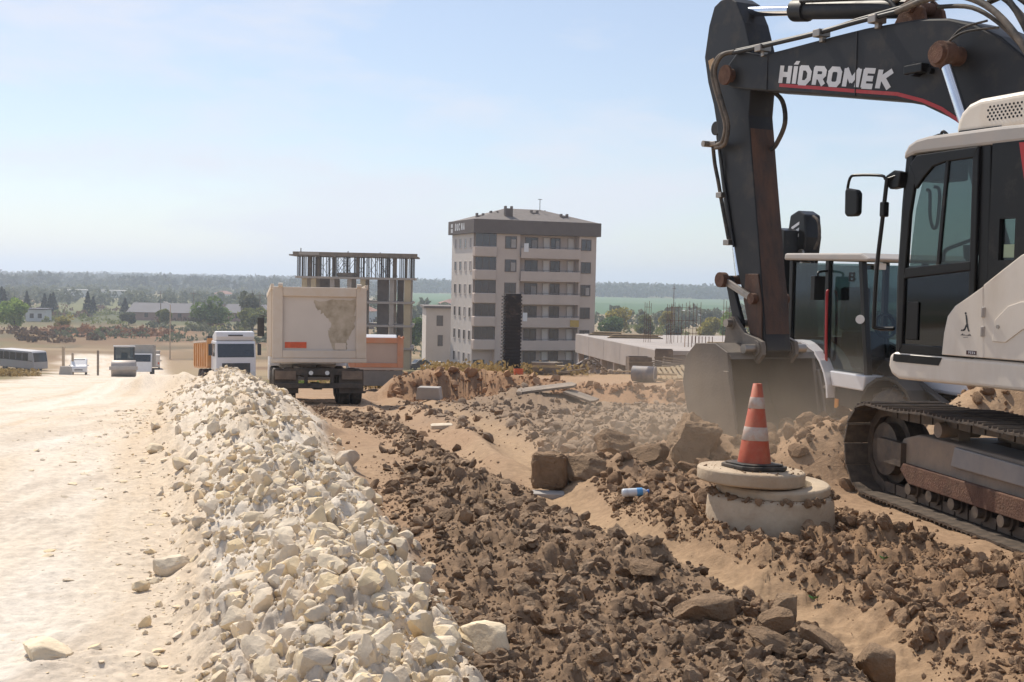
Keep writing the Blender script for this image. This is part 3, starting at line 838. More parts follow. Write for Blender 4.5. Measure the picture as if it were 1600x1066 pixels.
M_CHROME = mat('chromed_rod', (.80, .82, .86), .10, 1.0, .05, 8)
M_STEEL = mat('worn_bare_steel', (.34, .31, .28), .42, .85, .25, 6, dust=.3, dustcol=(.28, .20, .14), dscale=6)
M_TRACK = mat('track_steel', (.085, .072, .062), .45, .5, .3, 8, dust=.5, dustcol=(.28, .205, .145), dscale=9, bump=.25, bscale=60)
M_TFRAME = mat('dusty_track_frame', (.18, .145, .12), .6, .1, .25, 3, dust=.65, dustcol=(.40, .295, .205), dscale=2.2, bump=.4, bscale=30)
M_RUST = mat('rusty_iron', (.115, .055, .035), .85, .1, .4, 9, dust=.4, dustcol=(.22, .13, .08), dscale=8, bump=.8, bscale=60)
M_BUCKET = mat('dusty_bucket_steel', (.15, .13, .112), .6, .2, .2, 3, dust=.5, dustcol=(.25, .20, .15), dscale=1.8, bump=.3, bscale=30, streak=1)
M_GLASS = glass_mat('tinted_cab_glass', (.44, .51, .49))
M_DGLASS = glass_mat('dark_cab_glass', (.10, .10, .095))
M_SEAT = mat('dark_seat_fabric', (.025, .025, .028), .8)
M_PLATE = mat('dark_brown_plate', (.06, .02, .02), .5)
M_DECAL = mat('black_print', (.03, .03, .03), .6)
M_BEIGEPRINT = mat('faded_beige_sticker', (.42, .27, .14), .6, 0, .2, 30)

# blocky capital letters: strokes on a 1 x 1 cell, (points, closed)
GLYPH = {
    'H': [[(0, 0), (0, 1)], [(1, 0), (1, 1)], [(0, .5), (1, .5)]],
    'I': [[(.5, 0), (.5, 1)]], 'L': [[(0, 1), (0, 0), (1, 0)]], 'T': [[(0, 1), (1, 1)], [(.5, 0), (.5, 1)]],
    'D': [[(0, 0), (0, 1), (.65, 1), (1, .72), (1, .28), (.65, 0), (0, 0)]],
    'R': [[(0, 0), (0, 1), (.8, 1), (1, .85), (1, .6), (.8, .45), (0, .45)], [(.5, .45), (1, 0)]],
    'O': [[(.2, 0), (0, .2), (0, .8), (.2, 1), (.8, 1), (1, .8), (1, .2), (.8, 0), (.2, 0)]],
    'M': [[(0, 0), (0, 1), (.5, .3), (1, 1), (1, 0)]],
    'E': [[(1, 0), (0, 0), (0, 1), (1, 1)], [(0, .5), (.9, .5)]],
    'K': [[(0, 0), (0, 1)], [(0, .42), (1, 1)], [(.3, .6), (1, 0)]],
    'P': [[(0, 0), (0, 1), (.8, 1), (1, .85), (1, .6), (.8, .45), (0, .45)]],
    'A': [[(0, 0), (.5, 1), (1, 0)], [(.22, .35), (.78, .35)]],
    'B': [[(0, 0), (0, 1), (.8, 1), (.95, .78), (.75, .52), (0, .52)], [(.75, .52), (1, .26), (.8, 0), (0, 0)]],
    'U': [[(0, 1), (0, .2), (.2, 0), (.8, 0), (1, .2), (1, 1)]], 'C': [[(1, .85), (.8, 1), (.2, 1), (0, .8), (0, .2), (.2, 0), (.8, 0), (1, .15)]],
    'N': [[(0, 0), (0, 1), (1, 0), (1, 1)]], 'Y': [[(0, 1), (.5, .5), (1, 1)], [(.5, .5), (.5, 0)]],
}
def strokes2d(ch, w, cw):
    """quads (2-D) of a glyph's strokes, half width w"""
    out = []
    for pl in GLYPH[ch]:
        pl = [(w + p[0] * (cw - 2 * w), w + p[1] * (1 - 2 * w)) for p in pl]
        for (a, b) in zip(pl[:-1], pl[1:]):
            a, b = Vector(a), Vector(b); d = (b - a).normalized(); n = Vector((-d.y, d.x)) * w
            a2, b2 = a - d * w * .55, b + d * w * .55
            out.append([a2 - n, b2 - n, b2 + n, a2 + n])
    return out

def lettering(mb, text, fn, gap=.22, w=.13, widths=None, aspect=1.0):
    """lay text on a surface: fn(s, t) maps s along 0..1 and t up 0..1 to a point; layers step outwards"""
    ws = [(widths or {}).get(c, .62) for c in text]
    tot = sum(ws) + gap * (len(text) - 1)
    x = 0
    for c, cw in zip(text, ws):
        for k, q in enumerate(strokes2d(c, w, cw)):
            mb.add([fn((x + p.x) / tot, p.y, k) for p in q], [(0, 1, 2, 3)])
        x += cw + gap

# ------------------------------------------------------------------ excavator
EX_C = Vector((4.94, 9.17, 0.0))
EX_TH = R_(63)
EX_D = Vector((-math.cos(EX_TH), math.sin(EX_TH), 0)); EX_L = Vector((-math.sin(EX_TH), -math.cos(EX_TH), 0))
UP = Matrix(((EX_D.x, EX_L.x, 0, 0), (EX_D.y, EX_L.y, 0, 0), (0, 0, 1, 0), (0, 0, 0, 1)))   # upper: x forward, y left
TR_D = Vector((-.182, .983, 0)).normalized(); TR_L = Vector((-TR_D.y, TR_D.x, 0))
LOWM = Matrix(((TR_D.x, TR_L.x, 0, 0), (TR_D.y, TR_L.y, 0, 0), (0, 0, 1, 0), (0, 0, 0, 1)))

def thick(pl, w):
    """band of half width w along a 2-D polyline, as outline"""
    P = [Vector(p) for p in pl]; a, b = [], []
    for i, p in enumerate(P):
        d = (P[min(i + 1, len(P) - 1)] - P[max(i - 1, 0)]).normalized(); n = Vector((-d.y, d.x)) * w
        a.append(p + n); b.append(p - n)
    return a, b

def build_excavator():
    ex = empty('excavator', EX_C, 0, 'big charcoal and cream tracked excavator with its bucket at the ground', 'excavator')
    U = lambda: MB(UP)
    # ---- boom
    top = [(5.02, 4.40), (4.62, 4.29), (4.28, 4.29), (3.5, 4.30), (3.05, 4.30), (2.63, 4.28), (2.32, 4.26), (2.02, 4.21), (1.73, 4.11), (1.45, 3.96), (1.18, 3.74), (.75, 3.2), (.42, 2.6), (.02, 1.98)]
    bot = [(5.27, 4.22), (5.25, 4.06), (5.1, 4.0), (4.79, 3.94), (3.95, 3.80), (3.11, 3.65), (2.6, 3.56), (2.28, 3.48), (1.98, 3.34), (1.75, 3.21), (1.55, 3.07), (1.2, 2.6), (.8, 2.05), (.35, 1.62), (.1, 1.62)]
    boom = U().prism(top[::-1][::-1] + bot[::-1], -.27, .27).build('boom', M_BOOM, ex, .02)
    # boom nose cheeks and pin
    pm = U()
    pm.cyl((5.12, -.36, 4.14), (5.12, .36, 4.14), .075); pm.cyl((5.12, .34, 4.14), (5.12, .37, 4.14), .11, n=18); pm.cyl((5.12, -.37, 4.14), (5.12, -.34, 4.14), .11, n=18)
    pm.build('boom_pin', M_RUST, boom)
    # weld seams and plates
    for x0, z0, x1, z1 in ((3.15, 3.67, 3.15, 4.29), (4.5, 3.9, 4.5, 4.28)):
        U().tube([(x0, .272, z0), (x1, .272, z1)], .008, 6, 1, False).build('weld_seam', M_BOOM, boom)
    # red stripe
    a, b = thick([(4.29, 3.925), (3.7, 3.82), (3.11, 3.71), (2.6, 3.62), (2.28, 3.52), (2.05, 3.42), (1.89, 3.32), (1.7, 3.19)], .017)
    rs = U()
    for s in (1, -1):
        for i in range(len(a) - 1):
            rs.prism([tuple(a[i]), tuple(a[i + 1]), tuple(b[i + 1]), tuple(b[i])], s * .2702, s * .274)
    rs.build('red_stripe', M_RED, boom)
    # HIDROMEK lettering, quad corners on the boom side
    BL, TL, TR, BR = Vector((4.31, 3.94)), Vector((4.28, 4.14)), Vector((2.64, 3.855)), Vector((2.69, 3.665))
    def fn(s, t, k, sd=1):
        p = BL * (1 - s) * (1 - t) + BR * s * (1 - t) + TL * (1 - s) * t + TR * s * t
        return (p.x, sd * (.2735 + .0004 * k), p.y)
    lm = U()
    WD = {'H': .78, 'I': .27, 'D': .80, 'R': .80, 'O': .82, 'M': .98, 'E': .70, 'K': .82}
    lettering(lm, 'HIDROMEK', fn, .10, .13, WD)
    x0 = .78 + .10; tot = sum(WD[c] for c in 'HIDROMEK') + .7
    lm.add([fn((x0 - .02) / tot, 1.02, 3), fn((x0 + .12) / tot, 1.2, 3), fn((x0 + .36) / tot, 1.2, 3), fn((x0 + .27) / tot, 1.02, 3)], [(0, 1, 2, 3)])
    lm.build('maker_lettering', M_WHITEPRINT, boom)
    lg = U(); lg.cyl((2.34, .27, 3.80), (2.34, .36, 3.80), .06, n=14); lg.box((2.31, .33, 3.80), (.22, .10, .08)); lg.cyl((2.18, .27, 3.77), (2.18, .32, 3.77), .03)
    lg.build('work_lamp', M_BLACK, boom, .01)
    # ---- boom cylinders
    for s in (1, -1):
        c = U(); c.cyl((.95, s * .46, 1.55), (1.5, s * .46, 3.0), .085, n=18); c.cyl((1.46, s * .46, 2.9), (1.52, s * .46, 3.04), .098, n=18)
        cy = c.build('boom_cylinder', M_BOOM, ex)
        c = U(); c.cyl((1.5, s * .46, 3.0), (1.84, s * .46, 3.76), .047, n=18); c.build('rod', M_CHROME, cy)
        c = U(); c.cyl((1.87, s * .27, 3.85), (1.87, s * .56, 3.85), .085, n=16); c.cyl((1.87, s * .40, 3.85), (1.87, s * .52, 3.85), .115, n=16); c.cyl((1.83, s * .46, 3.74), (1.86, s * .46, 3.80), .06)
        c.box((1.96, s * .33, 3.86), (.16, .12, .15)); c.build('rod_eye', M_RUST, cy, .008)
    # ---- arm cylinder on top of the boom
    c = U(); c.cyl((4.36, 0, 4.745), (2.66, 0, 4.45), .095, n=20); c.cyl((4.40, 0, 4.752), (4.20, 0, 4.717), .118, n=20); c.cyl((2.78, 0, 4.47), (2.6, 0, 4.44), .075)
    c.tube([(4.2, .10, 4.80), (3.3, .11, 4.65), (2.95, .12, 4.58), (2.80, .13, 4.46)], .022)
    ac = c.build('arm_cylinder', M_BOOM, ex)
    c = U(); c.cyl((5.50, 0, 4.94), (4.38, 0, 4.748), .055, n=18); c.build('rod', M_CHROME, ac)
    c = U(); c.cyl((5.56, -.14, 4.95), (5.56, .14, 4.95), .07, n=16); c.cyl((5.56, -.07, 4.95), (5.56, .07, 4.95), .105, n=16); c.cyl((2.58, -.2, 4.43), (2.58, .2, 4.43), .06); c.build('rod_eye', M_RUST, ac)
    c = U()
    for s in (1, -1): c.prism([(2.4, 4.22), (2.45, 4.40), (2.58, 4.52), (2.7, 4.44), (2.85, 4.24)], s * .10, s * .15)
    c.build('cylinder_bracket', M_RUST, boom, .01)
    # ---- arm (stick)
    left = [(5.50, 5.05), (5.60, 5.03), (5.71, 4.80), (5.78, 4.45), (5.70, 4.15), (5.58, 3.88), (5.50, 3.61), (5.46, 3.32), (5.32, 2.87), (5.18, 2.37), (5.07, 2.01), (4.95, 1.75), (4.70, 1.27), (4.58, 1.05)]
    right = [(4.36, 1.02), (4.30, 1.12), (4.36, 1.27), (4.53, 1.90), (4.69, 2.6), (4.80, 3.10), (4.93, 3.75), (4.92, 4.05), (4.95, 4.45), (5.05, 4.72), (5.21, 4.98), (5.35, 5.06)]
    arm = U().prism([(5.50, 5.05), (5.62, 5.00), (5.71, 4.80), (5.78, 4.45), (5.70, 4.15), (5.58, 3.88), (5.50, 3.61), (5.44, 3.32), (5.30, 2.87), (5.16, 2.37), (5.04, 1.98), (4.93, 1.70), (4.76, 1.28), (4.70, 1.08),
                     (4.56, 1.04), (4.49, 1.12), (4.53, 1.30), (4.69, 2.30), (4.80, 2.92), (4.93, 3.69), (4.90, 4.05), (4.93, 4.42), (5.05, 4.72), (5.21, 4.98), (5.35, 5.06)], -.17, .17).build('arm', [M_BOOM, M_RUSTBOOM], ex, .012)
    # worn inner face
    w = U(); ins = [(4.527, 1.30), (4.69, 2.30), (4.80, 2.92), (4.905, 3.55)]
    for (xa, za), (xb, zb_) in zip(ins[:-1], ins[1:]):
        w.add([(xa - .004, .16, za), (xa - .004, -.16, za), (xb - .004, -.16, zb_), (xb - .004, .16, zb_)], [(0, 1, 2, 3)])
    wf = w.build('worn_inner_face', M_RUSTBOOM, arm); wf['label'] = 'scraped rusty face of the arm towards the cab'
    w = U(); w.prism([(4.56, 1.10), (4.72, 1.16), (4.90, 1.66), (4.88, 1.95), (4.66, 1.95), (4.58, 1.6)], .1705, .188); w.prism([(4.56, 1.10), (4.72, 1.16), (4.90, 1.66), (4.88, 1.95), (4.66, 1.95), (4.58, 1.6)], -.188, -.1705); w.build('cheek_plate', M_RUSTBOOM, arm, .006)
    w = U(); w.prism([(5.70, 4.40), (5.60, 4.42), (5.54, 4.18), (5.61, 4.13)], .1715, .174); w.build('sticker', M_BEIGEPRINT, arm)
    # ---- bucket cylinder along the outer edge of the arm
    c = U(); c.cyl((5.62, 0, 3.55), (5.35, 0, 2.42), .075, n=18); c.cyl((5.36, 0, 2.46), (5.33, 0, 2.34), .092, n=18); c.cyl((5.60, -.12, 3.62), (5.60, .12, 3.62), .08); c.box((5.52, 0, 3.66), (.2, .16, .18))
    bc = c.build('bucket_cylinder', M_BOOM, ex)
    c = U(); c.cyl((5.34, 0, 2.40), (5.23, 0, 1.93), .045, n=16); c.build('rod', M_CHROME, bc)
    c = U()
    for s in (1, -1):
        c.tube([(5.23, s * .21, 1.88), (4.72, s * .21, 1.68)], .026, 8, 1, False); c.box((4.97, s * .215, 1.78), (.5, .035, .075), Matrix.Rotation(R_(-21), 4, 'Y'))
    c.build('tipping_lever', M_STEEL, bc, .004)
    c = U(); c.cyl((5.23, -.27, 1.88), (5.23, .27, 1.88), .05); c.cyl((5.23, .2, 1.88), (5.23, .28, 1.88), .085, n=16); c.cyl((4.70, -.25, 1.68), (4.70, .25, 1.68), .06); c.build('linkage_pin', M_RUST, bc)
    c = U()
    for s in (1, -1): c.prism([(5.28, 1.92), (5.18, 1.93), (4.93, 1.40), (4.96, 1.30), (5.06, 1.30)], s * .12, s * .17)
    c.build('bucket_link', M_BOOM, bc, .008)
    # ---- bucket: side plates, curved shell, lip, teeth, ears
    out = [(4.62, 1.10), (4.85, 1.19), (5.20, 1.17), (5.38, 1.02), (5.43, .72), (5.33, .42), (5.10, .15), (4.80, -.02), (4.46, -.10)]
    ins2 = [(4.56, 1.03), (4.84, 1.12), (5.16, 1.10), (5.31, .99), (5.36, .72), (5.27, .46), (5.06, .21), (4.78, .05), (4.46, -.05)]
    bk = U()
    for i in range(len(out) - 1):
        bk.prism([out[i], out[i + 1], ins2[i + 1], ins2[i]], -.58, .58)
    bucket = bk.build('bucket', M_BUCKET, ex)
    for s in (1, -1):
        c = U(); c.prism(out[:1] + out[1:] + [(4.40, .10), (4.52, .62)], s * .555, s * .60); c.build('side_plate', M_BUCKET, bucket, .008)
        c = U(); c.prism([(4.40, -.06), (4.36, .14), (4.48, .66), (4.56, .9), (4.64, .9), (4.56, .55), (4.46, .1)], s * .601, s * .635); c.build('side_cutter', M_BUCKET, bucket, .006)
        c = U(); c.prism([(5.16, 1.12), (5.10, 1.42), (4.98, 1.48), (4.90, 1.40), (4.78, 1.30), (4.60, 1.26), (4.48, 1.22), (4.46, 1.08), (4.56, .98), (4.7, 1.06)], s * .20, s * .25)
        c.cyl((5.02, s * .26, 1.40), (5.02, s * .19, 1.40), .07); c.cyl((4.58, s * .27, 1.14), (4.58, s * .18, 1.14), .09, n=16)
        c.build('bucket_ear', M_BUCKET, bucket, .008)
    c = U(); c.cyl((5.02, -.33, 1.40), (5.02, .33, 1.40), .045); c.cyl((4.58, -.42, 1.14), (4.58, .42, 1.14), .05); c.build('bucket_pin', M_STEEL, bucket)
    for k in range(5):
        yy = -.5 + k * .25
        c = U(); c.prism([(4.52, -.09), (4.5, -.02), (4.40, -.03), (4.20, -.13), (4.40, -.13)], yy - .045, yy + .045); c.build('tooth', M_STEEL, bucket, .005)
    # ---- pipes and hoses
    hp = U()
    hp.tube([(5.03, .33, 4.37), (4.5, .33, 4.36), (3.63, .33, 4.35), (3.17, .33, 4.36), (2.58, .33, 4.36)], .024, 8, 3)
    hp.build('boom_pipe', M_BOOM, boom)
    hp = U(); hp.tube([(5.03, .28, 4.40), (4.5, .27, 4.39), (3.63, .26, 4.38), (3.17, .26, 4.40), (2.58, .26, 4.41)], .022, 8, 3); hp.build('boom_pipe', M_BOOM, boom)
    for x in (4.55, 3.63, 2.86):
        c = U(); c.box((x, .30, 4.345), (.10, .15, .075)); c.box((x, .28, 4.29), (.05, .06, .06)); c.build('pipe_clamp', M_STEEL, boom, .008)
    def hose(pts, r=.024, m=M_HOSE):
        U().tube(pts, r, 8, 5).build('hydraulic_hose', m, boom)
    hose([(2.58, .33, 4.36), (2.2, .34, 4.40), (1.83, .34, 4.36), (1.48, .34, 4.18), (1.14, .36, 3.84), (.8, .36, 3.3), (.5, .3, 2.6)], .03)
    hose([(2.58, .26, 4.41), (2.2, .24, 4.47), (1.83, .22, 4.44), (1.4, .22, 4.24), (1.0, .24, 3.62), (.72, .2, 3.12), (.5, .2, 2.55)], .028, M_RUBBER)
    hose([(2.9, .1, 4.52), (2.5, .12, 4.60), (2.0, .12, 4.54), (1.5, .14, 4.28), (1.08, .16, 3.80), (.76, .16, 3.2), (.5, .16, 2.55)], .026)
    hose([(2.75, -.1, 4.5), (2.3, -.06, 4.62), (1.8, -.05, 4.50), (1.3, -.05, 4.12), (.98, 0, 3.62), (.74, 0, 3.12), (.5, 0, 2.55)], .026, M_RUBBER)
    hose([(2.2, .2, 4.35), (1.75, .27, 4.25), (1.4, .29, 4.03), (1.1, .30, 3.74)], .02, M_RUBBER)
    hose([(2.0, -.2, 4.4), (1.5, -.2, 4.45), (1.05, -.18, 4.25), (.78, -.14, 3.75), (.66, -.1, 3.2), (.5, -.1, 2.55)], .028, M_RUBBER)
    hose([(1.86, .42, 3.95), (1.75, .38, 4.06), (1.55, .30, 4.10)], .010, M_RUBBER)
    hose([(1.86, .44, 3.95), (1.70, .40, 4.02), (1.42, .31, 4.02)], .010, M_RUBBER)
    # hose loops round the boom nose to the arm
    for k in range(2):
        o = .05 * k
        U().tube([(5.0, .33 - o, 4.38), (5.2 - o, .38, 4.36), (5.33 - o, .38, 4.22), (5.31 - o, .36, 4.05), (5.2 - o, .34, 3.78), (5.14 - o, .32, 3.58), (5.22 - o, .30, 3.42 - o * .6), (5.40, .26, 3.40 - o * .6)], .024, 8, 5).build('hydraulic_hose', M_HOSE, arm)
    U().tube([(4.92, -.10, 4.0), (4.72, -.12, 3.85), (4.66, -.12, 3.6), (4.80, -.12, 3.38), (4.87, -.1, 3.33)], .026, 8, 5).build('hydraulic_hose', M_RUBBER, arm)
    U().tube([(5.44, .26, 3.38), (5.48, .2, 3.2), (5.42, .19, 3.0), (5.34, .19, 2.75), (5.20, .19, 2.35)], .022, 8, 5).build('hydraulic_hose', M_RUBBER, arm)
    U().tube([(5.38, .22, 3.38), (5.35, .2, 3.2), (5.29, .185, 2.9), (5.1, .185, 2.25)], .014, 8, 5).build('arm_pipe', M_BOOM, arm)
    c = U(); c.cyl((5.50, .16, 3.42), (5.50, .36, 3.42), .035); c.box((5.44, .24, 3.42), (.14, .10, .05)); c.build('hose_coupling', M_STEEL, arm, .006)
    c = U(); c.box((5.36, .19, 2.84), (.10, .08, .06)); c.box((5.2, .19, 2.30), (.10, .08, .06)); c.build('pipe_clamp', M_STEEL, arm, .006)

    # ---- cab
    cab = empty('cab'); cab.parent = ex
    Yo, Yi = 1.42, .46
    roof = [(1.33, 2.84), (1.32, 2.90), (1.28, 2.955), (1.20, 2.99), (1.08, 3.005), (.4, 3.01), (-.42, 2.99), (-.48, 2.94), (-.48, 2.88), (1.20, 2.88)]
    U().prism(roof, Yi, Yo).build('cab_roof', M_ROOF, cab, .025)
    c = U(); c.prism([(1.30, 2.97), (1.27, 3.0), (1.08, 3.035), (1.06, 3.01), (1.2, 2.985)], .75, 1.30); c.build('roof_rain_lip', M_BLACK, cab, .006)
    c = U(); c.tube([(1.0, 1.36, 3.01), (.98, 1.36, 3.035), (.94, 1.36, 3.01)], .012); c.build('roof_bolt', M_BLACK, cab)
    # pillars
    def post(name, pl, hw, y0, y1, m=M_BLACK):
        a, b = thick(pl, hw); return U().prism([tuple(p) for p in a] + [tuple(p) for p in b[::-1]], y0, y1).build(name, m, cab, .012)
    for y0, y1 in ((Yo - .07, Yo - .012), (Yi, Yi + .06)):
        post('front_pillar', [(1.31, 1.30), (1.325, 1.9), (1.30, 2.5), (1.27, 2.89)], .038, y0, y1)
        post('middle_pillar', [(.50, 1.30), (.50, 2.0), (.52, 2.89)], .05, y0, y1)
        post('rear_pillar', [(-.42, 1.30), (-.42, 2.89)], .06, y0, y1)
    # rear part of the cab side, black, with a small window
    c = U()
    c.prism([(.45, 1.32), (.45, 2.89), (.36, 2.89), (.36, 1.32)], Yo - .06, Yo - .004); c.prism([(.36, 2.34), (.36, 2.89), (-.40, 2.89), (-.40, 2.34)], Yo - .06, Yo - .004)
    c.prism([(.22, 1.32), (.22, 2.34), (-.40, 2.34), (-.40, 1.32)], Yo - .06, Yo - .004); c.prism([(.36, 1.32), (.36, 2.04), (.22, 2.04), (.22, 1.32)], Yo - .06, Yo - .004)
    c.build('rear_side_panel', M_BLACK, cab)
    c = U(); c.prism([(.36, 2.04), (.36, 2.34), (.22, 2.34), (.22, 2.04)], Yo - .04, Yo - .034); c.build('small_window', M_GLASS, cab)
    c = U(); c.prism([(.335, 2.06), (.335, 2.155), (.235, 2.155), (.235, 2.06)], Yo - .033, Yo - .030); c.build('window_sticker', mat('pale_green_sticker', (.35, .42, .28), .6), cab)
    c = U(); c.prism([(.45, 1.32), (.45, 2.89), (-.40, 2.89), (-.40, 1.32)], Yi, Yi + .012); c.build('far_rear_window', M_GLASS, cab)
    c = U(); c.bb(-.46, -.42, Yi, Yo, 1.3, 2.1); c.bb(-.46, -.42, Yi, Yo, 2.72, 2.9); c.build('back_wall', M_BLACK, cab)
    c = U(); c.bb(-.45, -.44, Yi + .06, Yo - .07, 2.1, 2.72); c.build('rear_window', M_GLASS, cab)
    # door with window
    door = empty('door'); door.parent = cab
    fr = [(1.29, 1.31), (1.315, 1.57), (1.318, 2.08), (1.29, 2.55), (1.235, 2.80), (1.17, 2.865), (.56, 2.88), (.545, 1.31)]
    win = [(1.22, 1.99), (1.17, 2.45), (1.10, 2.70), (1.0, 2.785), (.88, 2.81), (.65, 2.82), (.61, 2.79), (.59, 2.03)]
    low = [(1.25, 1.36), (1.265, 1.92), (.60, 1.97), (.60, 1.36)]
    d = U()
    d.prism([(1.315, 1.57), (1.318, 2.08), (1.29, 2.55), (1.235, 2.80), (1.17, 2.70), (1.22, 2.4), (1.25, 1.95), (1.255, 1.36), (1.29, 1.31)], Yo - .02, Yo + .018)
    d.prism([(1.235, 2.80), (1.17, 2.865), (.56, 2.88), (.60, 2.80), (.88, 2.79), (1.0, 2.765), (1.10, 2.68), (1.17, 2.60)], Yo - .021, Yo + .017)
    d.prism([(.56, 2.88), (.545, 1.31), (.60, 1.31), (.615, 2.80)], Yo - .022, Yo + .016)
    d.prism([(1.255, 1.90), (1.245, 1.985), (.59, 2.035), (.59, 1.965)], Yo - .023, Yo + .020)
    d.prism([(1.29, 1.31), (1.26, 1.385), (.59, 1.385), (.57, 1.31)], Yo - .019, Yo + .014)
    d.build('door_frame', M_BLACK, door, .008)
    d = U(); d.prism(win, Yo - .008, Yo - .002); d.build('door_window', M_GLASS, door)
    d = U(); d.prism([(.845, 2.80), (.875, 2.80), (.935, 2.0), (.905, 2.0)], Yo - .012, Yo + .012); d.build('window_bar', M_BLACK, door, .004)
    d = U(); d.prism(low, Yo - .010, Yo - .004); d.build('lower_window', M_DGLASS, door)
    d = U(); d.tube([(1.17, Yo - .10, 2.60), (1.15, Yo - .12, 2.58), (1.14, Yo - .12, 2.40), (1.10, Yo - .12, 2.30), (1.06, Yo - .12, 2.34), (1.05, Yo - .12, 2.58), (1.09, Yo - .1, 2.62)], .014); d.build('grab_handle', M_BLACK, door)
    d = U(); d.prism([(1.22, 1.42), (1.22, 1.72), (1.10, 1.72), (1.10, 1.42)], Yo + .0, Yo + .012); d.build('door_handle', M_BLACK, door, .01)
    # front, far side
    c = U(); c.add([(1.30, Yo - .08, 1.36), (1.30, Yi + .06, 1.36), (1.275, Yi + .06, 2.86), (1.275, Yo - .08, 2.86)], [(0, 1, 2, 3)]); c.build('windscreen', M_GLASS, cab)
    c = U(); c.add([(1.28, Yi + .02, 1.36), (.55, Yi + .02, 1.36), (.55, Yi + .02, 2.86), (1.25, Yi + .02, 2.86)], [(0, 1, 2, 3)]); c.build('far_side_window', M_GLASS, cab)
    c = U(); c.bb(1.27, 1.33, Yi, Yo - .02, 1.28, 1.38); c.bb(1.24, 1.30, Yi, Yo - .03, 2.82, 2.90); c.build('front_frame', M_BLACK, cab, .01)
    # inside
    c = U(); c.bb(-.40, 1.25, Yi + .02, Yo - .06, 1.27, 1.31); c.build('cab_floor', M_BLACK, cab)
    st = U(); st.box((.35, .94, 1.72), (.55, .52, .16)); st.box((.08, .94, 2.12), (.14, .50, .72), Matrix.Rotation(R_(-8), 4, 'Y')); st.box((.03, .94, 2.56), (.10, .28, .2)); st.box((.38, .94, 1.48), (.4, .4, .34))
    st.build('seat', M_SEAT, cab, .04)
    for yy in (1.26, .62):
        c = U(); c.box((.55, yy, 1.80), (.5, .16, .24)); c.cyl((.74, yy, 1.90), (.78, yy, 2.08), .022); c.cyl((.78, yy, 2.06), (.79, yy, 2.16), .032); c.build('control_console', M_SEAT, cab, .02)
    c = U(); c.tube([(.95, 1.34, 2.03), (.94, 1.33, 2.12), (.82, 1.3, 2.17), (.60, 1.3, 2.23)], .016); c.build('armrest_rail', M_BLACK, cab)
    c = U(); c.box((1.16, .60, 2.2), (.06, .22, .2)); c.box((1.16, .60, 1.8), (.04, .06, .7)); c.build('monitor', M_BLACK, cab, .01)
    c = U(); c.bb(.9, 1.2, 1.15, 1.36, 2.66, 2.80); c.bb(.55, 1.2, .5, 1.36, 2.80, 2.87); c.build('headliner', M_BLACK, cab, .02)
    # roof air conditioner
    c = U(); c.prism([(1.0, 3.012), (.985, 3.12), (.95, 3.19), (.88, 3.245), (.77, 3.275), (.30, 3.285), (.12, 3.24), (.08, 3.012)], .62, 1.22); ab = c.build('air_conditioner', M_CREAM, cab, .05, 4)
    c = U(); c.bb(.55, .95, 1.215, 1.226, 3.015, 3.045); c.build('air_conditioner_seal', M_BLACK, ab)
    c = U()
    for i in range(9):
        for j in range(5):
            xx = .66 - i * .036 + (j % 2) * .018
            c.cyl((xx, 1.2195, 3.10 + j * .024), (xx, 1.2225, 3.10 + j * .024), .0095, n=6)
    c.build('vent_hole', M_BLACK, ab)
    # red flash behind the cab
    c = U(); c.prism([(.21, 2.875), (.17, 2.875), (.09, 2.5), (.13, 2.5)], Yo - .003, Yo + .002); c.build('red_flash', M_RED, cab)
    # mirror and hand rail
    mi = U(); mi.tube([(1.32, 1.46, 2.72), (1.42, 1.5, 2.69), (1.46, 1.51, 2.72), (1.71, 1.53, 2.74), (1.79, 1.54, 2.72), (1.82, 1.54, 2.58), (1.80, 1.54, 2.50)], .012, 8, 4)
    mir = mi.build('mirror_arm', M_BLACK, cab)
    c = U(); c.prism([(1.83, 2.62), (1.81, 2.64), (1.70, 2.62), (1.675, 2.59), (1.675, 2.43), (1.70, 2.405), (1.80, 2.405), (1.825, 2.43)], 1.50, 1.56); c.build('mirror', M_BLACK, mir, .015)
    c = U(); c.prism([(1.36, 2.76), (1.45, 2.72), (1.46, 2.66), (1.40, 2.61), (1.31, 2.62), (1.29, 2.74)], 1.40, 1.48); c.build('mirror_bracket', M_BLACK, cab, .01)
    c = U(); c.tube([(1.41, 1.5, 2.70), (1.45, 1.5, 2.34), (1.49, 1.5, 1.98), (1.50, 1.5, 1.56), (1.48, 1.49, 1.50), (1.34, 1.44, 1.50)], .017, 8, 4); c.build('hand_rail', M_BLACK, cab)
    c = U(); c.box((1.43, 1.5, 2.45), (.05, .06, .12)); c.build('rail_clip', M_BLACK, cab, .01)

    # ---- cream bodywork
    body = empty('upper_body'); body.parent = ex
    c = U(); c.prism([(1.385, 1.29), (1.395, 1.20), (1.36, 1.135), (1.28, 1.10), (.66, 1.105), (-2.0, 1.12), (-2.0, 1.315), (1.33, 1.315)], .44, Yo + .02); c.build('lower_skirt', M_CREAM, body, .03, 3)
    c = U(); c.prism([(1.33, 1.300), (1.335, 1.245), (1.30, 1.238), (.86, 1.238), (.83, 1.300)], Yo + .0202, Yo + .0245); c.build('skirt_step_plate', M_BLACK, body)
    c = U(); c.prism([(.825, 1.325), (.81, 1.49), (.78, 1.62), (.71, 1.70), (.57, 1.78), (.455, 1.85), (.425, 1.325)], Yo + .019, Yo + .032); c.build('curved_panel', M_CREAM, body, .006)
    c = U(); c.prism([(.445, 1.325), (.455, 1.86), (.29, 1.97), (.13, 2.075), (-.5, 2.32), (-.62, 2.36), (-2.0, 2.36), (-2.0, 1.325), ], Yo - .003, Yo + .030); c.build('side_panel', M_CREAM, body, .008)
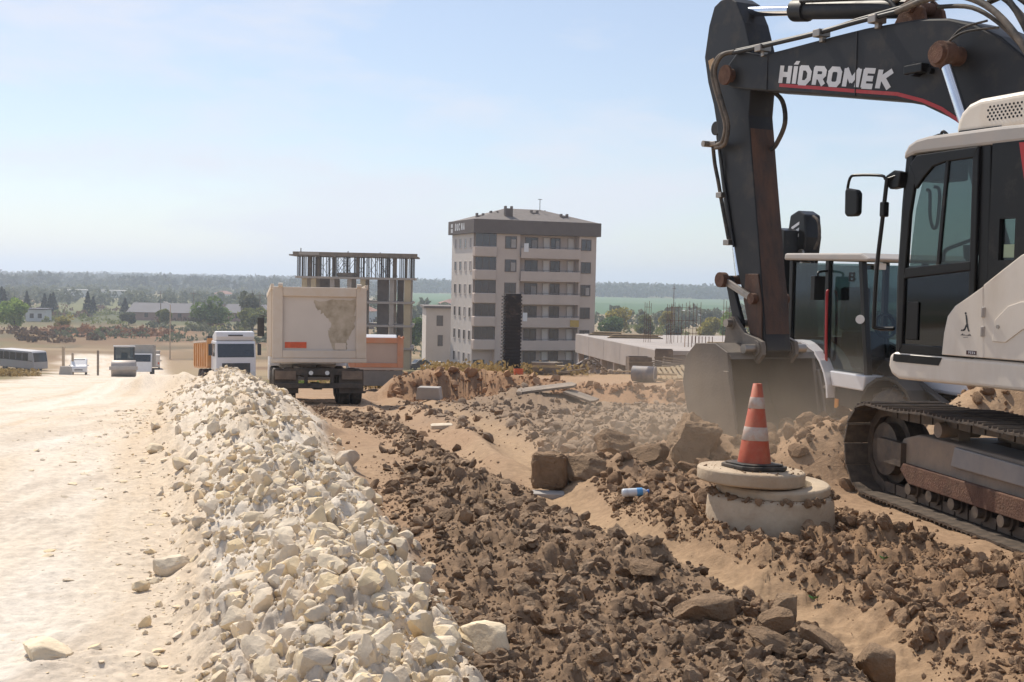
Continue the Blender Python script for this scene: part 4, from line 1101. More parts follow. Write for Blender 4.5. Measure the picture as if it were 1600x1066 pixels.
    c = U(); c.prism([(.35, 1.45), (.33, 1.61), (.22, 1.71), (.11, 1.745), (-.4, 1.76), (-.4, 1.60), (.02, 1.58), (.10, 1.54), (.23, 1.45)], Yo + .0302, Yo + .038); c.build('recessed_hatch', M_CREAM, body, .006)
    c = U(); c.cyl((.30, Yo + .036, 1.56), (.30, Yo + .044, 1.56), .014); c.build('hatch_lock', M_STEEL, body)
    for z in (1.52, 1.66):
        c = U(); c.box((.44, Yo + .036, z), (.03, .014, .075)); c.cyl((.44, Yo + .046, z - .03), (.44, Yo + .046, z + .03), .009, n=8); c.build('hinge', M_ROOF, body, .003)
    c = U()   # walking figure and signature print
    def blot(pts): c.prism(pts, Yo + .0322, Yo + .0332)
    blot([(.612, 1.655), (.60, 1.655), (.596, 1.642), (.606, 1.636), (.615, 1.645)]); blot([(.608, 1.636), (.595, 1.636), (.585, 1.60), (.582, 1.57), (.595, 1.562), (.602, 1.60)])
    blot([(.60, 1.565), (.58, 1.57), (.570, 1.53), (.560, 1.515), (.575, 1.512), (.588, 1.54)]); blot([(.602, 1.562), (.590, 1.55), (.604, 1.52), (.622, 1.512), (.630, 1.522), (.612, 1.535)])
    blot([(.64, 1.525), (.625, 1.525), (.63, 1.512), (.648, 1.515)])
    for i in range(9): blot([(.645 - i * .012, 1.485 + .006 * math.sin(i * 2.1)), (.636 - i * .012, 1.49 + .008 * math.sin(i * 1.3)), (.634 - i * .012, 1.484), (.643 - i * .012, 1.479)])
    blot([(.62, 1.468), (.575, 1.472), (.575, 1.469), (.62, 1.465)])
    c.build('figure_print', M_DECAL, body)
    c = U(); c.prism([(.585, 1.372), (.585, 1.342), (.49, 1.342), (.49, 1.372)], Yo + .0322, Yo + .034); pl = c.build('name_plate', M_PLATE, body)
    c = U(); lettering(c, 'PERA', lambda s, t, k: (.565 - s * .065, Yo + .0343 + .0002 * k, 1.347 + t * .02), .25, .10); c.build('plate_lettering', M_WHITEPRINT, pl)
    # deck, engine hood, counterweight, far side
    c = U(); c.bb(-1.9, 1.25, -1.40, .44, 1.12, 1.31); c.build('main_frame', M_BOOM, body, .02)
    c = U(); c.bb(-1.9, -.5, -1.40, 1.38, 1.32, 2.34); c.build('engine_hood', M_CREAM, body, .05, 3)
    c = U(); c.slab([(-2.0, -1.42), (-2.0, 1.42), (-2.35, 1.40), (-2.68, 1.0), (-2.8, 0), (-2.68, -1.0), (-2.35, -1.40)], 1.15, 2.2); c.build('counterweight', M_CREAM, body, .06, 3)
    c = U(); c.bb(-.5, 1.0, -1.40, -.50, 1.315, 2.05); c.build('tank_box', M_CREAM, body, .04)
    # ---- undercarriage
    W = lambda: MB(LOWM)
    c = W(); c.cyl((0, 0, .72), (0, 0, 1.12), .62, n=32); c.build('slewing_ring', M_TFRAME, ex)
    c = W(); c.bb(-.75, .75, -.9, .9, .42, .74); c.bb(-.9, -.55, -1.1, 1.1, .34, .62); c.bb(.55, .9, -1.1, 1.1, .34, .62); c.build('centre_frame', M_TFRAME, ex, .02)
    # shoe: plate with three grousers and a lip, built once
    sh = MB()
    sh.prism([(-.088, .0), (-.096, .012), (-.086, .028), (-.078, .012), (-.03, .012), (-.024, .030), (-.014, .030), (-.008, .012), (.04, .012), (.046, .030), (.056, .030), (.062, .012), (.096, .008), (.096, -.004), (-.088, -.008)], -.35, .35)
    shoe_me = sh.mesh('track_shoe', M_TRACK)
    # loop path in the track plane
    r = .40; xa, xb = -1.70, 1.68
    def path():
        P = []
        n = 400
        for i in range(n + 1):
            t = i / n; P.append((xa + (xb - xa) * t, .035))
        for i in range(1, 121):
            a = -math.pi / 2 + math.pi * i / 120; P.append((xb + .385 * math.cos(a), .42 + .385 * math.sin(a)))
        for i in range(1, n):
            t = i / n; x = xb + (xa - xb) * t
            sag = .03 * math.sin(math.pi * t) + .028 * math.exp(-((x - .75) / .35) ** 2) + .028 * math.exp(-((x + .75) / .35) ** 2) - .03 * abs(math.sin(2 * math.pi * t))
            P.append((x, .805 + sag))
        for i in range(0, 120):
            a = math.pi / 2 + math.pi * i / 120; P.append((xa + .385 * math.cos(a), .42 + .385 * math.sin(a)))
        return np.array(P)
    P = path(); S = np.concatenate([[0], np.cumsum(np.hypot(*np.diff(P, axis=0).T))]); tot = S[-1]; ns = int(round(tot / .19))
    for side in (1, -1):
        yc = side * 1.22
        tr = empty('track', LOWM @ Vector((0, yc, 0))); tr.parent = ex
        tr.location = LOWM @ Vector((0, yc, 0))
        def put(name, me, x, z, ang):
            o = link(name, me, tr)
            m = LOWM @ Matrix.Translation((x, 0, z)) @ Matrix.Rotation(-ang, 4, 'Y')
            o.matrix_basis = m
            return o
        ch = MB()
        for k in range(ns):
            s = (k + .35) * tot / ns
            x = np.interp(s, S, P[:, 0]); z = np.interp(s, S, P[:, 1])
            x2 = np.interp((s + .05) % tot, S, P[:, 0]); z2 = np.interp((s + .05) % tot, S, P[:, 1])
            # outward normal is right of travel: rotate so local +z points out
            a = math.atan2(z2 - z, x2 - x) + math.pi
            put('track_shoe', shoe_me, float(x), float(z), a)
            cm_ = LOWM @ Matrix.Translation((float(x), 0, float(z))) @ Matrix.Rotation(-a, 4, 'Y'); ch.M = cm_
            for q in (1, -1): ch.box((0, q * .11, -.055), (.17, .05, .085))
        tag(ch.build('track_chain', M_TRACK, tr), kind='stuff')
        T = lambda: MB(LOWM)
        fr_ = T(); yo = .30 * side
        fr_.prism([(-1.45, .34), (-1.5, .50), (-1.2, .62), (1.1, .62), (1.35, .56), (1.45, .42), (1.35, .30), (-1.3, .27)], -.17, .17)
        f = fr_.build('track_frame', M_TFRAME, tr, .02)
        g = T(); g.prism([(-1.35, .30), (-1.3, .20), (1.15, .20), (1.3, .30), (1.25, .36), (-1.25, .36)], side * .172, side * .22); g.build('roller_guard', M_RUST, tr, .008)
        g = T(); g.prism([(-.95, .44), (-.95, .58), (.5, .60), (.55, .44)], side * .172, side * .20); g.build('frame_cover', mat('dusty_pale_steel', (.30, .27, .25), .6, .2, .15, 4, dust=.4, dustcol=(.40, .31, .23)) if side == 1 else M_TFRAME, tr, .01)
        for k in range(8):
            x = -1.18 + k * .335
            g = T(); g.cyl((x, -.16, .155), (x, .16, .155), .075, n=14); g.cyl((x, side * .16, .155), (x, side * .215, .155), .048, n=12); g.cyl((x, side * .06, .155), (x, side * .13, .155), .10, n=16); g.cyl((x, -side * .06, .155), (x, -side * .13, .155), .10, n=16); g.build('track_roller', M_TRACK, tr)
        for x in (-.75, .75):
            g = T(); g.cyl((x, -.15, .70), (x, .20 * side if side > 0 else .15, .70), .062, n=14); g.box((x, 0, .66), (.12, .1, .1)); g.build('carrier_roller', M_TFRAME, tr)
        g = T(); g.cyl((xb, -.07, .42), (xb, .07, .42), .30, n=28); g.cyl((xb, -.16, .42), (xb, .16, .42), .23, n=24); g.box((xb - .18, side * .19, .42), (.42, .06, .2)); g.build('idler', M_TRACK, tr)
        g = T()
        n = 21
        for i in range(n):
            a0 = 2 * math.pi * i / n
            g.prism([(xa + .26 * math.cos(a0 - .13), .42 + .26 * math.sin(a0 - .13)), (xa + .33 * math.cos(a0 - .05), .42 + .33 * math.sin(a0 - .05)), (xa + .33 * math.cos(a0 + .05), .42 + .33 * math.sin(a0 + .05)), (xa + .26 * math.cos(a0 + .13), .42 + .26 * math.sin(a0 + .13))], -.03, .03)
        g.cyl((xa, -.04, .42), (xa, .04, .42), .27, n=28); g.cyl((xa, -.2, .42), (xa, .2, .42), .2, n=24); g.build('sprocket', M_TFRAME, tr)
    return ex
build_excavator()

# ------------------------------------------------------------------ near objects
M_CONC = mat('pale_concrete', (.50, .40, .285), .85, 0, .14, 4, dust=.52, dustcol=(.36, .245, .15), dscale=3.0, bump=.7, bscale=30)
M_CONCG = mat('grey_concrete', (.36, .335, .31), .85, 0, .15, 1.2, dust=.3, dustcol=(.34, .26, .19), dscale=1.0, bump=.3, bscale=25)
M_CONE = mat('faded_orange_plastic', (.43, .07, .025), .55, 0, .15, 9, dust=.42, dustcol=(.42, .23, .14), dscale=7)
M_BAND = mat('worn_white_band', (.50, .43, .37), .5, 0, .1, 18, dust=.45, dustcol=(.46, .20, .11), dscale=26)
M_WOOD = mat('sawn_timber', (.46, .34, .20), .75, 0, .2, 5, dust=.2, bump=.2, bscale=60)
M_OLDWOOD = mat('weathered_timber', (.22, .175, .135), .8, 0, .25, 3, dust=.3, bump=.2, bscale=40)

def build_manhole():
    x, y = 1.865, 8.62
    z0 = -.12
    mh = empty('manhole', (x, y, z0), 0, 'concrete manhole shaft ringed by earth with an orange cone on its lid', 'manhole')
    b = MB(); b.lathe([(.30, .0), (.47, .0), (.445, .42), (.435, .455), (.41, .47), (.30, .47), (.30, .0)], 48, (0, 0, 0)); b.build('shaft_ring', M_CONC, mh, .006)
    M = Matrix.Translation((.02, .01, .47)) @ Matrix.Rotation(R_(1.5), 4, 'X')
    b = MB(M); b.lathe([(.27, .004), (.385, .004), (.40, .016), (.40, .06), (.385, .075), (.27, .075), (.27, .004)], 48); b.build('neck_ring', M_CONC, mh, .004)
    M = Matrix.Translation((-.150, -.03, .548)) @ Matrix.Rotation(R_(2.2), 4, 'Y') @ Matrix.Rotation(R_(-1.2), 4, 'X')
    b = MB(M); b.lathe([(0, .0), (.365, .0), (.378, .012), (.380, .085), (.368, .098), (0, .098)], 48); lid = b.build('lid', M_CONC, mh, .004)
    rg = np.random.default_rng(5); n = 420
    a = rg.uniform(0, 6.28, n); r = .36 * np.sqrt(rg.uniform(0, 1, n))
    pos = np.column_stack([r * np.cos(a), r * np.sin(a), np.full(n, .096)])
    pos = np.array([list(M @ Vector(p)) for p in pos])
    me = stuff_mesh('grit', [rock_proto(1500 + i, 1, 7, .15) for i in range(4)], pos, np.clip(.0025 * rg.pareto(2, n) + .0025, .002, .014), M_CLODB, rg, .5, .3)
    tag(link('grit', me, lid), kind='stuff')
    n = 260; a = rg.uniform(0, 6.28, n); r = rg.uniform(.37, .45, n)
    me = stuff_mesh('dirt_crumbs', [rock_proto(1520 + i, 2, 7, .3) for i in range(4)], np.column_stack([r * np.cos(a), r * np.sin(a), np.full(n, .462)]), np.clip(.007 * rg.pareto(1.8, n) + .006, .005, .035), M_CLODB, rg, .6, .3)
    tag(link('dirt_crumbs', me, mh), kind='stuff')
    # cone
    base = Vector((x, y, z0)) + (M @ Vector((.015, -.02, .100)))
    cn = empty('traffic_cone', base, R_(24), 'faded orange traffic cone with two worn white bands on the manhole lid', 'traffic cone')
    cn.rotation_euler = (R_(-1.5), R_(2.0), R_(24))
    o8 = [(-.19, -.13), (-.13, -.19), (.13, -.19), (.19, -.13), (.19, .13), (.13, .19), (-.13, .19), (-.19, .13)]
    b = MB(); b.slab(o8, .0, .028); b.slab([(p[0] * .88, p[1] * .88) for p in o8], .0282, .042); b.build('rubber_base', M_RUBBER, cn, .008)
    def R(z): return .118 - (.118 - .032) * (z - .04) / .56
    b = MB(); b.lathe([(R(.0425), .0425), (R(.6), .60), (R(.6) - .008, .602), (R(.6) - .010, .58), (R(.1) - .01, .10)], 32); b.build('cone_body', M_CONE, cn)
    for za, zb_ in ((.20, .295), (.425, .505)):
        b = MB(); b.lathe([(R(za) + .0004, za), (R(za) + .0022, za + .002), (R(zb_) + .0022, zb_ - .002), (R(zb_) + .0004, zb_)], 32); b.build('white_band', M_BAND, cn)
build_manhole()

def block(name, label, cat, loc, dims, rot, m, seed, planes=9, rough=.06, sub=4, box=.62):
    """one larger lump with broken faces"""
    rg = np.random.default_rng(seed)
    V, F = ico(sub)
    P = np.sign(V) * np.abs(V) ** box
    P /= np.abs(P).max(0)
    rad = np.ones(len(V)) * 2
    for _ in range(planes + 3):
        n = rg.normal(size=3); n /= np.linalg.norm(n); dd = rg.uniform(.62, 1.02); c = P @ n
        over = np.maximum(c - dd, 0); P = P - over[:, None] * n[None]
    nn = rough * (noise3(P, 1.9, seed) + .7 * noise3(P, 4.3, seed + 5) + .5 * noise3(P, 9.0, seed + 6) + .35 * noise3(P, 17.0, seed + 7))
    P = P * (1 + nn)[:, None]
    P = P * np.array(dims)[None] / 2
    me = mesh_np(name, P, F, m, True, 35)
    o = link(name, me)
    o.location = loc; o.rotation_euler = rot
    return tag(o, label, cat)

def gz(x, y): return float(H(np.array([x]), np.array([y]))[0])

def build_blocks():
    block('stone_block', 'upright squarish brown block standing on a small concrete slab', 'boulder', (.37, 11.05, gz(.37, 11.05) + .20), (.31, .28, .32), (0, R_(2), R_(-8)), M_BLOCK, 41, -1, .11, 5, .36)
    b = MB(); b.box((0, 0, 0), (.30, .20, .05)); o = b.build('concrete_slab', M_CONCG, None, .008); o.location = (.35, 10.84, gz(.35, 10.84) + .03); o.rotation_euler = (0, 0, R_(-4)); tag(o, 'thin grey concrete slab under the squarish brown block', 'slab')
    block('earth_lump', 'tan lump of earth lying against the squarish brown block', 'boulder', (.68, 11.1, gz(.68, 11.1) + .08), (.36, .4, .26), (R_(8), R_(-12), R_(20)), M_BLOCK, 42, 8, .1)
    block('earth_lump', 'low dusty lump between the square block and the great boulder', 'boulder', (1.02, 12.2, gz(1.02, 12.2) + .12), (.42, .4, .34), (R_(5), R_(9), R_(50)), M_BLOCK, 43, 8, .1)
    block('boulder', 'great dusty boulder with a sloping pale top beside the bucket', 'boulder', (1.82, 12.1, gz(1.82, 12.1) + .15), (.62, .6, .52), (R_(6), R_(-17), R_(15)), M_BLOCK, 44, 9, .15, 5)
    block('earth_lump', 'flat lump sunk in the earth in front of the great boulder', 'boulder', (1.33, 11.6, gz(1.33, 11.6) + .08), (.5, .4, .26), (R_(-6), R_(9), R_(80)), M_BLOCK, 45, 8, .1)
    slabs = [(1.02, 6.25, .34, .26, .14, (6, -8, 12), 'flat topped clay slab, the largest on the clod windrow'), (1.28, 5.72, .24, .22, .07, (14, 16, 40), 'thin tilted clay slab at the bottom edge beside the round clod'),
             (1.50, 5.72, .24, .16, .10, (-8, 24, -25), 'sloping clay slab between the thin slab and the round clod'), (1.76, 5.66, .20, .19, .20, (10, 0, 0), 'round grey clod resting beside the wheel rut'),
             (.80, 7.05, .24, .2, .07, (5, -10, 60), 'small pale clay slab high on the clod windrow'), (1.46, 6.25, .16, .14, .15, (0, 10, 30), 'upright grey clod at the edge of the wheel rut'),
             (1.36, 6.02, .2, .16, .12, (10, -20, 10), 'wedge shaped clay piece above the sloping slab')]
    for i, (x, y, a, b_, c, rt, lab) in enumerate(slabs):
        block('clay_slab' if c < .13 else 'clod', lab, 'earth lump', (x, y, gz(x, y) + c * .35 + .03), (a, b_, c), tuple(R_(q) for q in rt), M_BLOCK, 60 + i, 9, .09)
    big = [(-1.52, 11.3, .24, .2, .19, 'lone pale boulder on the tan strip right of the rubble'), (-2.06, 7.4, .22, .18, .14, 'wedge shaped white stone standing out on the road'),
           (-3.8, 12.9, .2, .2, .12, 'pale flat stone at the far left toe of the rubble'), (-2.20, 5.75, .34, .22, .10, 'long low white stone at the bottom left of the road'),
           (-.10, 5.72, .30, .2, .2, 'pointed white stone at the right toe of the rubble'), (-2.1, 6.9, .10, .09, .08, 'small round white stone alone on the road')]
    for i, (x, y, a, b_, c, lab) in enumerate(big):
        block('limestone_rock', lab, 'rock', (x, y, gz(x, y) + c * .3), (a, b_, c), (R_(6 * i), R_(-5), R_(40 * i)), M_LIME, 90 + i, 10, .06)
    # water bottle lying on the earth
    bx, by = 1.02, 9.78
    bo = empty('water_bottle', (bx, by, gz(bx, by) + .075), R_(8), 'clear plastic bottle with a blue label lying on the earth', 'bottle')
    bo.rotation_euler = (0, R_(-3), R_(8))
    mg = mat('cloudy_plastic', (.62, .66, .70), .15, 0, .1, 20)
    M = Matrix.Rotation(R_(90), 4, 'Y')
    b = MB(M); b.lathe([(0, -.105), (.028, -.105), (.033, -.095), (.033, -.06), (.030, -.055), (.033, -.05), (.033, .02), (.033, .055), (.022, .085), (.013, .092), (.013, .105), (0, .105)], 20); b.build('bottle_body', mg, bo)
    b = MB(M); b.lathe([(.0336, .012), (.0342, .014), (.0342, .058), (.0336, .06)], 20); b.build('label_band', mat('blue_label', (.10, .32, .62), .4), bo)
    b = MB(M); b.lathe([(0, .118), (.015, .118), (.016, .116), (.016, .100), (0, .100)], 14); b.build('cap', mat('blue_cap', (.05, .16, .5), .4), bo)
    # two green sprigs in the loose earth
    mg2 = mat('weed_leaf', (.06, .16, .03), .6)
    for i, (x, y, lab) in enumerate(((2.36, 7.55, 'tiny green sprig in the brown clods near the tracks'), (1.78, 6.98, 'tiny green sprig low in the brown clods'))):
        b = MB(); z = gz(x, y) + .03
        for k in range(7):
            a = k * 2.4; l = .022 + .012 * (k % 3)
            d = Vector((math.cos(a), math.sin(a), .7)) * l; n = Vector((-math.sin(a), math.cos(a), 0)) * l * .4
            b.add([(x, y, z), Vector((x, y, z)) + d * .6 + n, Vector((x, y, z)) + d, Vector((x, y, z)) + d * .6 - n], [(0, 1, 2, 3)])
        tag(b.build('sprig', mg2), lab, 'weed')
    # broken sheet and scrap lying on the dug earth
    for i, (x, y, l, w, rz, tl, lab) in enumerate(((.95, 33.0, 1.7, .6, 10, 7, 'grey broken board lying on the dug earth heap'), (1.9, 32.6, .9, .5, -30, -14, 'short pale board beside the broken grey board'), (-1.06, 18.7, .34, .2, 10, 2, 'white scrap lying in the wheel rut'))):
        b = MB(); b.slab([(-l / 2, -w / 2), (l * .42, -w / 2), (l / 2, -w * .1), (l * .46, w / 2), (-l * .4, w / 2), (-l / 2, w * .2)], -.03, .03)
        o = b.build('broken_board', M_OLDWOOD if i < 2 else M_LIME, None, .005); o.location = (x, y, gz(x, y) + (.16 if i < 2 else .05)); o.rotation_euler = (R_(4), R_(-tl), R_(rz)); tag(o, lab, 'board')
build_blocks()

# ------------------------------------------------------------------ vehicles
M_TIPPER = mat('dusty_beige_paint', (.62, .535, .45), .55, 0, .06, 1.0, dust=.45, dustcol=(.56, .41, .26), dscale=1.1, bump=.1, bscale=12)
M_TIPPERP = mat('dusty_pale_panel', (.60, .525, .455), .5, 0, .05, 1.0, dust=.2, dustcol=(.48, .38, .28), dscale=.8, bump=.08, bscale=12)
M_STAIN = mat('dried_mud_stain', (.37, .30, .205), .85, 0, .25, 3.0, dust=.55, dustcol=(.55, .47, .385), dscale=3.0)
M_CHASSIS = mat('dirty_chassis', (.055, .045, .038), .75, .1, .3, 2, dust=.45, dustcol=(.20, .145, .10), dscale=2)
M_ORANGEP = mat('faded_orange_paint', (.52, .20, .09), .55, 0, .1, 1.5, dust=.5, dustcol=(.46, .34, .26), dscale=1.0)
M_PINKP = mat('dusty_pinkish_panel', (.44, .33, .265), .6, 0, .06, 1.2, dust=.35, dustcol=(.46, .36, .28))
M_ORANGE2 = mat('orange_tipper_paint', (.62, .27, .06), .5, 0, .08, 1.0, dust=.42, dustcol=(.52, .42, .32), dscale=1.0)
M_WHITEP = mat('white_vehicle_paint', (.72, .71, .72), .35, 0, .03, 2, dust=.22, dustcol=(.58, .50, .42), dscale=1.5)
M_DGREY = mat('dark_grey_plastic', (.035, .035, .037), .55, 0, .15, 3, dust=.3, dustcol=(.24, .19, .15))
M_WINDOW = mat('dark_vehicle_glass', (.018, .022, .026), .08, 0, .1, 2, spec=.8)
M_LAMP = mat('clear_lamp', (.7, .7, .68), .2, 0, .05, 5)
M_REDLAMP = mat('red_orange_reflector', (.60, .085, .02), .4, 0, .25, 9, dust=.2)
M_AMBER = mat('amber_lamp', (.75, .28, .02), .35)
M_SILVER = mat('silver_fender_paint', (.74, .74, .75), .2, .1, .04, 4, dust=.12, dustcol=(.45, .37, .29))
M_YRIM = mat('dusty_yellow_rim', (.44, .34, .17), .6, 0, .1, 6, dust=.4, dustcol=(.42, .32, .22))

def vehicle(name, label, cat, x, y, head, pitch=0.0, group=None, dz=0.0, roll=0.0, z=None):
    """head in degrees right of +Y; local x forward, y left"""
    o = empty(name, (x, y, (gz(x, y) if z is None else z) + dz), 0, label, cat, group)
    o.rotation_euler = (R_(roll), R_(pitch), R_(90 - head))
    return o

def wheel(root, x, y, r, w, rim_m=M_STEEL, dual=False, tyre_m=M_RUBBER, side=1, lugs=0):
    n = 28
    b = MB()
    prof = [(r * .58, -w / 2), (r * .86, -w / 2), (r * .97, -w * .40), (r, -w * .25), (r, w * .25), (r * .97, w * .40), (r * .86, w / 2), (r * .58, w / 2), (r * .58, -w / 2)]
    b.lathe(prof, n, (x, y, r), True, 'Y')
    if lugs:
        for k in range(lugs):
            a = 2 * math.pi * k / lugs
            for s in (1, -1):
                a2 = a + (.5 * 2 * math.pi / lugs if s < 0 else 0)
                m = Matrix.Translation((x, y, r)) @ Matrix.Rotation(a2, 4, 'Y') @ Matrix.Translation((0, s * w * .22, r * 1.0)) @ Matrix.Rotation(R_(35 * s), 4, 'Z')
                b.M = m; b.box((0, 0, 0), (r * .07, w * .52, r * .07))
        b.M = Matrix.Identity(4)
    t = b.build('wheel', tyre_m, root)
    b = MB()
    b.lathe([(0, side * w * .22), (r * .2, side * w * .30), (r * .24, side * w * .12), (r * .52, side * w * .10), (r * .60, side * w * .44), (r * .585, side * w * .46), (r * .585, -side * w * .3)], 24, (x, y, r), True, 'Y')
    b.build('rim', rim_m, t)
    return t

def build_tipper_rear(label, x, y, head, pitch, big=True):
    """six-wheel tipper lorry, mostly seen from behind"""
    t = vehicle('tipper_truck', label, 'truck', x, y, head, pitch, dz=-.06)
    mp, mf = (M_TIPPERP, M_TIPPER) if big else (M_PINKP, M_ORANGEP)
    W = 1.25
    z0, z1 = (1.30, 3.26) if big else (1.16, 2.62)
    # load body
    b = MB(); b.bb(.16, 5.9, -W, -W + .07, z0 + .05, z1 - .03); b.bb(.16, 5.9, W - .07, W, z0 + .05, z1 - .03); b.bb(.16, 5.9, -W + .07, W - .07, z0 + .05, z0 + .2); b.bb(5.8, 5.9, -W + .07, W - .07, z0 + .2, z1 + .1)
    body = b.build('load_body', M_TIPPER if big else M_PINKP, t, .02)
    for s in (1, -1):
        for k in range(7):
            b = MB(); xx = .5 + k * .85; b.bb(xx, xx + .12, s * W, s * (W + .055), z0 + .06, z1 - .06); b.build('side_rib', mf, body, .01)
        b = MB(); b.bb(.1, 5.9, s * (W - .02), s * (W + .07), z1 - .05, z1 + .08); b.build('top_rail', mf, body, .015)
    # tailgate: frame bars round a set-back panel
    tg = MB(); tg.bb(.07, .10, -W + .18, W - .18, z0 + .22, z1 - .2); gate = tg.build('tailgate', mp, t)
    for (a, b_, c, d) in ((-W - .02, -W + .26, z0 + .02, z1), (W - .26, W + .02, z0 + .02, z1), (-W + .26, W - .26, z1 - .26, z1 - .004), (-W + .26, W - .26, z0 + .024, z0 + .24)):
        b = MB(); b.bb(-.02, .12, a, b_, c, d); b.build('gate_frame', mf if big else (M_ORANGEP if True else mf), gate, .02)
    if big:
        st = MB()
        outl = [(.15, z1 - .36), (-.95, z1 - .34), (-.96, z1 - 1.0), (-.80, z1 - 1.35), (-.72, z1 - 1.70), (-.35, z1 - 1.72), (-.22, z1 - 1.3), (-.30, z1 - .95), (-.05, z1 - .70), (.12, z1 - .55)]
        q_ = []; rj = random.Random(12)
        for (p0, p1) in zip(outl, outl[1:] + outl[:1]):
            for k in range(7):
                f_ = k / 7; q_.append((p0[0] + (p1[0] - p0[0]) * f_ + rj.uniform(-.035, .035), p0[1] + (p1[1] - p0[1]) * f_ + rj.uniform(-.05, .05)))
        outl = q_; n = len(outl)
        st.add([(.066, p[0], p[1]) for p in outl], [tuple(range(n))])
        s_ = st.build('mud_stain', M_STAIN, gate); s_['label'] = 'dark dried mud stain running down the tailgate'
        b = MB(); b.bb(.055, .068, .35, .93, z0 + .30, z0 + .46); b.build('reflector_plate', M_REDLAMP, gate)
        b = MB(); b.bb(.052, .066, -.72, -.42, z0 + .26, z0 + .44); b.build('pale_patch', M_TIPPER, gate, .004)
    b = MB(); b.bb(-.03, .10, -W - .03, W + .03, z0 - .10, z0 + .02); b.build('rear_sill', M_TIPPER if big else M_PINKP, t, .02)
    for s in (1, -1):
        b = MB(); b.cyl((-.02, s * 1.0, z1 + .04), (-.02, s * 1.12, z1 + .04), .06); b.bb(-.03, .05, s * 1.02, s * 1.10, z1 - .1, z1 + .06); b.build('gate_hinge', mf, t, .01)
    # chassis
    b = MB(); b.bb(.3, 7.6, -.45, -.33, .80, 1.06); b.bb(.3, 7.6, .33, .45, .80, 1.06); b.bb(.5, .62, -.33, .33, .8, 1.04); b.bb(2.4, 2.5, -.33, .33, .8, 1.04); b.bb(.62, 2.4, -.12, .12, .45, .62); ch = b.build('chassis', M_CHASSIS, t, .01)
    b = MB(); b.bb(.12, .28, -.95, .95, .86, 1.04); b.build('cross_beam', M_CHASSIS, ch, .01)
    b = MB(); b.bb(.05, .16, -1.18, 1.18, .50, .64); b.build('rear_bumper', M_CHASSIS, t, .015)
    for s in (1, -1):
        b = MB(); b.bb(.10, .15, s * .30, s * .40, .55, 1.05); b.build('bumper_arm', M_CHASSIS, t)
        b = MB(); b.bb(.18, .22, s * .55, s * 1.22, .36, 1.02); b.build('mud_flap', M_CHASSIS if big else mat('grey_mud_flap', (.20, .175, .15), .8, dust=.3), t)
        b = MB(); b.bb(.09, .17, s * .62, s * 1.18, .74, .98); b.build('lamp_board', mat('dusty_brown_board', (.15, .105, .075), .7, dust=.3) if big else M_CHASSIS, t, .01)
        b = MB(); b.cyl((.085, s * .22, .92), (.13, s * .22, .92), .06); b.build('tail_lamp', M_LAMP, t)
        for ax in (.95, 2.3):
            wheel(t, ax, s * .75, .52, .29, M_STEEL, side=s); wheel(t, ax, s * 1.07, .52, .29, M_STEEL, side=s)
        wheel(t, 6.6, s * 1.03, .52, .31, M_STEEL, side=s)
        b = MB(); b.prism([(5.95, 1.05), (6.05, 1.2), (7.15, 1.2), (7.25, 1.05)], s * .88, s * 1.22); b.build('front_mudguard', M_WHITEP, t, .02)
    if not big:
        b = MB(); b.bb(.02, .10, -W, W, .30, 1.05); b.build('splash_board', mat('grey_dusty_board', (.185, .165, .145), .8, dust=.3, dustcol=(.26, .21, .16)), t, .02)
    # cab
    b = MB(); b.prism([(6.0, 1.1), (6.0, 2.75), (6.25, 2.92), (7.5, 2.88), (7.7, 2.7), (7.95, 1.9), (8.0, .55), (7.35, .55), (7.3, 1.1)], -1.22, 1.22); cb = b.build('cab', M_WHITEP, t, .05)
    b = MB(); b.prism([(7.72, 2.62), (7.74, 2.63), (7.965, 1.92), (7.945, 1.91)], -1.08, 1.08); b.build('windscreen', M_WINDOW, cb)
    for s in (1, -1):
        b = MB(); b.bb(6.5, 7.35, s * 1.221, s * 1.235, 1.95, 2.62); b.build('side_window', M_WINDOW, cb)
        b = MB(); b.bb(7.35, 7.47, s * 1.36, s * 1.58, 2.0, 2.62); b.tube([(7.4, s * 1.2, 2.66), (7.4, s * 1.46, 2.68)], .02, 6, 1, False); b.build('mirror', M_DGREY, cb, .02)
    return t
build_tipper_rear('big beige tipper truck seen from behind with a mud stained tailgate', -5.22, 33.0, -12.5, 3.5, True)
build_tipper_rear('smaller tipper truck with a faded orange tailgate beyond the big beige one', -6.45, 58.0, -8.0, 4.0, False)

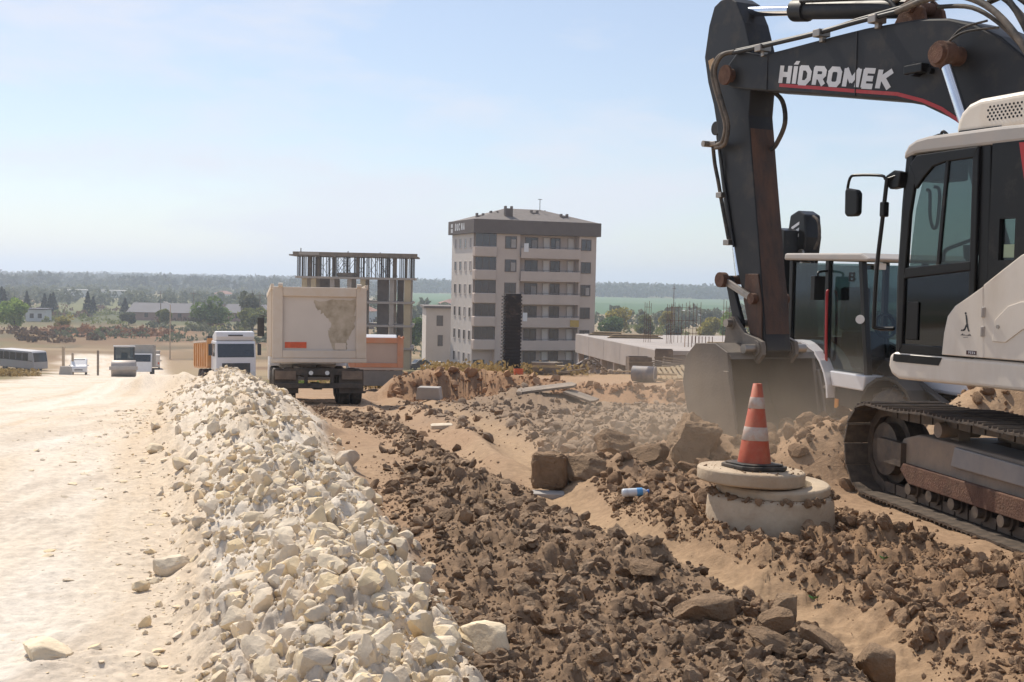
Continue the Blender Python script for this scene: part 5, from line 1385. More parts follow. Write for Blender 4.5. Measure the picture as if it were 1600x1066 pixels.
def build_white_truck():
    """tractor unit coming up the road with an orange tipper body behind"""
    h = 157.0
    d = Vector((math.sin(R_(h)), math.cos(R_(h)), 0))
    fx, fy = -17.0, 75.0
    t = vehicle('tipper_truck', 'white cab truck with an orange tipper body facing uphill', 'truck', fx - d.x * 8, fy - d.y * 8, h, -3.8)
    t.location.z = (gz(fx, fy) + gz(fx - d.x * 8, fy - d.y * 8)) / 2 - .30
    b = MB()
    b.prism([(6.1, 1.0), (6.1, 2.78), (6.25, 2.86), (7.72, 2.80), (7.84, 2.68), (7.98, 1.75), (8.0, .42), (7.25, .42), (7.2, 1.0)], -1.22, 1.22)
    cb = b.build('cab', M_WHITEP, t, .06, 3)
    b = MB(); b.prism([(7.86, 2.62), (7.875, 2.62), (7.995, 1.80), (7.98, 1.78)], -1.12, 1.12); b.build('windscreen', M_WINDOW, cb)
    b = MB(); b.prism([(7.99, 1.42), (8.015, 1.42), (8.02, .50), (7.99, .50)], -.86, .86); b.build('grille', M_DGREY, cb)
    for s in (1, -1):
        b = MB(); b.prism([(7.98, .95), (8.03, .92), (8.03, .55), (7.98, .5)], s * .86, s * 1.18); b.build('headlamp', M_LAMP, cb, .01)
        b = MB(); b.bb(6.7, 7.5, s * 1.221, s * 1.236, 1.85, 2.6); b.build('side_window', M_WINDOW, cb)
        b = MB(); b.bb(7.55, 7.66, s * 1.40, s * 1.62, 1.9, 2.62); b.tube([(7.6, s * 1.2, 2.6), (7.6, s * 1.5, 2.64)], .022, 6, 1, False); b.build('mirror', M_DGREY, cb, .02)
        wheel(t, 6.75, s * 1.03, .52, .31, M_STEEL, side=s)
        for ax in (1.2, 2.55): wheel(t, ax, s * .78, .52, .29, side=s); wheel(t, ax, s * 1.08, .52, .29, side=s)
    b = MB(); b.prism([(6.4, 2.87), (6.3, 3.15), (7.2, 3.42), (7.72, 3.36), (7.80, 3.05), (7.6, 2.84)], -1.18, 1.18); rf = b.build('roof_deflector', M_WHITEP, t, .05, 3)
    b = MB(); b.bb(7.74, 7.83, -.45, .45, 3.10, 3.18); b.build('deflector_slot', M_DGREY, rf)
    b = MB(); b.bb(.3, 7.2, -.45, -.33, .75, 1.05); b.bb(.3, 7.2, .33, .45, .75, 1.05); b.bb(3.2, 3.3, -.33, .33, .75, 1.0); b.build('chassis', M_CHASSIS, t)
    b = MB(); b.prism([(0, 1.3), (.1, 2.75), (5.7, 2.75), (5.7, 3.0), (5.85, 3.0), (5.85, 1.2), (5.4, 1.1), (.4, 1.1)], -1.42, -1.36); b.prism([(0, 1.3), (.1, 2.75), (5.7, 2.75), (5.7, 3.0), (5.85, 3.0), (5.85, 1.2), (5.4, 1.1), (.4, 1.1)], 1.36, 1.42); b.bb(5.78, 5.86, -1.36, 1.36, 1.2, 3.05); b.bb(.2, 5.78, -1.36, 1.36, 1.12, 1.25)
    bd = b.build('load_body', M_ORANGE2, t, .02)
    for s in (1, -1):
        for k in range(6):
            b = MB(); b.bb(.5 + k * .9, .62 + k * .9, s * 1.42, s * 1.48, 1.2, 2.7); b.build('side_rib', M_ORANGE2, bd, .01)
        b = MB(); b.bb(.1, 5.7, s * 1.36, s * 1.47, 2.75, 2.86); b.build('top_rail', mat('pale_rail_paint', (.6, .5, .42), .6, dust=.3), bd, .01)
    b = MB(); b.bb(5.5, 5.9, -1.4, -.9, 3.0, 3.14); b.build('body_corner_guard', M_DGREY, bd)
build_white_truck()

def build_roller():
    t = vehicle('road_roller', 'single drum road roller with a black cab on the white road', 'road roller', -35.6, 111.5, 164.0, -4.0)
    b = MB(); b.lathe([(.12, -1.06), (.72, -1.06), (.75, -1.03), (.75, 1.03), (.72, 1.06), (.12, 1.06)], 40, (1.6, 0, .75), True, 'Y'); b.build('drum', mat('dusty_drum_steel', (.40, .35, .32), .55, .4, .1, 2, dust=.4, dustcol=(.55, .47, .39)), t)
    b = MB(); b.bb(.5, 2.45, -1.22, -1.08, .62, .95); b.bb(.5, 2.45, 1.08, 1.22, .62, .95); b.bb(2.35, 2.5, -1.08, 1.08, .62, .95); b.bb(.35, .5, -1.08, 1.08, .62, .95); b.build('drum_frame', mat('roller_grey_paint', (.42, .38, .35), .5, dust=.3), t, .02)
    b = MB(); b.bb(-2.6, -.2, -.75, .75, .7, 1.25); b.bb(-2.7, -1.2, -.8, .8, 1.25, 1.75); b.build('engine_body', M_WHITEP, t, .08)
    c = empty('roller_cab'); c.parent = t
    for (a, d_) in ((-.85, -.85), (-.85, .85), (.35, -.85), (.35, .85)):
        b = MB(); b.bb(a - .05, a + .05, d_ - .05, d_ + .05, 1.2, 2.72); b.build('cab_post', M_DGREY, c)
    b = MB(); b.bb(-1.0, .5, -.95, .95, 2.72, 2.86); b.build('cab_roof', M_WHITEP, c, .04)
    b = MB(); b.bb(.36, .38, -.8, .8, 1.25, 2.70); b.build('cab_window', glass_mat('roller_glass', (.3, .32, .33)), c)
    for s in (1, -1):
        b = MB(); b.bb(-.8, .3, s * .85, s * .862, 1.25, 2.7); b.build('side_window', glass_mat('roller_side_glass', (.3, .32, .33)), c)
        wheel(t, -1.6, s * .78, .72, .5, M_YRIM, side=s, lugs=14)
    b = MB(); b.bb(-.35, .05, -.3, .3, 1.2, 1.55); b.bb(-.45, -.33, -.3, .3, 1.5, 2.2); b.bb(.1, .2, -.15, .15, 1.2, 2.0); b.build('driver_seat', M_SEAT, c, .03)
    # lorry parked behind it
    t2 = vehicle('box_truck', 'dusty truck standing right behind the road roller', 'truck', -37.0, 121.5, 166.0, -4.0)
    b = MB(); b.bb(-4.0, .4, -1.15, 1.15, .95, 3.2); b.build('box_body', mat('dusty_grey_box', (.36, .33, .29), .7, dust=.3), t2, .04)
    b = MB(); b.prism([(.5, .5), (.5, 2.3), (1.6, 2.3), (2.0, 1.5), (2.1, .5)], -1.0, 1.0); cb = b.build('cab', M_WHITEP, t2, .05)
    b = MB(); b.prism([(1.63, 2.2), (1.65, 2.2), (2.03, 1.5), (2.01, 1.5)], -.9, .9); b.build('windscreen', M_WINDOW, cb)
    for s in (1, -1):
        for ax in (1.3, -2.8): wheel(t2, ax, s * .95, .42, .25, side=s)
build_roller()

def build_car(name, label, cat, x, y, head, pitch, prof, win_front, win_rear, sides, L, W, m=M_WHITEP, wheels=(.8, 3.3), r=.31, group=None, rear_glass=True):
    t = vehicle(name, label, cat, x, y, head, pitch, group)
    b = MB(); b.prism(prof, -W / 2, W / 2); body = b.build('body', m, t, .09, 3)
    b = MB(); (a, c) = win_front; dx = .02
    b.add([(a[0] + dx, -W * .42, a[1]), (a[0] + dx, W * .42, a[1]), (c[0] + dx, W * .38, c[1]), (c[0] + dx, -W * .38, c[1])], [(0, 1, 2, 3)]); b.build('windscreen', M_WINDOW, body)
    if rear_glass:
        (a, c) = win_rear; b = MB(); b.add([(a[0] - dx, -W * .40, a[1]), (a[0] - dx, W * .40, a[1]), (c[0] - dx, W * .38, c[1]), (c[0] - dx, -W * .38, c[1])], [(3, 2, 1, 0)]); b.build('rear_window', M_WINDOW, body)
    for s in (1, -1):
        for q in sides:
            b = MB(); b.prism(q, s * (W / 2 + .002), s * (W / 2 + .012)); b.build('side_window', M_WINDOW, body)
        for ax in wheels: wheel(t, ax, s * (W / 2 - .12), r, .2, M_STEEL, side=s)
        b = MB(); b.bb(L - .02, L + .02, s * W * .28, s * W * .44, .58, .74); b.build('headlamp', M_LAMP, body, .02)
        b = MB(); b.bb(-.02, .02, s * W * .36, s * W * .46, .7, 1.0); b.build('tail_lamp', M_REDLAMP, body)
        b = MB(); b.bb(L * .68, L * .68 + .1, s * (W / 2 + .04), s * (W / 2 + .2), .98, 1.12); b.build('door_mirror', m, body, .02)
    b = MB(); b.bb(L - .01, L + .025, -W * .25, W * .25, .48, .6); b.build('grille', M_DGREY, body)
    return t
VAN_P = [(0, .35), (0, 1.0), (.1, 1.7), (.25, 1.82), (2.6, 1.82), (3.4, 1.12), (4.1, .95), (4.2, .75), (4.2, .3), (3.7, .25), (.4, .25)]
VAN_S = [[(.3, 1.12), (.35, 1.62), (1.4, 1.68), (1.4, 1.12)], [(1.5, 1.12), (1.5, 1.68), (2.5, 1.66), (3.1, 1.14)]]
build_car('minivan', 'white minivan facing uphill beside the concrete posts', 'car', -50.2, 141.0, 162.0, -4, VAN_P, ((3.35, 1.14), (2.65, 1.76)), ((.02, 1.1), (.12, 1.66)), VAN_S, 4.2, 1.75)
build_car('delivery_van', 'dusty white van seen from behind on the far road', 'van', -48.2, 163.0, -16.0, 2, [(0, .4), (0, 1.9), (.15, 2.0), (3.4, 2.0), (4.2, 1.25), (4.9, 1.05), (5.0, .4), (.3, .3)], ((4.1, 1.3), (3.5, 1.9)), ((0, 1.25), (.04, 1.75)), [], 5.0, 1.85, mat('dust_coated_white', (.62, .57, .52), .6, dust=.5, dustcol=(.55, .48, .41)), (.9, 4.0), .34, rear_glass=False)

def build_bus(label, x, y, head, pitch, white=True):
    t = vehicle('minibus', label, 'bus', x, y, head, pitch)
    b = MB(); b.prism([(0, .45), (0, 2.5), (.12, 2.66), (6.2, 2.66), (6.5, 2.5), (6.75, 1.3), (6.8, .45)], -1.1, 1.1); body = b.build('body', mat('silver_bus_paint', (.36, .35, .36), .4, .2, .05, 1, dust=.25) if not white else M_WHITEP, t, .08, 3)
    b = MB(); b.add([(6.77, -1.0, 1.35), (6.77, 1.0, 1.35), (6.53, 1.0, 2.45), (6.53, -1.0, 2.45)], [(0, 1, 2, 3)]); b.build('windscreen', M_WINDOW, body)
    for s in (1, -1):
        for k in range(5):
            b = MB(); b.bb(.25 + k * 1.12, 1.27 + k * 1.12, s * 1.102, s * 1.115, 1.45, 2.42); b.build('side_window', M_WINDOW, body)
        b = MB(); b.prism([(.1, 1.42), (.1, 1.5), (6.4, 1.5), (6.5, 1.42)], s * 1.10, s * 1.125); b.build('waist_band', M_DGREY, body)
        for ax in (1.5, 5.4): wheel(t, ax, s * .95, .42, .24, side=s)
    return t
build_bus('grey minibus with dark windows parked below the road crest', -64.5, 154.0, 118.0, 1, False)
build_bus('white minibus cut by the left edge beside the grey one', -67.2, 147.5, 128.0, 1, True)

M_BGLASS = glass_mat('dusty_loader_glass', (.40, .47, .46), .05)
def build_backhoe():
    """backhoe loader behind the excavator arm, tail towards us"""
    h = 158.0
    rear = Vector((5.55, 19.75, 0))
    t = vehicle('backhoe_loader', 'black and silver backhoe loader standing behind the excavator', 'backhoe loader', rear.x, rear.y, h, 1.0, z=-.62)
    G = lambda: MB()
    for s in (1, -1):
        wheel(t, 0, s * .86, .72, .46, M_WHITEP, side=s, lugs=16)
        wheel(t, 2.15, s * .86, .52, .36, M_YRIM, side=s, lugs=14)
        b = G(); prof = []
        for k in range(13):
            a = R_(15 + k * 13.6); prof.append((.0 - .86 * math.cos(a), .74 + .86 * math.sin(a)))
        inner = [(p[0] * .955, .74 + (p[1] - .74) * .955) for p in prof]
        for k in range(12): b.prism([prof[k], prof[k + 1], inner[k + 1], inner[k]], s * .58, s * 1.12)
        b.build('rear_fender', M_SILVER, t)
        b = G(); b.prism([(.86, .95), (.80, 1.18), (1.65, 1.18), (1.62, .95)], s * .70, s * 1.06); b.build('side_sill', M_SILVER, t, .02)
        b = G(); b.prism([(.86, .45), (.86, .94), (1.62, .94), (1.62, .45)], s * .60, s * 1.0); b.build('step_box', M_BLACK, t, .02)
        b = G(); b.bb(.90, .98, s * 1.0, s * 1.02, .62, .76); b.build('amber_reflector', M_AMBER, t)
        b = G(); prof = []
        for k in range(9):
            a = R_(10 + k * 20); prof.append((2.15 - .66 * math.cos(a), .56 + .66 * math.sin(a)))
        inner = [(2.15 + (p[0] - 2.15) * .93, .56 + (p[1] - .56) * .93) for p in prof]
        for k in range(8): b.prism([prof[k], prof[k + 1], inner[k + 1], inner[k]], s * .66, s * 1.08)
        b.build('front_fender', M_BLACK, t)
    b = G(); b.bb(-.6, 3.0, -.38, .38, .55, 1.0); b.build('chassis', M_BLACK, t, .03)
    b = G(); b.prism([(1.75, 1.0), (1.75, 1.72), (2.9, 1.55), (3.1, 1.4), (3.1, 1.0)], -.45, .45); b.build('bonnet', M_WHITEP, t, .06)
    cab = empty('loader_cab'); cab.parent = t
    for s in (1, -1):
        for pl in (((-.42, 1.15), (-.45, 2.86)), ((.55, 1.15), (.50, 2.86)), ((1.55, 1.15), (1.30, 2.86))):
            a, c = pl; b = G(); b.prism([(a[0] - .045, a[1]), (a[0] + .045, a[1]), (c[0] + .045, c[1]), (c[0] - .045, c[1])], s * .88, s * .97); b.build('cab_post', M_BLACK, cab, .01)
        b = G(); b.prism([(-.38, 1.55), (-.40, 2.82), (.46, 2.82), (.50, 1.55)], s * .925, s * .932); b.build('side_window', M_BGLASS, cab)
        b = G(); b.prism([(.60, 1.2), (.55, 2.82), (1.26, 2.82), (1.48, 1.2)], s * .925, s * .932); b.build('door_window', M_BGLASS, cab)
        b = G(); b.bb(-.40, .50, s * .90, s * .95, 1.15, 1.56); b.build('lower_panel', M_BLACK, cab)
        b = G(); b.bb(.50, .60, s * 1.06, s * 1.26, 2.25, 2.62); b.tube([(.5, s * .95, 2.7), (.54, s * 1.15, 2.68), (.55, s * 1.16, 2.6)], .02); b.build('mirror', M_BLACK, cab, .02)
        b = G(); b.tube([(.62, s * .99, 1.25), (.63, s * 1.02, 1.6), (.60, s * 1.02, 2.3), (.58, s * .99, 2.4)], .022); b.build('grab_rail', M_RED, cab)
        b = G(); b.cyl((1.38, s * .98, 2.0), (1.46, s * 1.05, 2.0), .065); b.build('side_lamp', M_LAMP, cab)
        b = G(); b.bb(1.30, 1.38, s * .55, s * .72, 2.74, 2.84); b.build('work_lamp', M_LAMP, cab, .01)
        b = G(); b.bb(-.58, -.50, s * .55, s * .72, 2.74, 2.84); b.build('work_lamp', M_LAMP, cab, .01)
    b = G(); b.prism([(-.62, 2.86), (-.60, 2.97), (1.35, 2.98), (1.55, 2.90), (1.5, 2.86)], -1.0, 1.0); b.build('cab_roof', M_ROOF, cab, .03)
    b = G(); b.bb(-.46, -.42, -.88, .88, 1.1, 1.62); b.build('rear_panel', M_BLACK, cab)
    b = G(); b.bb(-.44, -.43, -.85, .85, 1.63, 2.8); b.build('rear_window', M_BGLASS, cab)
    b = G(); b.add([(1.52, -.85, 1.4), (1.52, .85, 1.4), (1.30, .85, 2.8), (1.30, -.85, 2.8)], [(0, 1, 2, 3)]); b.build('windscreen', M_BGLASS, cab)
    b = G(); b.bb(.0, .45, -.28, .28, 1.35, 1.75); b.bb(-.1, .05, -.26, .26, 1.75, 2.45); b.build('seat', M_SEAT, cab, .05)
    b = G(); b.cyl((.85, 0, 1.2), (.75, 0, 1.85), .04); b.ring((.70, 0, 1.86), (.78, 0, 1.88), .17, .2, 20); b.build('steering_wheel', M_BLACK, cab)
    b = G(); lettering(b, 'B', lambda s, t_, k: (1.0 + s * .16, -.936 - .0004 * k, 2.55 + t_ * .14), .1, .1); b.build('window_letter', M_BLACK, cab)
    # digger arm folded up at the tail
    b = G(); b.bb(-.95, -.6, -.95, .95, .5, .95); b.build('digger_frame', M_BLACK, t, .02)
    DB = Matrix.Translation((.12, .12, 0))
    g2 = lambda: MB(DB)
    b = g2(); b.prism([(-.95, .8), (-1.2, .9), (-1.36, 2.2), (-1.42, 3.2), (-1.34, 3.62), (-1.12, 3.70), (-.92, 3.62), (-.86, 3.25), (-1.0, 2.3), (-.85, 1.2)], -.62, -.30); db = b.build('digger_boom', M_BLACK, t, .03)
    for k in range(3):
        b = g2(); z = 3.22 + k * .10; b.prism([(-1.28, z - .05), (-1.28, z), (-1.06, z + .09), (-1.06, z + .04)], -.6235, -.621); b.build('white_stripe', M_WHITEPRINT, db)
    b = g2(); b.prism([(-1.2, 3.4), (-1.0, 3.35), (-.95, 1.4), (-1.1, .9), (-1.3, 1.1), (-1.3, 1.6)], -.95, -.67); b.build('digger_arm', M_BLACK, t, .02)
    b = g2(); b.cyl((-.95, -.46, 2.95), (-.72, -.46, 1.5), .07); b.build('digger_cylinder', M_BLACK, t)
    b = g2(); b.cyl((-.95, -.66, 2.98), (-.95, -.62, 2.98), .07, n=14); b.build('digger_pin', M_STEEL, db)
    b = g2(); b.tube([(-.85, -.5, 3.6), (-.70, -.5, 3.5), (-.66, -.5, 3.25), (-.78, -.5, 3.05)], .025); b.build('digger_hose', M_RUBBER, db)
    b = G(); b.bb(-1.45, -.9, -.7, .3, .55, .85); b.build('slew_bracket', M_BLACK, t, .03)
    b = g2(); b.prism([(-1.3, .95), (-1.6, .9), (-1.7, .5), (-1.5, .25), (-1.1, .35), (-1.0, .8)], -1.2, -.5); b.build('digger_bucket', M_BLACK, t, .03)
    for s in (1, -1):
        b = G(); b.prism([(-.95, .95), (-.75, .95), (-.75, -.02), (-.95, -.02)], s * .95, s * 1.12); b.build('stabiliser', M_BLACK, t, .02)
    # loader at the front
    for s in (1, -1): b = G(); b.prism([(1.5, 1.25), (1.7, 1.45), (3.4, .75), (3.3, .5)], s * .62, s * .76); b.build('loader_arm', M_BLACK, t, .02)
    b = G(); b.prism([(3.3, .9), (3.4, .2), (4.1, .12), (4.1, .16), (3.5, .3), (3.45, .95)], -1.15, 1.15); b.build('loader_bucket', M_BUCKET, t, .02)
build_backhoe()

# ------------------------------------------------------------------ buildings and the building site behind the bank
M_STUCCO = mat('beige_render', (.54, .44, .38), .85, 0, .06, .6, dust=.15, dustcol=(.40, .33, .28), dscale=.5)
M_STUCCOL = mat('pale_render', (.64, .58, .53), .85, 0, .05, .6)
M_EAVE = mat('dark_brown_cladding', (.115, .088, .075), .7, 0, .1, .8)
M_ROOFT = mat('grey_roof_tiles', (.17, .145, .13), .85, 0, .15, 2.0, bump=.2, bscale=8)
M_BWIN = mat('dark_window_glass', (.055, .055, .06), .12, 0, .2, .6, spec=.8)
M_BBLIND = mat('drawn_blind', (.36, .32, .30), .7, 0, .15, 1.5)
M_FRAMEW = mat('brown_window_frame', (.13, .095, .08), .6)
M_RAIL = mat('grey_rail', (.16, .14, .14), .5)
M_SLABC = mat('site_concrete', (.40, .345, .30), .85, 0, .12, .7, dust=.2)
M_YELLOWC = mat('yellowish_concrete', (.50, .40, .25), .85, 0, .12, .7)
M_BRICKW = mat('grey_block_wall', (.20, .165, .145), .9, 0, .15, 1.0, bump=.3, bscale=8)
M_PROP = mat('dark_steel_prop', (.065, .05, .042), .7, .2, .2, 3)
M_FORM = mat('formwork_timber', (.20, .15, .105), .8, 0, .25, 1.5)
M_REBAR = mat('rusty_rebar', (.16, .085, .055), .8, .2, .2, 5)
M_PLY = mat('brown_plywood', (.115, .082, .063), .75, 0, .2, 2, dust=.3)
M_WALLW = mat('grey_white_wall', (.36, .32, .295), .85, 0, .12, .7, dust=.25)

def build_apartment():
    K = Vector((-4.75, 152.0, -10.6))
    ap = empty('apartment_building', K, R_(20), 'tall beige apartment block with balconies and a dark brown roof band', 'building')
    Wd, Dp, Z1 = 16.4, 10.0, 18.3
    b = MB(); b.bb(0, 2.75, .9, Dp, 0, Z1); b.bb(2.75, 5.9, 0, Dp, 0, Z1); b.bb(5.9, 14.0, 1.25, Dp, 0, Z1); b.bb(14.0, Wd, 0, Dp, 0, Z1)
    wall = b.build('wall', M_STUCCO, ap)
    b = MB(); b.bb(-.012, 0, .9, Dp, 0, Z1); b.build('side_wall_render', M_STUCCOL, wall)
    # roof band and hipped roof
    b = MB(); b.bb(-.45, Wd + .45, -.45, Dp + .45, Z1 + .003, Z1 + 1.75); rf = b.build('roof_band', M_EAVE, ap, .03)
    b = MB()
    x0, x1, y0, y1, za, zb_ = -.2, Wd + .2, -.2, Dp + .2, Z1 + 1.755, Z1 + 3.5
    b.add([(x0, y0, za), (x1, y0, za), (x1, y1, za), (x0, y1, za), (5.5, Dp / 2, zb_), (10.5, Dp / 2, zb_)], [(0, 1, 5, 4), (2, 3, 4, 5), (1, 2, 5), (3, 0, 4), (3, 2, 1, 0)]); b.build('roof', M_ROOFT, ap)
    for i, (x, y, h) in enumerate(((1.2, 2.2, 2.3), (3.4, 3.2, 2.7), (4.8, 1.6, 3.3), (9.0, 3.4, 3.0), (12.6, 2.0, 2.6), (11.0, 6, 3.2))):
        b = MB(); b.bb(x - .5, x + .5, y - .3, y + .3, Z1 + 1.6, Z1 + h); b.bb(x - .5, x - .32, y - .3, y + .3, Z1 + h, Z1 + h + .3); b.bb(x + .32, x + .5, y - .3, y + .3, Z1 + h, Z1 + h + .3); b.build('chimney', M_EAVE, rf)
    b = MB(); b.cyl((10.2, 4.5, Z1 + 3.2), (10.2, 4.5, Z1 + 4.9), .04, n=6); b.bb(9.9, 10.5, 4.46, 4.54, Z1 + 4.8, Z1 + 4.86); b.build('aerial', M_PROP, rf)
    b = MB(); lettering(b, 'DUC', lambda s, t, k: (-.456 - .002 * k, 7.4 - s * 2.2, Z1 + .45 + t * .95), .2, .12); lettering(b, 'NA', lambda s, t, k: (-.456 - .002 * k, 4.8 - s * 1.5, Z1 + .45 + t * .95), .2, .12); b.build('sign_letters', M_WHITEPRINT, rf)
    b = MB(); b.bb(-.458, -.452, 8.4, 9.2, Z1 + .25, Z1 + .75); b.bb(-.458, -.452, 8.4, 9.2, Z1 + .9, Z1 + 1.4); b.build('sign_emblem', M_WHITEPRINT, rf)
    def window(x0, x1, z0, z1, y, blind=False, name='window'):
        f = MB(); t = .08
        f.bb(x0 - t, x0, y - .05, y + .02, z0 - t, z1 + t); f.bb(x1, x1 + t, y - .05, y + .02, z0 - t, z1 + t); f.bb(x0, x1, y - .05, y + .02, z1, z1 + t); f.bb(x0, x1, y - .09, y + .02, z0 - t, z0); f.bb((x0 + x1) / 2 - .03, (x0 + x1) / 2 + .03, y - .045, y + .02, z0, z1)
        o = f.build(name, M_FRAMEW, ap)
        g = MB(); g.bb(x0, x1, y - .012, y - .004, z0, z1); g.build('pane', M_BWIN, o)
        if blind:
            g = MB(); g.bb((x0 + x1) / 2 + .05, x1 - .05, y - .02, y - .014, z0 + .05, z1 - .3); g.build('blind', M_BBLIND, o)
    def side_window(y0, y1, z0, z1, blind):
        f = MB(); t = .07; x = -.012
        f.bb(x - .05, x, y0 - t, y0, z0 - t, z1 + t); f.bb(x - .05, x, y1, y1 + t, z0 - t, z1 + t); f.bb(x - .05, x, y0, y1, z1, z1 + t); f.bb(x - .09, x, y0, y1, z0 - t, z0)
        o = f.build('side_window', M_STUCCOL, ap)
        g = MB(); g.bb(x - .012, x - .003, y0, y1, z0, z1); g.build('pane', M_BBLIND if blind else M_BWIN, o)
    rr = random.Random(3)
    for k in range(6):
        zt = Z1 - 2.92 * k                      # ceiling of this storey
        window(3.95, 5.35, zt - 1.75, zt - .35, 0, rr.random() < .5)
        window(14.35, 15.6, zt - 1.75, zt - .45, 0, rr.random() < .5)
        for j, yy in enumerate((1.6, 3.7, 5.8, 7.9)): side_window(yy, yy + .75, zt - 1.75, zt - .6, rr.random() < .45)
        if k < 5:
            # glazed corner balcony
            b = MB(); b.bb(-.15, 2.75, -.25, .9, zt - 2.92, zt - 1.62); b.build('corner_parapet', M_STUCCO, ap, .12)
            b = MB(); b.bb(.0, 2.7, .0, .05, zt - 1.60, zt - .05); o = b.build('corner_glazing', M_BWIN, ap)
            for x in (.9, 1.8): q = MB(); q.bb(x - .03, x + .03, -.02, .0, zt - 1.6, zt - .05); q.build('glazing_bar', M_FRAMEW, o)
            # long balcony
            b = MB(); b.bb(5.95, 14.1, -.35, 1.2, zt - 2.98, zt - 2.80); b.bb(5.95, 14.1, -.35, -.22, zt - 2.80, zt - 1.72); b.build('balcony', M_STUCCO, ap, .02)
            b = MB(); b.tube([(5.95, -.28, zt - 1.55), (14.1, -.28, zt - 1.55)], .03, 6, 1, False)
            for q in range(9): b.bb(6.0 + q * 1.0, 6.05 + q * 1.0, -.3, -.26, zt - 1.72, zt - 1.55)
            b.build('balcony_rail', M_RAIL, ap)
        window(7.1, 8.7, zt - 2.5, zt - .35, 1.25, k in (0, 2)); window(10.6, 11.8, zt - 2.5, zt - .35, 1.25, k == 0)
        for x in (9.5, 12.9): b = MB(); b.bb(x, x + .75, 1.0, 1.24, zt - 2.6, zt - .3); b.build('balcony_fin', M_STUCCOL, ap)
        if k in (0, 3):
            b = MB(); b.bb(6.3, 6.9, -.4, -.35, zt - 2.2, zt - 1.1); b.build('laundry', M_WHITEP, ap)
    b = MB(); b.bb(8.9, 13.9, .85, 1.2, 0, 2.3); b.build('shop_shutter', M_BWIN, ap)
    b = MB(); b.bb(.2, 1.7, .84, .9, 0, 2.4); b.build('entrance_door', M_BWIN, ap)
    b = MB(); b.bb(3.1, 4.5, -.06, -.01, 1.75, 2.35); b.build('shop_sign', M_DGREY, ap)
    b = MB(); b.bb(12.8, 14.0, -.45, -.36, Z1 - 2.92 * 4 + .05, Z1 - 2.92 * 4 + .9); b.build('yellow_cloth', mat('yellow_cloth', (.5, .33, .08), .8), ap)
build_apartment()

def build_frame():
    fb = empty('unfinished_building', (-29.2, 163.0, -10.5), R_(3), 'unfinished concrete frame building topped by formwork and props', 'building')
    z0 = 10.5
    L, Dp = 16.0, 9.0
    for z, t in ((1.62, .30), (-1.60, .28), (-4.75, .28), (-7.8, .28)):
        b = MB(); b.bb(0 if z > 0 else .3, L if z > 0 else L - .2, 0, Dp, z + z0, z + z0 + t); b.build('floor_slab', M_SLABC, fb, .02)
    rr = random.Random(9)
    cols = [(1.2, .35, M_YELLOWC), (2.4, .35, M_YELLOWC), (4.9, .3, M_SLABC), (7.2, .3, M_SLABC), (9.0, .35, M_YELLOWC), (12.9, .3, M_SLABC), (15.0, .45, M_YELLOWC)]
    for zb_, zt in ((-10.5, -7.8), (-7.52, -4.75), (-4.47, -1.6), (-1.32, 1.62)):
        for x, h, m in cols:
            for y in (.5, 4.5, 8.4):
                b = MB(); b.bb(x - h, x + h, y - .2, y + .2, zb_ + z0, zt + z0); b.build('column', m if y < 1 else M_SLABC, fb)
        b = MB(); b.bb(10.8, 12.4, 3.0, 3.3, zb_ + z0, zt + z0); b.build('wall_panel', M_BRICKW, fb)
        b = MB(); b.bb(2.9, 4.5, 4.0, 4.25, zb_ + z0, zt + z0); b.build('wall_panel', M_BRICKW, fb)
        b = MB(); b.bb(13.4, 14.3, 6.0, 6.3, zb_ + z0, zt + z0); b.build('wall_panel', M_BRICKW, fb)
    # deck of boards on props
    za, zb_ = 1.92 + z0, 4.62 + z0
    b = MB(); b.bb(-.8, L + .4, -.4, Dp, zb_, zb_ + .18); deck = b.build('formwork_deck', M_FORM, fb)
    b = MB(); b.bb(-.3, L + .3, -.45, -.38, zb_ + .0, zb_ + .55); b.build('edge_board', M_FORM, deck)
    b = MB(); b.bb(.5, 3.2, -.5, -.46, zb_ + .15, zb_ + .5); b.build('pale_sheet', M_SLABC, deck)
    for k in range(7):
        x = .2 + k * 2.5; b = MB(); b.bb(x, x + .12, -1.0 + .5 * rr.random(), -.2, zb_ - .12, zb_ - .02); b.build('ledger', M_WOOD, deck)
    for x, h in ((.6, .9), (6.9, .4), (11.2, .3)): b = MB(); b.bb(x, x + .12, .5, .6, zb_ + .1, zb_ + .5 + h * .6); b.build('starter_post', M_PROP, deck)
    for k in range(92):
        x = .1 + rr.random() * (L - .2); y = rr.choice((.1, .9, 2.2, 4, 6, 8)); b = MB(); b.cyl((x, y, za), (x, y, zb_), (.05 + .03 * rr.random()), n=5, cap=False); b.build('prop', M_PROP, fb)
    for k in range(24):
        x = .4 + rr.random() * (L - 2.6); y = rr.choice((.15, .8, 2, 5)); s = rr.choice((-1, 1)); w = 1.0 + rr.random() * 1.2
        b = MB(); b.cyl((x, y, za + .1), (x + s * w, y, zb_ - .1), .03, n=5, cap=False); b.build('brace', M_PROP, fb)
    for x, w in ((1.6, .5), (2.7, .45), (4.8, .5), (8.0, .4), (13.0, .5), (14.6, .35)): b = MB(); b.bb(x, x + w, 1.0, 1.4, za, zb_); b.build('column_form', M_FORM, fb)
    b = MB(); b.slab([(5.5, .6), (8.0, .6), (8.2, 1.8), (5.4, 1.8)], za, za + .55); b.build('board_stack', M_FORM, fb, .1)
build_frame()

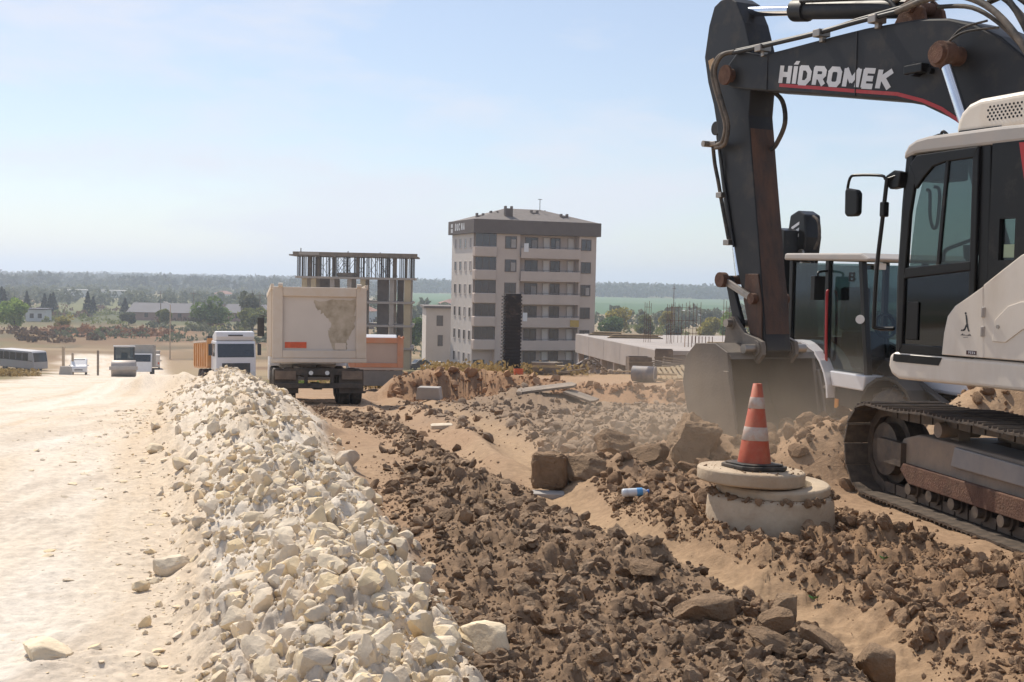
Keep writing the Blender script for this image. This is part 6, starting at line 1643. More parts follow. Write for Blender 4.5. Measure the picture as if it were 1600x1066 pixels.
def build_house(name, label, x, y, z, rz, L, D, Hh, roof_h, wallm, roofm, wins=(), hip=True, chim=False, group=None):
    h = empty(name, (x, y, z), R_(rz), label, 'building', group)
    b = MB(); b.bb(0, L, 0, D, -1.5, Hh); b.build('wall', wallm, h)
    b = MB(); e = .4
    if roof_h > .3:
        i = D / 2 if hip else 0
        b.add([(-e, -e, Hh), (L + e, -e, Hh), (L + e, D + e, Hh), (-e, D + e, Hh), (i, D / 2, Hh + roof_h), (L - i, D / 2, Hh + roof_h)], [(0, 1, 5, 4), (2, 3, 4, 5), (1, 2, 5), (3, 0, 4), (3, 2, 1, 0)])
    else:
        b.bb(-e, L + e, -e, D + e, Hh + .002, Hh + .35)
    r = b.build('roof', roofm, h)
    if chim: b = MB(); b.bb(L * .6, L * .6 + .6, D * .5, D * .5 + .6, Hh + .3, Hh + roof_h + .7); b.build('chimney', wallm, r)
    for (a, c, d, f) in wins:
        b = MB(); b.bb(a, c, -.03, .02, d, f); w = b.build('window', M_FRAMEW, h); b = MB(); b.bb(a + .08, c - .08, -.042, -.031, d + .08, f - .08); b.build('pane', M_BWIN, w)
    return h
build_house('house', 'pale two storey house left of the tall apartment block', -13.2, 186.0, -9.6, 8, 9.5, 9, 7.0, .2, M_STUCCOL, M_ROOFT, [(1.6, 2.6, 4.3, 5.9), (4.2, 5.3, 4.3, 5.9), (1.8, 2.6, 1.2, 2.9), (4.3, 5.4, 1.2, 2.9), (6.8, 7.9, 4.3, 5.9)])
SED_P = [(0, .35), (0, .85), (.9, .95), (1.4, 1.42), (2.5, 1.45), (3.2, .98), (4.2, .85), (4.3, .4), (.2, .25)]
SED_S = [[(1.1, .98), (1.5, 1.34), (2.4, 1.38), (2.95, 1.0)]]
for i, (x, y, hd, lab) in enumerate(((-12.6, 172.0, 95, 'white car parked in front of the pale house, left of two'), (-9.6, 169.0, 80, 'white car parked in front of the pale house, nearest the block'), (-15.0, 176.0, 60, 'dark car parked at the corner of the pale house'))):
    build_car('parked_car', lab, 'car', x, y, hd, 0, SED_P, ((3.15, 1.0), (2.55, 1.42)), ((.9, .97), (1.38, 1.4)), SED_S, 4.3, 1.7, M_WHITEP if i < 2 else M_DGREY, (.8, 3.4), .3, 'cars by the pale house')

def build_site():
    # low slab building: long pale edge beam over a dark basement
    lb = empty('slab_building', (3.94, 75.0, -4.6), 0, 'low unfinished slab building with a long pale concrete edge', 'building')
    A, B = Vector((0, 0)), Vector((3.1, -17.0)); E = Vector((14.0, 2.0))
    P = [(A.x, A.y), (B.x, B.y), (B.x + E.x, B.y + E.y), (A.x + E.x, A.y + E.y)]
    zt = 3.24
    b = MB(); b.slab(P, zt - .22, zt); b.build('roof_slab', M_WALLW, lb, .02)
    d = (B - A).normalized(); n = Vector((d.y, -d.x)); n = n if n.x < 0 else -n
    ln = (B - A).length
    M = Matrix.Translation((A.x, A.y, 0)) @ Matrix.Rotation(math.atan2(d.y, d.x), 4, 'Z')
    for k in range(5):
        b = MB(M); b.bb(.02 + k * ln / 5, (k + 1) * ln / 5 - .02, -.03, .22, zt - 1.15, zt - .02); b.build('edge_panel', M_WALLW, lb, .01)
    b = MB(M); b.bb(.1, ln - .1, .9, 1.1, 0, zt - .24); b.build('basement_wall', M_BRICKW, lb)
    for k in range(7):
        b = MB(M); x = .4 + k * (ln - .8) / 6; b.bb(x - .15, x + .15, .1, .4, -.3, zt - 1.15); b.build('basement_post', M_SLABC, lb)
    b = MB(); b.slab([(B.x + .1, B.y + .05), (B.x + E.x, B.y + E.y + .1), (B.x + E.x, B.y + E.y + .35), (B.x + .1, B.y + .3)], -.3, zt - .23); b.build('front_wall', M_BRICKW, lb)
    base = Vector((3.94, 75.0, -4.6 + zt))
    def on(s, t): return base + Vector((3.1 * s + 14 * t, -17 * s + 2 * t, 0))
    # rebar cages on the slab
    cages = [(.55, .12, 2.3, .35, 4, 'slim upright rebar cage nearest the apartment block'), (.62, .18, 2.2, .3, 4, 'slim upright rebar cage beside the wide rebar grid'), (.55, .27, 2.3, 1.6, 9, 'wide upright rebar grid standing on the slab'), (.50, .46, 2.4, .5, 4, 'rebar cage left of the excavator bucket')]
    for s, t, h, w, nb, lab in cages:
        p = on(s, t); r = empty('rebar_cage', p, 0, lab, 'rebar', 'rebar cages on the slab')
        for k in range(nb):
            b = MB(); x = -w / 2 + w * k / (nb - 1); b.cyl((x, .1 * (k % 2), 0), (x + .02, .1 * (k % 2), h * (.92 + .08 * random.random())), .013, n=5, cap=False); b.build('rebar', M_REBAR, r)
        for z in (.5, 1.2, 1.9): b = MB(); b.bb(-w / 2, w / 2, .04, .06, z, z + .02); b.build('stirrup', M_REBAR, r)
    for i, (s, t, w, lab) in enumerate(((.80, .22, 1.4, 'short orange starter bars at the front of the slab'), (.86, .42, 1.1, 'short starter bars beside the bucket'))):
        p = on(s, t); r = empty('starter_bars', p, 0, lab, 'rebar')
        for k in range(9): b = MB(); x = -w / 2 + w * k / 8; b.cyl((x, 0, 0), (x, 0, .55), .02, n=5, cap=False); b.build('rebar', mat('orange_rusty_bar', (.34, .17, .08), .8) if k == 0 and i == 0 else M_REBAR, r)
    # boards and beams lying on it
    for i, (s, t, l, w, rz, lab) in enumerate(((.12, .10, 2.2, .5, -20, 'loose boards at the far end of the slab'), (.30, .16, 3.2, .35, 5, 'long pale board stack on the slab'), (.74, .34, 2.4, .4, 12, 'boards lying in front of the starter bars'))):
        r = empty('board_stack', on(s, t), R_(rz), lab, 'timber')
        for k in range(4): b = MB(); b.bb(-l / 2 + .1 * k, l / 2 - .13 * ((k * 7) % 3), -w / 2 + .03 * k, w / 2 - .04 * k, .002 + k * .06, .055 + k * .06); b.build('board', M_WOOD if k % 2 else M_FORM, r)
    # plywood column forms in front
    for i, (x, y, w, h, lab) in enumerate(((7.05, 56.3, .78, 1.35, 'tall dark plywood box standing against the slab'), (6.15, 56.0, .66, .75, 'low dark plywood box beside the tall one'), (5.55, 53.0, .95, .85, 'dark plywood crate on the earth below the slab'))):
        z = gz(x, y); zz = (-2.55 if i < 2 else z)
        r = empty('plywood_box', (x, y, zz), R_(-6 + 5 * i), lab, 'formwork')
        for s in (1, -1):
            b = MB(); b.bb(s * w / 2 - .02, s * w / 2 + .02, -w / 2, w / 2, z - zz - .1, h); b.build('side_sheet', M_PLY, r)
            b = MB(); b.bb(-w / 2 + .021, w / 2 - .021, s * w / 2 - .02, s * w / 2 + .02, z - zz - .1, h); b.build('face_sheet', M_PLY, r)
        for q in (.25, .7): b = MB(); b.bb(-w / 2 - .05, w / 2 + .05, -w / 2 - .06, -w / 2 - .022, h * q, h * q + .07); b.build('batten', M_FORM, r)
    for i, (x, y, l, rz, lab) in enumerate(((6.6, 53.5, 2.8, -8, 'loose dark planks leaning below the plywood boxes'), (7.6, 51.5, 2.4, 10, 'pile of planks behind the pallet'))):
        r = empty('plank_pile', (x, y, gz(x, y)), R_(rz), lab, 'timber')
        for k in range(6): b = MB(Matrix.Rotation(R_(-6 + 3 * k), 4, 'Y') @ Matrix.Rotation(R_(k * 5 - 12), 4, 'Z')); b.bb(-l / 2, l / 2, -.1 + .08 * k, .06 + .08 * k, .25 + .07 * k, .29 + .07 * k); b.build('plank', M_OLDWOOD, r)
    # leaning pallet with pale slats
    x, y = 5.95, 43.4
    r = empty('pallet', (x, y, gz(x, y)), R_(4), 'pale wooden pallet lying tilted on the bank edge', 'pallet')
    T = Matrix.Rotation(R_(32), 4, 'X')
    for k in range(7): b = MB(T @ Matrix.Rotation(R_(14), 4, 'Z')); b.bb(-.55 + k * .19, -.43 + k * .19, 0, .75, .10, .13); b.build('slat', M_WOOD, r)
    for q in (.05, .66): b = MB(T); b.bb(-.7, .95, q, q + .08, .04, .098); b.build('bearer', M_WOOD, r)
    for i, (dx, z) in enumerate(((-1.0, .04), (-.9, .22))): b = MB(); b.bb(dx, dx + .85, -.25, -.17, z, z + .07); o = b.build('loose_batten', M_WOOD, None); o.location = (x, y - .2 + .3 * i, gz(x, y)); tag(o, ('lower' if i == 0 else 'upper') + ' pale batten sticking out beside the pallet', 'timber')
    # blue drum on its side
    x, y = 4.72, 43.2
    r = empty('drum', (x, y, gz(x, y)), R_(70), 'dull blue plastic drum lying beside the pallet', 'drum')
    b = MB(); b.lathe([(0, -.42), (.25, -.42), (.28, -.4), (.28, -.2), (.29, -.18), (.29, -.14), (.28, -.12), (.28, .4), (.25, .42), (0, .42)], 20, (0, 0, .27), True, 'Y'); b.build('shell', mat('blue_plastic', (.085, .10, .14), .5, dust=.5), r)
    b = MB(); b.ring((0, -.425, .27), (0, -.40, .27), .22, .29, 20); b.build('rim', M_WALLW, r)
    # tall ribbed column form
    x, y = -.03, 50.0
    r = empty('column_form', (x, y, gz(x, y) - .05), R_(10), 'tall dark ribbed column form standing on the bank', 'formwork')
    M_CF = mat('black_form_panel', (.035, .029, .028), .75, 0, .15, 2, dust=.15); b = MB(); b.bb(-.31, .33, -.3, .3, 0, 3.3); b.build('core', M_CF, r)
    for k in range(23): b = MB(); b.bb(-.38, .36, -.36, .36, .06 + k * .14, .13 + k * .14); b.build('rib', M_CF, r)
    # orange crate, timber stack, rubbish
    x, y = .27, 47.0
    r = empty('crate', (x, y, gz(x, y)), R_(12), 'small orange plastic crate at the foot of the ribbed column', 'crate')
    mo = mat('orange_plastic', (.55, .10, .03), .5, dust=.2)
    for k in range(3):
        b = MB(); b.bb(-.17, .17, -.12, -.10, .02 + k * .08, .08 + k * .08); b.bb(-.17, .17, .10, .12, .02 + k * .08, .08 + k * .08); b.bb(-.17, -.15, -.10, .10, .02 + k * .08, .08 + k * .08); b.bb(.15, .17, -.10, .10, .02 + k * .08, .08 + k * .08); b.build('side_band', mo, r)
    b = MB(); b.bb(-.15, .15, -.10, .10, .0, .02); b.build('crate_floor', mo, r)
    x, y = 1.55, 48.0
    r = empty('timber_stack', (x, y, gz(x, y)), R_(-4), 'stack of weathered timber on the bank before the apartment block', 'timber')
    rr = random.Random(4)
    for lay in range(5):
        for k in range(4):
            l = 1.2 + .3 * rr.random() - .1 * lay; b = MB(); b.bb(-.62 + .15 * rr.random() - .05 * lay, -.62 + l, -.45 + k * .22, -.27 + k * .22, .002 + lay * .10, .095 + lay * .10); b.build('plank', M_OLDWOOD if rr.random() < .7 else M_WOOD, r)
    for k in range(5): b = MB(Matrix.Rotation(R_(rr.uniform(-12, 12)), 4, 'Y') @ Matrix.Rotation(R_(rr.uniform(-25, 25)), 4, 'Z')); b.bb(-.4 + .3 * k, .7 + .3 * k, -.7, -.6, .06, .1); b.build('loose_plank', M_OLDWOOD, r)
    x, y = 3.1, 48.5
    r = empty('rubbish_heap', (x, y, gz(x, y)), 0, 'heap of earth and rubbish right of the timber stack', 'rubbish heap')
    rg = np.random.default_rng(8); n = 120
    px = rg.normal(0, .55, n); py = rg.normal(0, .4, n); pz = .45 * np.exp(-(px ** 2 + py ** 2) / .5)
    me = stuff_mesh('clod_mass', [rock_proto(1600 + i, 2, 8, .15) for i in range(5)], np.column_stack([px, py, pz]), np.clip(.05 * rg.pareto(2, n) + .04, .04, .16), M_CLODC, rg); tag(link('clod_mass', me, r), kind='stuff')
    for k in range(7):
        b = MB(Matrix.Rotation(R_(rr.uniform(-30, 30)), 4, 'Y') @ Matrix.Rotation(R_(rr.uniform(0, 90)), 4, 'Z')); b.bb(-.3, .25, -.1, .1, .3 + .05 * k, .34 + .05 * k); b.build('scrap', M_WALLW if k % 2 else M_OLDWOOD, r)
    b = MB(); b.bb(0, 2.2, 0, .08, .1, .15); o = b.build('long_batten', M_WOOD, None); o.location = (4.0, 47.5, gz(4.0, 47.5)); tag(o, 'long thin batten lying right of the rubbish heap', 'timber')
    # concrete block at the near end of the bank
    x, y = -2.72, 40.4
    b = MB(); b.prism([(-.42, 0), (-.36, .42), (.36, .42), (.42, 0)], -.3, .3); o = b.build('concrete_block', M_CONCG, None, .03); o.location = (x, y, gz(x, y) + .02); o.rotation_euler = (0, 0, R_(-5)); tag(o, 'grey concrete block at the left end of the cut bank', 'concrete block')
    # leaning post near the second lorry
    b = MB(); b.box((0, 0, .7), (.12, .12, 1.6)); o = b.build('leaning_post', M_OLDWOOD, None); o.location = (-6.2, 72.0, gz(-6.2, 72.0)); o.rotation_euler = (0, R_(-18), 0); tag(o, 'old post leaning beyond the orange tipper', 'post')
build_site()

# ---- far sheds and cottages on the plain
M_SHEDR = mat('blue_grey_sheet_roof', (.105, .10, .115), .8, 0, .1, .2)
M_TILE = mat('red_clay_tiles', (.28, .13, .09), .85, 0, .15, .5)
M_WHITEW = mat('whitewash', (.62, .60, .57), .85, 0, .05, .3)
M_REDW = mat('pinkish_wall', (.36, .22, .17), .85, 0, .08, .3)
for i, (x, y, L, D, Hh, rh, wm, rm, rz, lab) in enumerate((
        (-126, 398, 27, 15, 2.6, 3.0, M_REDW, M_SHEDR, 3, 'long grey roofed shed behind the lone spruce'),
        (-96, 402, 22, 13, 2.8, 2.8, M_REDW, M_SHEDR, -2, 'grey roofed shed with a pink wall left of the green trees'),
        (-149, 372, 6, 6, 3.6, .2, M_WHITEW, M_SHEDR, 5, 'small whitewashed hut behind the bright green tree'),
        (-300, 800, 46, 14, 4.5, .2, M_WHITEW, M_WHITEW, 2, 'long white shed far out on the plain at the left'),
        (-205, 830, 14, 10, 4.0, 2.2, M_WHITEW, M_TILE, 8, 'white cottage with a red roof far out on the plain'),
        (-60, 420, 12, 9, 4.0, 2.4, M_WHITEW, M_TILE, -6, 'cottage with a red roof behind the beige tipper'),
        (-38, 640, 18, 10, 4.0, 2.2, M_WHITEW, M_TILE, 10, 'pale cottage between the frame building and the block'),
        (72, 560, 44, 6, 3.2, .2, M_WHITEW, M_WHITEW, 4, 'low white greenhouse before the green field'))):
    build_house('shed' if L > 20 else 'cottage', lab, x, y, gz(x, y), rz, L, D, Hh, rh, wm, rm, [(L * .2, L * .2 + 1.2, 1.0, 2.4), (L * .6, L * .6 + 1.2, 1.0, 2.4)], hip=L < 20)

# ------------------------------------------------------------------ trees, scrub, street furniture, far woods
def leaf_mat(name, c1, c2, rough=.75):
    m, nt, p = new_mat(name); N, L = nt.nodes, nt.links
    g = N.new('ShaderNodeNewGeometry'); r = N.new('ShaderNodeValToRGB')
    r.color_ramp.elements[0].color = (*c1, 1); r.color_ramp.elements[1].color = (*c2, 1)
    L.new(g.outputs['Random Per Island'], r.inputs['Fac'])
    L.new(r.outputs['Color'], p.inputs['Base Color']); p.inputs['Roughness'].default_value = rough; p.inputs['Specular IOR Level'].default_value = .25
    tr = N.new('ShaderNodeBsdfTranslucent'); L.new(r.outputs['Color'], tr.inputs['Color'])
    mx = N.new('ShaderNodeMixShader'); mx.inputs['Fac'].default_value = .35
    L.new(p.outputs['BSDF'], mx.inputs[1]); L.new(tr.outputs['BSDF'], mx.inputs[2]); L.new(mx.outputs['Shader'], N['Material Output'].inputs['Surface'])
    return m
M_BARK = mat('bark', (.11, .085, .065), .9, 0, .2, 3)
LEAF = {
    'bright': leaf_mat('bright_leaves', (.16, .25, .04), (.32, .42, .09)),
    'olive': leaf_mat('olive_leaves', (.13, .155, .045), (.26, .27, .09)),
    'yellow': leaf_mat('yellowing_leaves', (.24, .22, .05), (.48, .40, .10)),
    'green': leaf_mat('green_leaves', (.09, .15, .045), (.19, .26, .08)),
    'dark': leaf_mat('dark_needles', (.018, .028, .018), (.04, .055, .032)),
    'grey': leaf_mat('grey_green_leaves', (.10, .115, .065), (.18, .19, .115)),
    'wood': leaf_mat('far_wood_leaves', (.04, .052, .036), (.075, .09, .055)),
    'brown': leaf_mat('brown_twigs', (.11, .07, .045), (.19, .125, .075)),
}

def leaf_cloud(pts, size, rg, flat=.0):
    """one small bent card per point"""
    n = len(pts)
    a = rg.normal(size=(n, 3)); a[:, 2] *= (1 - flat); a /= np.linalg.norm(a, axis=1)[:, None]
    b = rg.normal(size=(n, 3)); b -= (b * a).sum(1)[:, None] * a; b /= np.linalg.norm(b, axis=1)[:, None]
    s = (size * rg.uniform(.6, 1.4, n))[:, None]
    V = np.stack([pts - a * s, pts + b * s * .6, pts + a * s, pts - b * s * .6], 1).reshape(-1, 3)
    F = np.arange(4 * n).reshape(n, 4)
    return V, F

def tree(name, label, x, y, h, w, kind, seed, base=.25, n=900, leaf=.32, group=None, conifer=False, z=None):
    rg = np.random.default_rng(seed)
    zz = (gz(x, y) if z is None else z) - .1
    root = empty(name, (x, y, zz), 0, label, 'shrub' if h < 3.2 else 'tree', group)
    tb = MB(); tb.cyl((0, 0, 0), (.02 * h, 0, h * .5), .028 * h, .016 * h, 8); tb.cyl((.02 * h, 0, h * .5), (0, .02 * h, h * .92), .016 * h, .004 * h, 6)
    if not conifer:
        for k in range(7):
            a = k * 2.4 + seed; z0 = h * (.25 + .07 * k); tb.cyl((.015 * h, 0, z0), (math.cos(a) * w * .36, math.sin(a) * w * .36, z0 + h * .22), .011 * h, .003 * h, 5, cap=False)
    tb.build('trunk', M_BARK, root)
    if conifer:
        t = rg.uniform(0, 1, n) ** .75; ang = rg.uniform(0, 6.283, n)
        lay = .82 + .18 * np.sin(t * 42)
        rr = w / 2 * (1.02 - t) * lay * np.sqrt(rg.uniform(.25, 1.0, n)) * (1 + .18 * np.sin(ang * 3 + seed))
        P = np.column_stack([rr * np.cos(ang), rr * np.sin(ang), h * (.06 + .94 * t) - rr * .25])
    else:
        k = 16
        c = rg.normal(size=(k, 3)); c /= np.linalg.norm(c, axis=1)[:, None]; c *= (rg.uniform(.15, .78, k))[:, None]
        rad = rg.uniform(.25, .46, k)
        idx = rg.integers(0, k, n); d = rg.normal(size=(n, 3)); d /= np.linalg.norm(d, axis=1)[:, None]
        q = c[idx] + d * (rad[idx] * rg.uniform(.45, 1.0, n) ** .5)[:, None]
        q[:, 2] = np.maximum(q[:, 2], -.95)
        ch = h * (1 - base) / 2
        P = np.column_stack([q[:, 0] * w / 2 * .95, q[:, 1] * w / 2 * .95, h * base + ch + q[:, 2] * ch * .92])
    V, F = leaf_cloud(P, leaf, rg)
    link('crown', mesh_np('crown', V, F, LEAF[kind], False), root)
    return root

EYE_Z = 1.82
def plain(u, v, y):
    """x for an image column at distance y"""
    return (u - 800) / 1900 * y

def build_trees():
    T = tree
    T('bright_tree', 'bright green rounded tree behind the grey minibus', -125.5, 306, 9.0, 9.6, 'bright', 1, .08, 2400, .46)
    T('shrub', 'yellow green bush above the white minivan', -110.0, 298, 4.6, 6.0, 'yellow', 2, .02, 700, .34)
    T('shrub', 'dark round bush right of the yellow green bush', -96.0, 285, 2.4, 4.4, 'green', 3, .0, 350, .28)
    sp = [(-151, 432, 8.8, 6.2, 'tall dark spruce standing alone left of the grey shed'), (-163.5, 430, 7.6, 5.6, 'dark spruce left of the lone tall spruce'), (-106, 425, 6.0, 3.6, 'slender grey green spruce before the sheds'),
          (-184, 440, 9.0, 6.5, 'dark spruce at the left edge behind the bright tree'), (-174, 452, 7.8, 5.5, 'dark spruce just right of the bright tree crown'), (-157, 455, 6.8, 5.0, 'short dark pine between two spruces'), (-196, 436, 9.6, 7.0, 'broad dark pine cut by the left edge'), (-168.5, 446, 8.2, 6.0, 'dark pine just left of two close spruces'), (-179, 448, 8.6, 6.0, 'dark pine above the bright tree crown'), (-190, 452, 10.0, 7.0, 'tall dark pine second from the left edge'), (-146, 458, 6.4, 6.0, 'low dark pine right of the lone tall spruce')]
    for i, (x, y, h, w, lab) in enumerate(sp): T('spruce_tree', lab, x, y, h, w, 'dark', 20 + i, .05, 900, .34, 'dark conifers on the plain', True)
    gr = [(-82.5, 332, 9.5, 12.0, 'green', 'broad green tree left of the white cab truck roof'), (-74.0, 345, 12.2, 9.0, 'grey', 'taller grey green tree rising behind the broad green one'), (-68.0, 318, 8.0, 9.5, 'olive', 'green tree above the white cab truck'), (-59.5, 322, 8.0, 8.0, 'olive', 'olive tree beside the beige tipper body'),
          (-101.0, 352, 5.4, 5.0, 'olive', 'small olive tree before the pink walled shed'), (-113, 358, 5.0, 5.0, 'grey', 'small grey tree before the grey sheds'), (-90.0, 350, 5.6, 7.0, 'grey', 'low grey tree between shed and broad tree')]
    for i, (x, y, h, w, k, lab) in enumerate(gr): T('leafy_tree', lab, x, y, h, w, k, 40 + i, .06, 2300, .48)
    rt = [(28.5, 330, 9.0, 9.0, 'yellow', 'yellow green tree just right of the apartment block'), (24.6, 300, 7.5, 6.0, 'green', 'green tree half hidden by the apartment block'), (34.8, 318, 7.0, 7.6, 'olive', 'olive tree between the block and the rebar cages'), (43.5, 345, 8.8, 5.0, 'yellow', 'yellow tree behind the slim rebar cages'),
          (48.0, 296, 7.4, 6.4, 'yellow', 'yellow bush tree left of the excavator bucket'), (53.8, 300, 9.6, 6.4, 'bright', 'yellow green tree touching the excavator arm'), (39.5, 300, 5.4, 6.4, 'grey', 'low grey tree behind the rebar grid'), (46.0, 350, 6.0, 7.0, 'grey', 'dim grey tree far behind the rebar grid'), (63.0, 310, 8.6, 7.0, 'olive', 'olive tree between excavator arm and loader'),
          (-19.5, 240, 7.0, 6.0, 'green', 'green tree behind the unfinished frame'), (-23.5, 250, 8.5, 6.0, 'grey', 'grey tree seen through the unfinished frame'), (-17.2, 300, 9.5, 8.0, 'grey', 'tall dim tree right of the unfinished frame')]
    for i, (x, y, h, w, k, lab) in enumerate(rt): T('leafy_tree', lab, x, y, h, w, k, 60 + i, .04, 2000, .42)
    # rusty scrub and dry weeds
    rg = np.random.default_rng(77)
    def scrub(name, label, n, fx, leafs, size, cat):
        P = fx(n); P = np.column_stack([P[:, :2], H(P[:, 0], P[:, 1]) + P[:, 2]])
        V, F = leaf_cloud(P, size, rg, -.6)
        o = link(name, mesh_np(name, V, F, LEAF[leafs], False)); tag(o, label, cat, kind='stuff')
    def patch(cx, cy, rx, ry, h):
        def f(n):
            a = rg.uniform(0, 6.283, n); r = np.sqrt(rg.uniform(0, 1, n)); x = cx + rx * r * np.cos(a); y = cy + ry * r * np.sin(a)
            return np.column_stack([x, y, rg.uniform(0, 1, n) * h * (.4 + .6 * vnoise(x * .25, y * .25, 5))])
        return f
    LEAF['rust'] = leaf_mat('rusty_brush_leaves', (.20, .10, .05), (.32, .18, .095)); LEAF['straw'] = leaf_mat('dry_straw', (.24, .16, .06), (.40, .29, .13))
    def clumps(x0, x1, y0, y1, k, rad, h):
        def f(n):
            cy = rg.uniform(y0, y1, k); cx = rg.uniform(x0, x1, k); cr = rad * rg.uniform(.35, 1.3, k); hh = h * rg.uniform(.35, 1.2, k)
            i = rg.integers(0, k, n); d = rg.normal(size=(n, 3)); d /= np.linalg.norm(d, axis=1)[:, None]; d *= rg.uniform(.3, 1, n)[:, None] ** .5
            return np.column_stack([cx[i] + d[:, 0] * cr[i], cy[i] + d[:, 1] * cr[i], np.abs(d[:, 2]) * hh[i]])
        return f
    scrub('brushwood', 'rusty red dry brush on the plain behind the white minivan', 2600, clumps(-112, -82, 280, 312, 34, 2.6, 2.0), 'rust', .38, 'brush')
    scrub('scrub', 'grey brown tangled scrub below the bright green tree', 3000, clumps(-150, -88, 238, 285, 50, 2.6, 1.9), 'brown', .42, 'scrub')
    scrub('scrub', 'grey green scrub along the far edge of the plain road', 3600, clumps(-102, -44, 255, 345, 60, 2.8, 2.3), 'grey', .42, 'scrub')
    scrub('scrub', 'low olive bushes dotted over the fields', 4200, clumps(-190, -40, 330, 520, 90, 3.0, 3.0), 'olive', .5, 'scrub')
    scrub('scrub', 'brown hedge clumps dotted over the fields', 3600, clumps(-210, -40, 345, 640, 80, 4.0, 2.6), 'brown', .6, 'scrub')
    scrub('scrub', 'mixed bushes before the green field on the far right', 3600, clumps(10, 110, 330, 560, 70, 3.4, 3.4), 'olive', .5, 'scrub')
    scrub('scrub', 'brownish bushes below the houses by the apartment block', 2400, clumps(-34, 8, 195, 420, 60, 2.2, 2.6), 'grey', .4, 'scrub')
    scrub('dry_grass', 'dry straw coloured grass in front of the minibuses', 2600, lambda n: patch(-46.5, 101, 6.5, 9, .8)(n), 'straw', .16, 'grass')
    scrub('dry_grass', 'dry straw coloured weeds along the top of the cut bank', 2600, lambda n: np.column_stack([rg.uniform(-3.6, 3.0, n), rg.uniform(47, 57, n), rg.uniform(0, .55, n) * vnoise(rg.uniform(0, 40, n), rg.uniform(0, 40, n), 3)]), 'straw', .09, 'grass')
    scrub('dry_grass', 'dry weeds between the trucks and the pale house', 1800, lambda n: patch(-8.0, 76, 4.5, 12, .6)(n), 'straw', .12, 'grass')
    scrub('weeds', 'green weeds beside the cab of the white truck', 700, lambda n: patch(-13.0, 82, 2.2, 6, 1.5)(n), 'bright', .16, 'weeds')
    # posts, bin and lamp along the lower road
    for i, (x, y, h, w, lab) in enumerate(((-50.8, 137.5, 3.3, .26, 'taller pale concrete post left of the white minivan'), (-50.0, 138.2, 2.6, .22, 'shorter pale concrete post left of the white minivan'), (-45.0, 132.0, 2.8, .2, 'thin brown post between minivan and roller'))):
        b = MB(); b.slab([(-w / 2, -w / 2), (w / 2, -w / 2), (w / 2, w / 2), (-w / 2, w / 2)], -.5, h - .12); b.add([(-w / 2, -w / 2, h - .12), (w / 2, -w / 2, h - .12), (w / 2, w / 2, h - .12), (-w / 2, w / 2, h - .12), (0, 0, h)], [(0, 1, 4), (1, 2, 4), (2, 3, 4), (3, 0, 4)])
        o = b.build('post', M_CONC if i < 2 else M_OLDWOOD, None, .02); o.location = (x, y, gz(x, y)); tag(o, lab, 'post')
    b = MB(); b.prism([(-.7, 0), (-.55, .95), (.55, .95), (.7, 0)], -.25, .25); o = b.build('concrete_barrier', M_CONCG, None, .03); o.location = (-49.6, 135.0, gz(-49.6, 135.0)); tag(o, 'grey concrete barrier in front of the white minivan', 'barrier')
    x, y = -53.5, 190.0; z = gz(x, y)
    lp = empty('street_lamp', (x, y, z), 0, 'tall thin street lamp beside the far road', 'street lamp')
    b = MB(); b.cyl((0, 0, 0), (0, 0, 8.6), .10, .06, 10); b.build('pole', M_CONC, lp)
    b = MB(); b.tube([(0, 0, 8.5), (-.05, -.02, 8.75), (-.5, -.2, 8.95)], .04); b.bb(-1.0, -.4, -.35, -.1, 8.9, 9.03); b.build('lamp_head', M_WHITEP, lp, .02)
    x, y = -55.2, 188.0
    b = MB(); b.prism([(-.5, 0), (-.6, 1.3), (.6, 1.3), (.5, 0)], -.5, .5); b.bb(-.65, .65, -.55, .55, 1.302, 1.42); o = b.build('waste_bin', M_CONCG, None, .03); o.location = (x, y, gz(x, y)); tag(o, 'grey waste bin beside the street lamp', 'bin')
    for i, (x, y, h) in enumerate(((-66.5, 320, 10.5), (-110, 380, 10), (-101, 385, 10), (41.0, 310, 14.5))):
        pz = gz(x, y); p_ = empty('utility_pole', (x, y, pz), R_(20 * i), ('thin dark utility pole left of the beige tipper', 'dark utility pole rising behind the grey shed', 'dark utility pole at the end of the grey shed', 'tall thin mast right of the rebar grid')[i], 'pole')
        b = MB(); b.cyl((0, 0, 0), (0, 0, h), .16, .10, 8); b.build('pole', M_OLDWOOD, p_); b = MB(); b.bb(-1.1, 1.1, -.06, .06, h - .8, h - .65); b.build('cross_arm', M_OLDWOOD, p_)

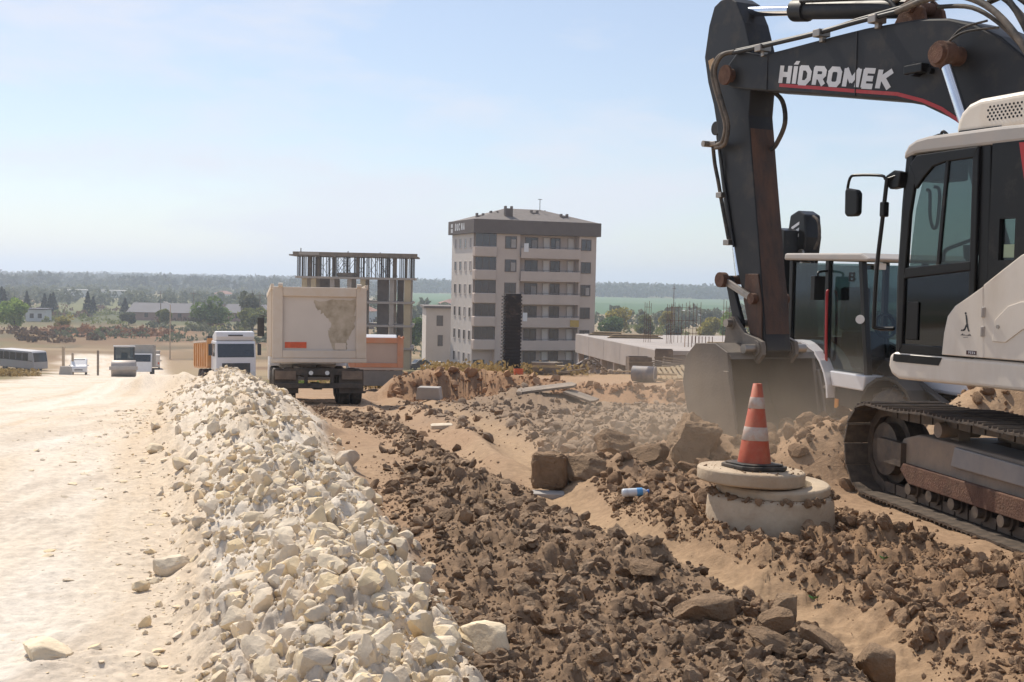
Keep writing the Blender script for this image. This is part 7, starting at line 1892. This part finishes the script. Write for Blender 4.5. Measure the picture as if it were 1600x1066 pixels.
def build_woods():
    rg = np.random.default_rng(31)
    pro = []
    for i in range(5):
        V, F = ico(1); P = V * (1 + .28 * noise3(V, 2.2, 200 + i) + .16 * noise3(V, 5, 210 + i))[:, None]; P[:, 2] = P[:, 2] * .9 + .55; pro.append((P, F))
    def band(n, r0, r1, dens, seed, hmin, hmax, b0=-.47, b1=.47):
        out = []
        while len(out) < n:
            k = n * 4
            r = rg.uniform(r0, r1, k); be = rg.uniform(b0, b1, k); y = r / np.sqrt(1 + be ** 2); x = be * y
            f = fbm(x, y, dens, 3, seed)
            keep = f > .05
            out += list(zip(x[keep], y[keep]))
        P = np.array(out[:n]); return P, rg.uniform(hmin, hmax, n)
    for nm, lab, args in (('scattered_trees', 'scattered dark trees and hedges across the middle of the plain', (1500, 430, 1150, .006, 301, 1.6, 4.2)),
                          ('distant_wood', 'hazy blue green wood along the far side of the plain', (3400, 1150, 2500, .0016, 302, 4.0, 8.5)),
                          ('far_wood', 'pale blue wooded ridge on the horizon', (2600, 2500, 5200, .0009, 303, 6.0, 12.0))):
        P, s = band(*args)
        be = P[:, 0] / P[:, 1]; field = (be > -.10) & (P[:, 1] > 520) & (P[:, 1] < 1500)
        P, s = P[~field], s[~field]
        if nm == 'distant_wood':
            Q = np.column_stack([rg.uniform(-.10, .48, 1500), rg.uniform(1500, 2000, 1500)]); P = np.vstack([P, np.column_stack([Q[:, 0] * Q[:, 1], Q[:, 1]])]); s = np.concatenate([s, rg.uniform(5.5, 9.5, 1500)])
            Q = np.column_stack([rg.uniform(-.48, -.10, 1300), rg.uniform(1700, 2500, 1300)]); P = np.vstack([P, np.column_stack([Q[:, 0] * Q[:, 1], Q[:, 1]])]); s = np.concatenate([s, rg.uniform(5.5, 9.5, 1300)])
        z = H(P[:, 0], P[:, 1])
        if nm == 'far_wood':
            me = stuff_mesh(nm, pro, np.column_stack([P, z]), s, LEAF['wood'], rg, .0, .5, None)
        else:
            k = 46 if nm == 'scattered_trees' else 24
            i = np.repeat(np.arange(len(P)), k); d = rg.normal(size=(len(i), 3)); d /= np.linalg.norm(d, axis=1)[:, None]; d *= rg.uniform(.25, 1, len(i))[:, None] ** .4
            wd = s * rg.uniform(.6, 1.15, len(P)); C = np.column_stack([P[i, 0] + d[:, 0] * wd[i], P[i, 1] + d[:, 1] * wd[i], z[i] + s[i] * (.95 + d[:, 2] * .95)])
            V, F = leaf_cloud(C, (s[i] * (.36 if nm == 'scattered_trees' else .42)), rg)
            me = mesh_np(nm, V, F, LEAF['wood'] if nm != 'scattered_trees' else LEAF['grey'], False)
        tag(link(nm, me), lab, 'wood', kind='stuff')
build_trees()
build_woods()

# ------------------------------------------------------------------ the air
def build_haze():
    mb = MB()
    mb.bb(-21000, 21000, -21000, 21000, -60, 75)
    m = bpy.data.materials.new('haze'); m.use_nodes = True
    nt = m.node_tree; nt.nodes.clear()
    out = nt.nodes.new('ShaderNodeOutputMaterial'); pv = nt.nodes.new('ShaderNodeVolumePrincipled')
    pv.inputs['Color'].default_value = (.76, .855, 1.0, 1)
    pv.inputs['Density'].default_value = HAZE
    pv.inputs['Anisotropy'].default_value = .35
    nt.links.new(pv.outputs['Volume'], out.inputs['Volume'])
    o = mb.build('haze', m)
    tag(o, 'thin pale summer haze over the whole plain', 'haze', kind='stuff')
HAZE = 3.6e-4
build_haze()

def build_dust():
    """dust drifting round the digging bucket"""
    V, F = ico(3)
    m = bpy.data.materials.new('drifting_dust'); m.use_nodes = True
    nt = m.node_tree; nt.nodes.clear(); N, L = nt.nodes, nt.links
    out = N.new('ShaderNodeOutputMaterial'); pv = N.new('ShaderNodeVolumePrincipled')
    pv.inputs['Color'].default_value = (.90, .76, .60, 1); pv.inputs['Anisotropy'].default_value = .4
    tc = N.new('ShaderNodeTexCoord'); ln = N.new('ShaderNodeVectorMath'); ln.operation = 'LENGTH'
    L.new(tc.outputs['Object'], ln.inputs[0])
    fo = N.new('ShaderNodeMapRange'); fo.interpolation_type = 'SMOOTHSTEP'
    fo.inputs['From Min'].default_value = 1.0; fo.inputs['From Max'].default_value = .25; fo.inputs['To Min'].default_value = 0; fo.inputs['To Max'].default_value = 1
    L.new(ln.outputs['Value'], fo.inputs['Value'])
    ns = N.new('ShaderNodeTexNoise'); ns.inputs['Scale'].default_value = 1.6; ns.inputs['Detail'].default_value = 3
    L.new(tc.outputs['Object'], ns.inputs['Vector'])
    nr = N.new('ShaderNodeMapRange'); nr.inputs['From Min'].default_value = .35; nr.inputs['From Max'].default_value = .7; nr.inputs['To Min'].default_value = .15; nr.inputs['To Max'].default_value = 1
    L.new(ns.outputs['Fac'], nr.inputs['Value'])
    mu = N.new('ShaderNodeMath'); mu.operation = 'MULTIPLY'; L.new(fo.outputs['Result'], mu.inputs[0]); L.new(nr.outputs['Result'], mu.inputs[1])
    m2 = N.new('ShaderNodeMath'); m2.operation = 'MULTIPLY'; m2.inputs[1].default_value = DUST; L.new(mu.outputs[0], m2.inputs[0])
    L.new(m2.outputs[0], pv.inputs['Density']); L.new(pv.outputs['Volume'], out.inputs['Volume'])
    o = link('dust', mesh_np('dust', V, F, m, True))
    o.location = (2.3, 12.5, .2); o.scale = (2.8, 2.4, 1.25)
    tag(o, 'thin brown dust hanging round the excavator bucket', 'dust', kind='stuff')
DUST = .36
build_dust()
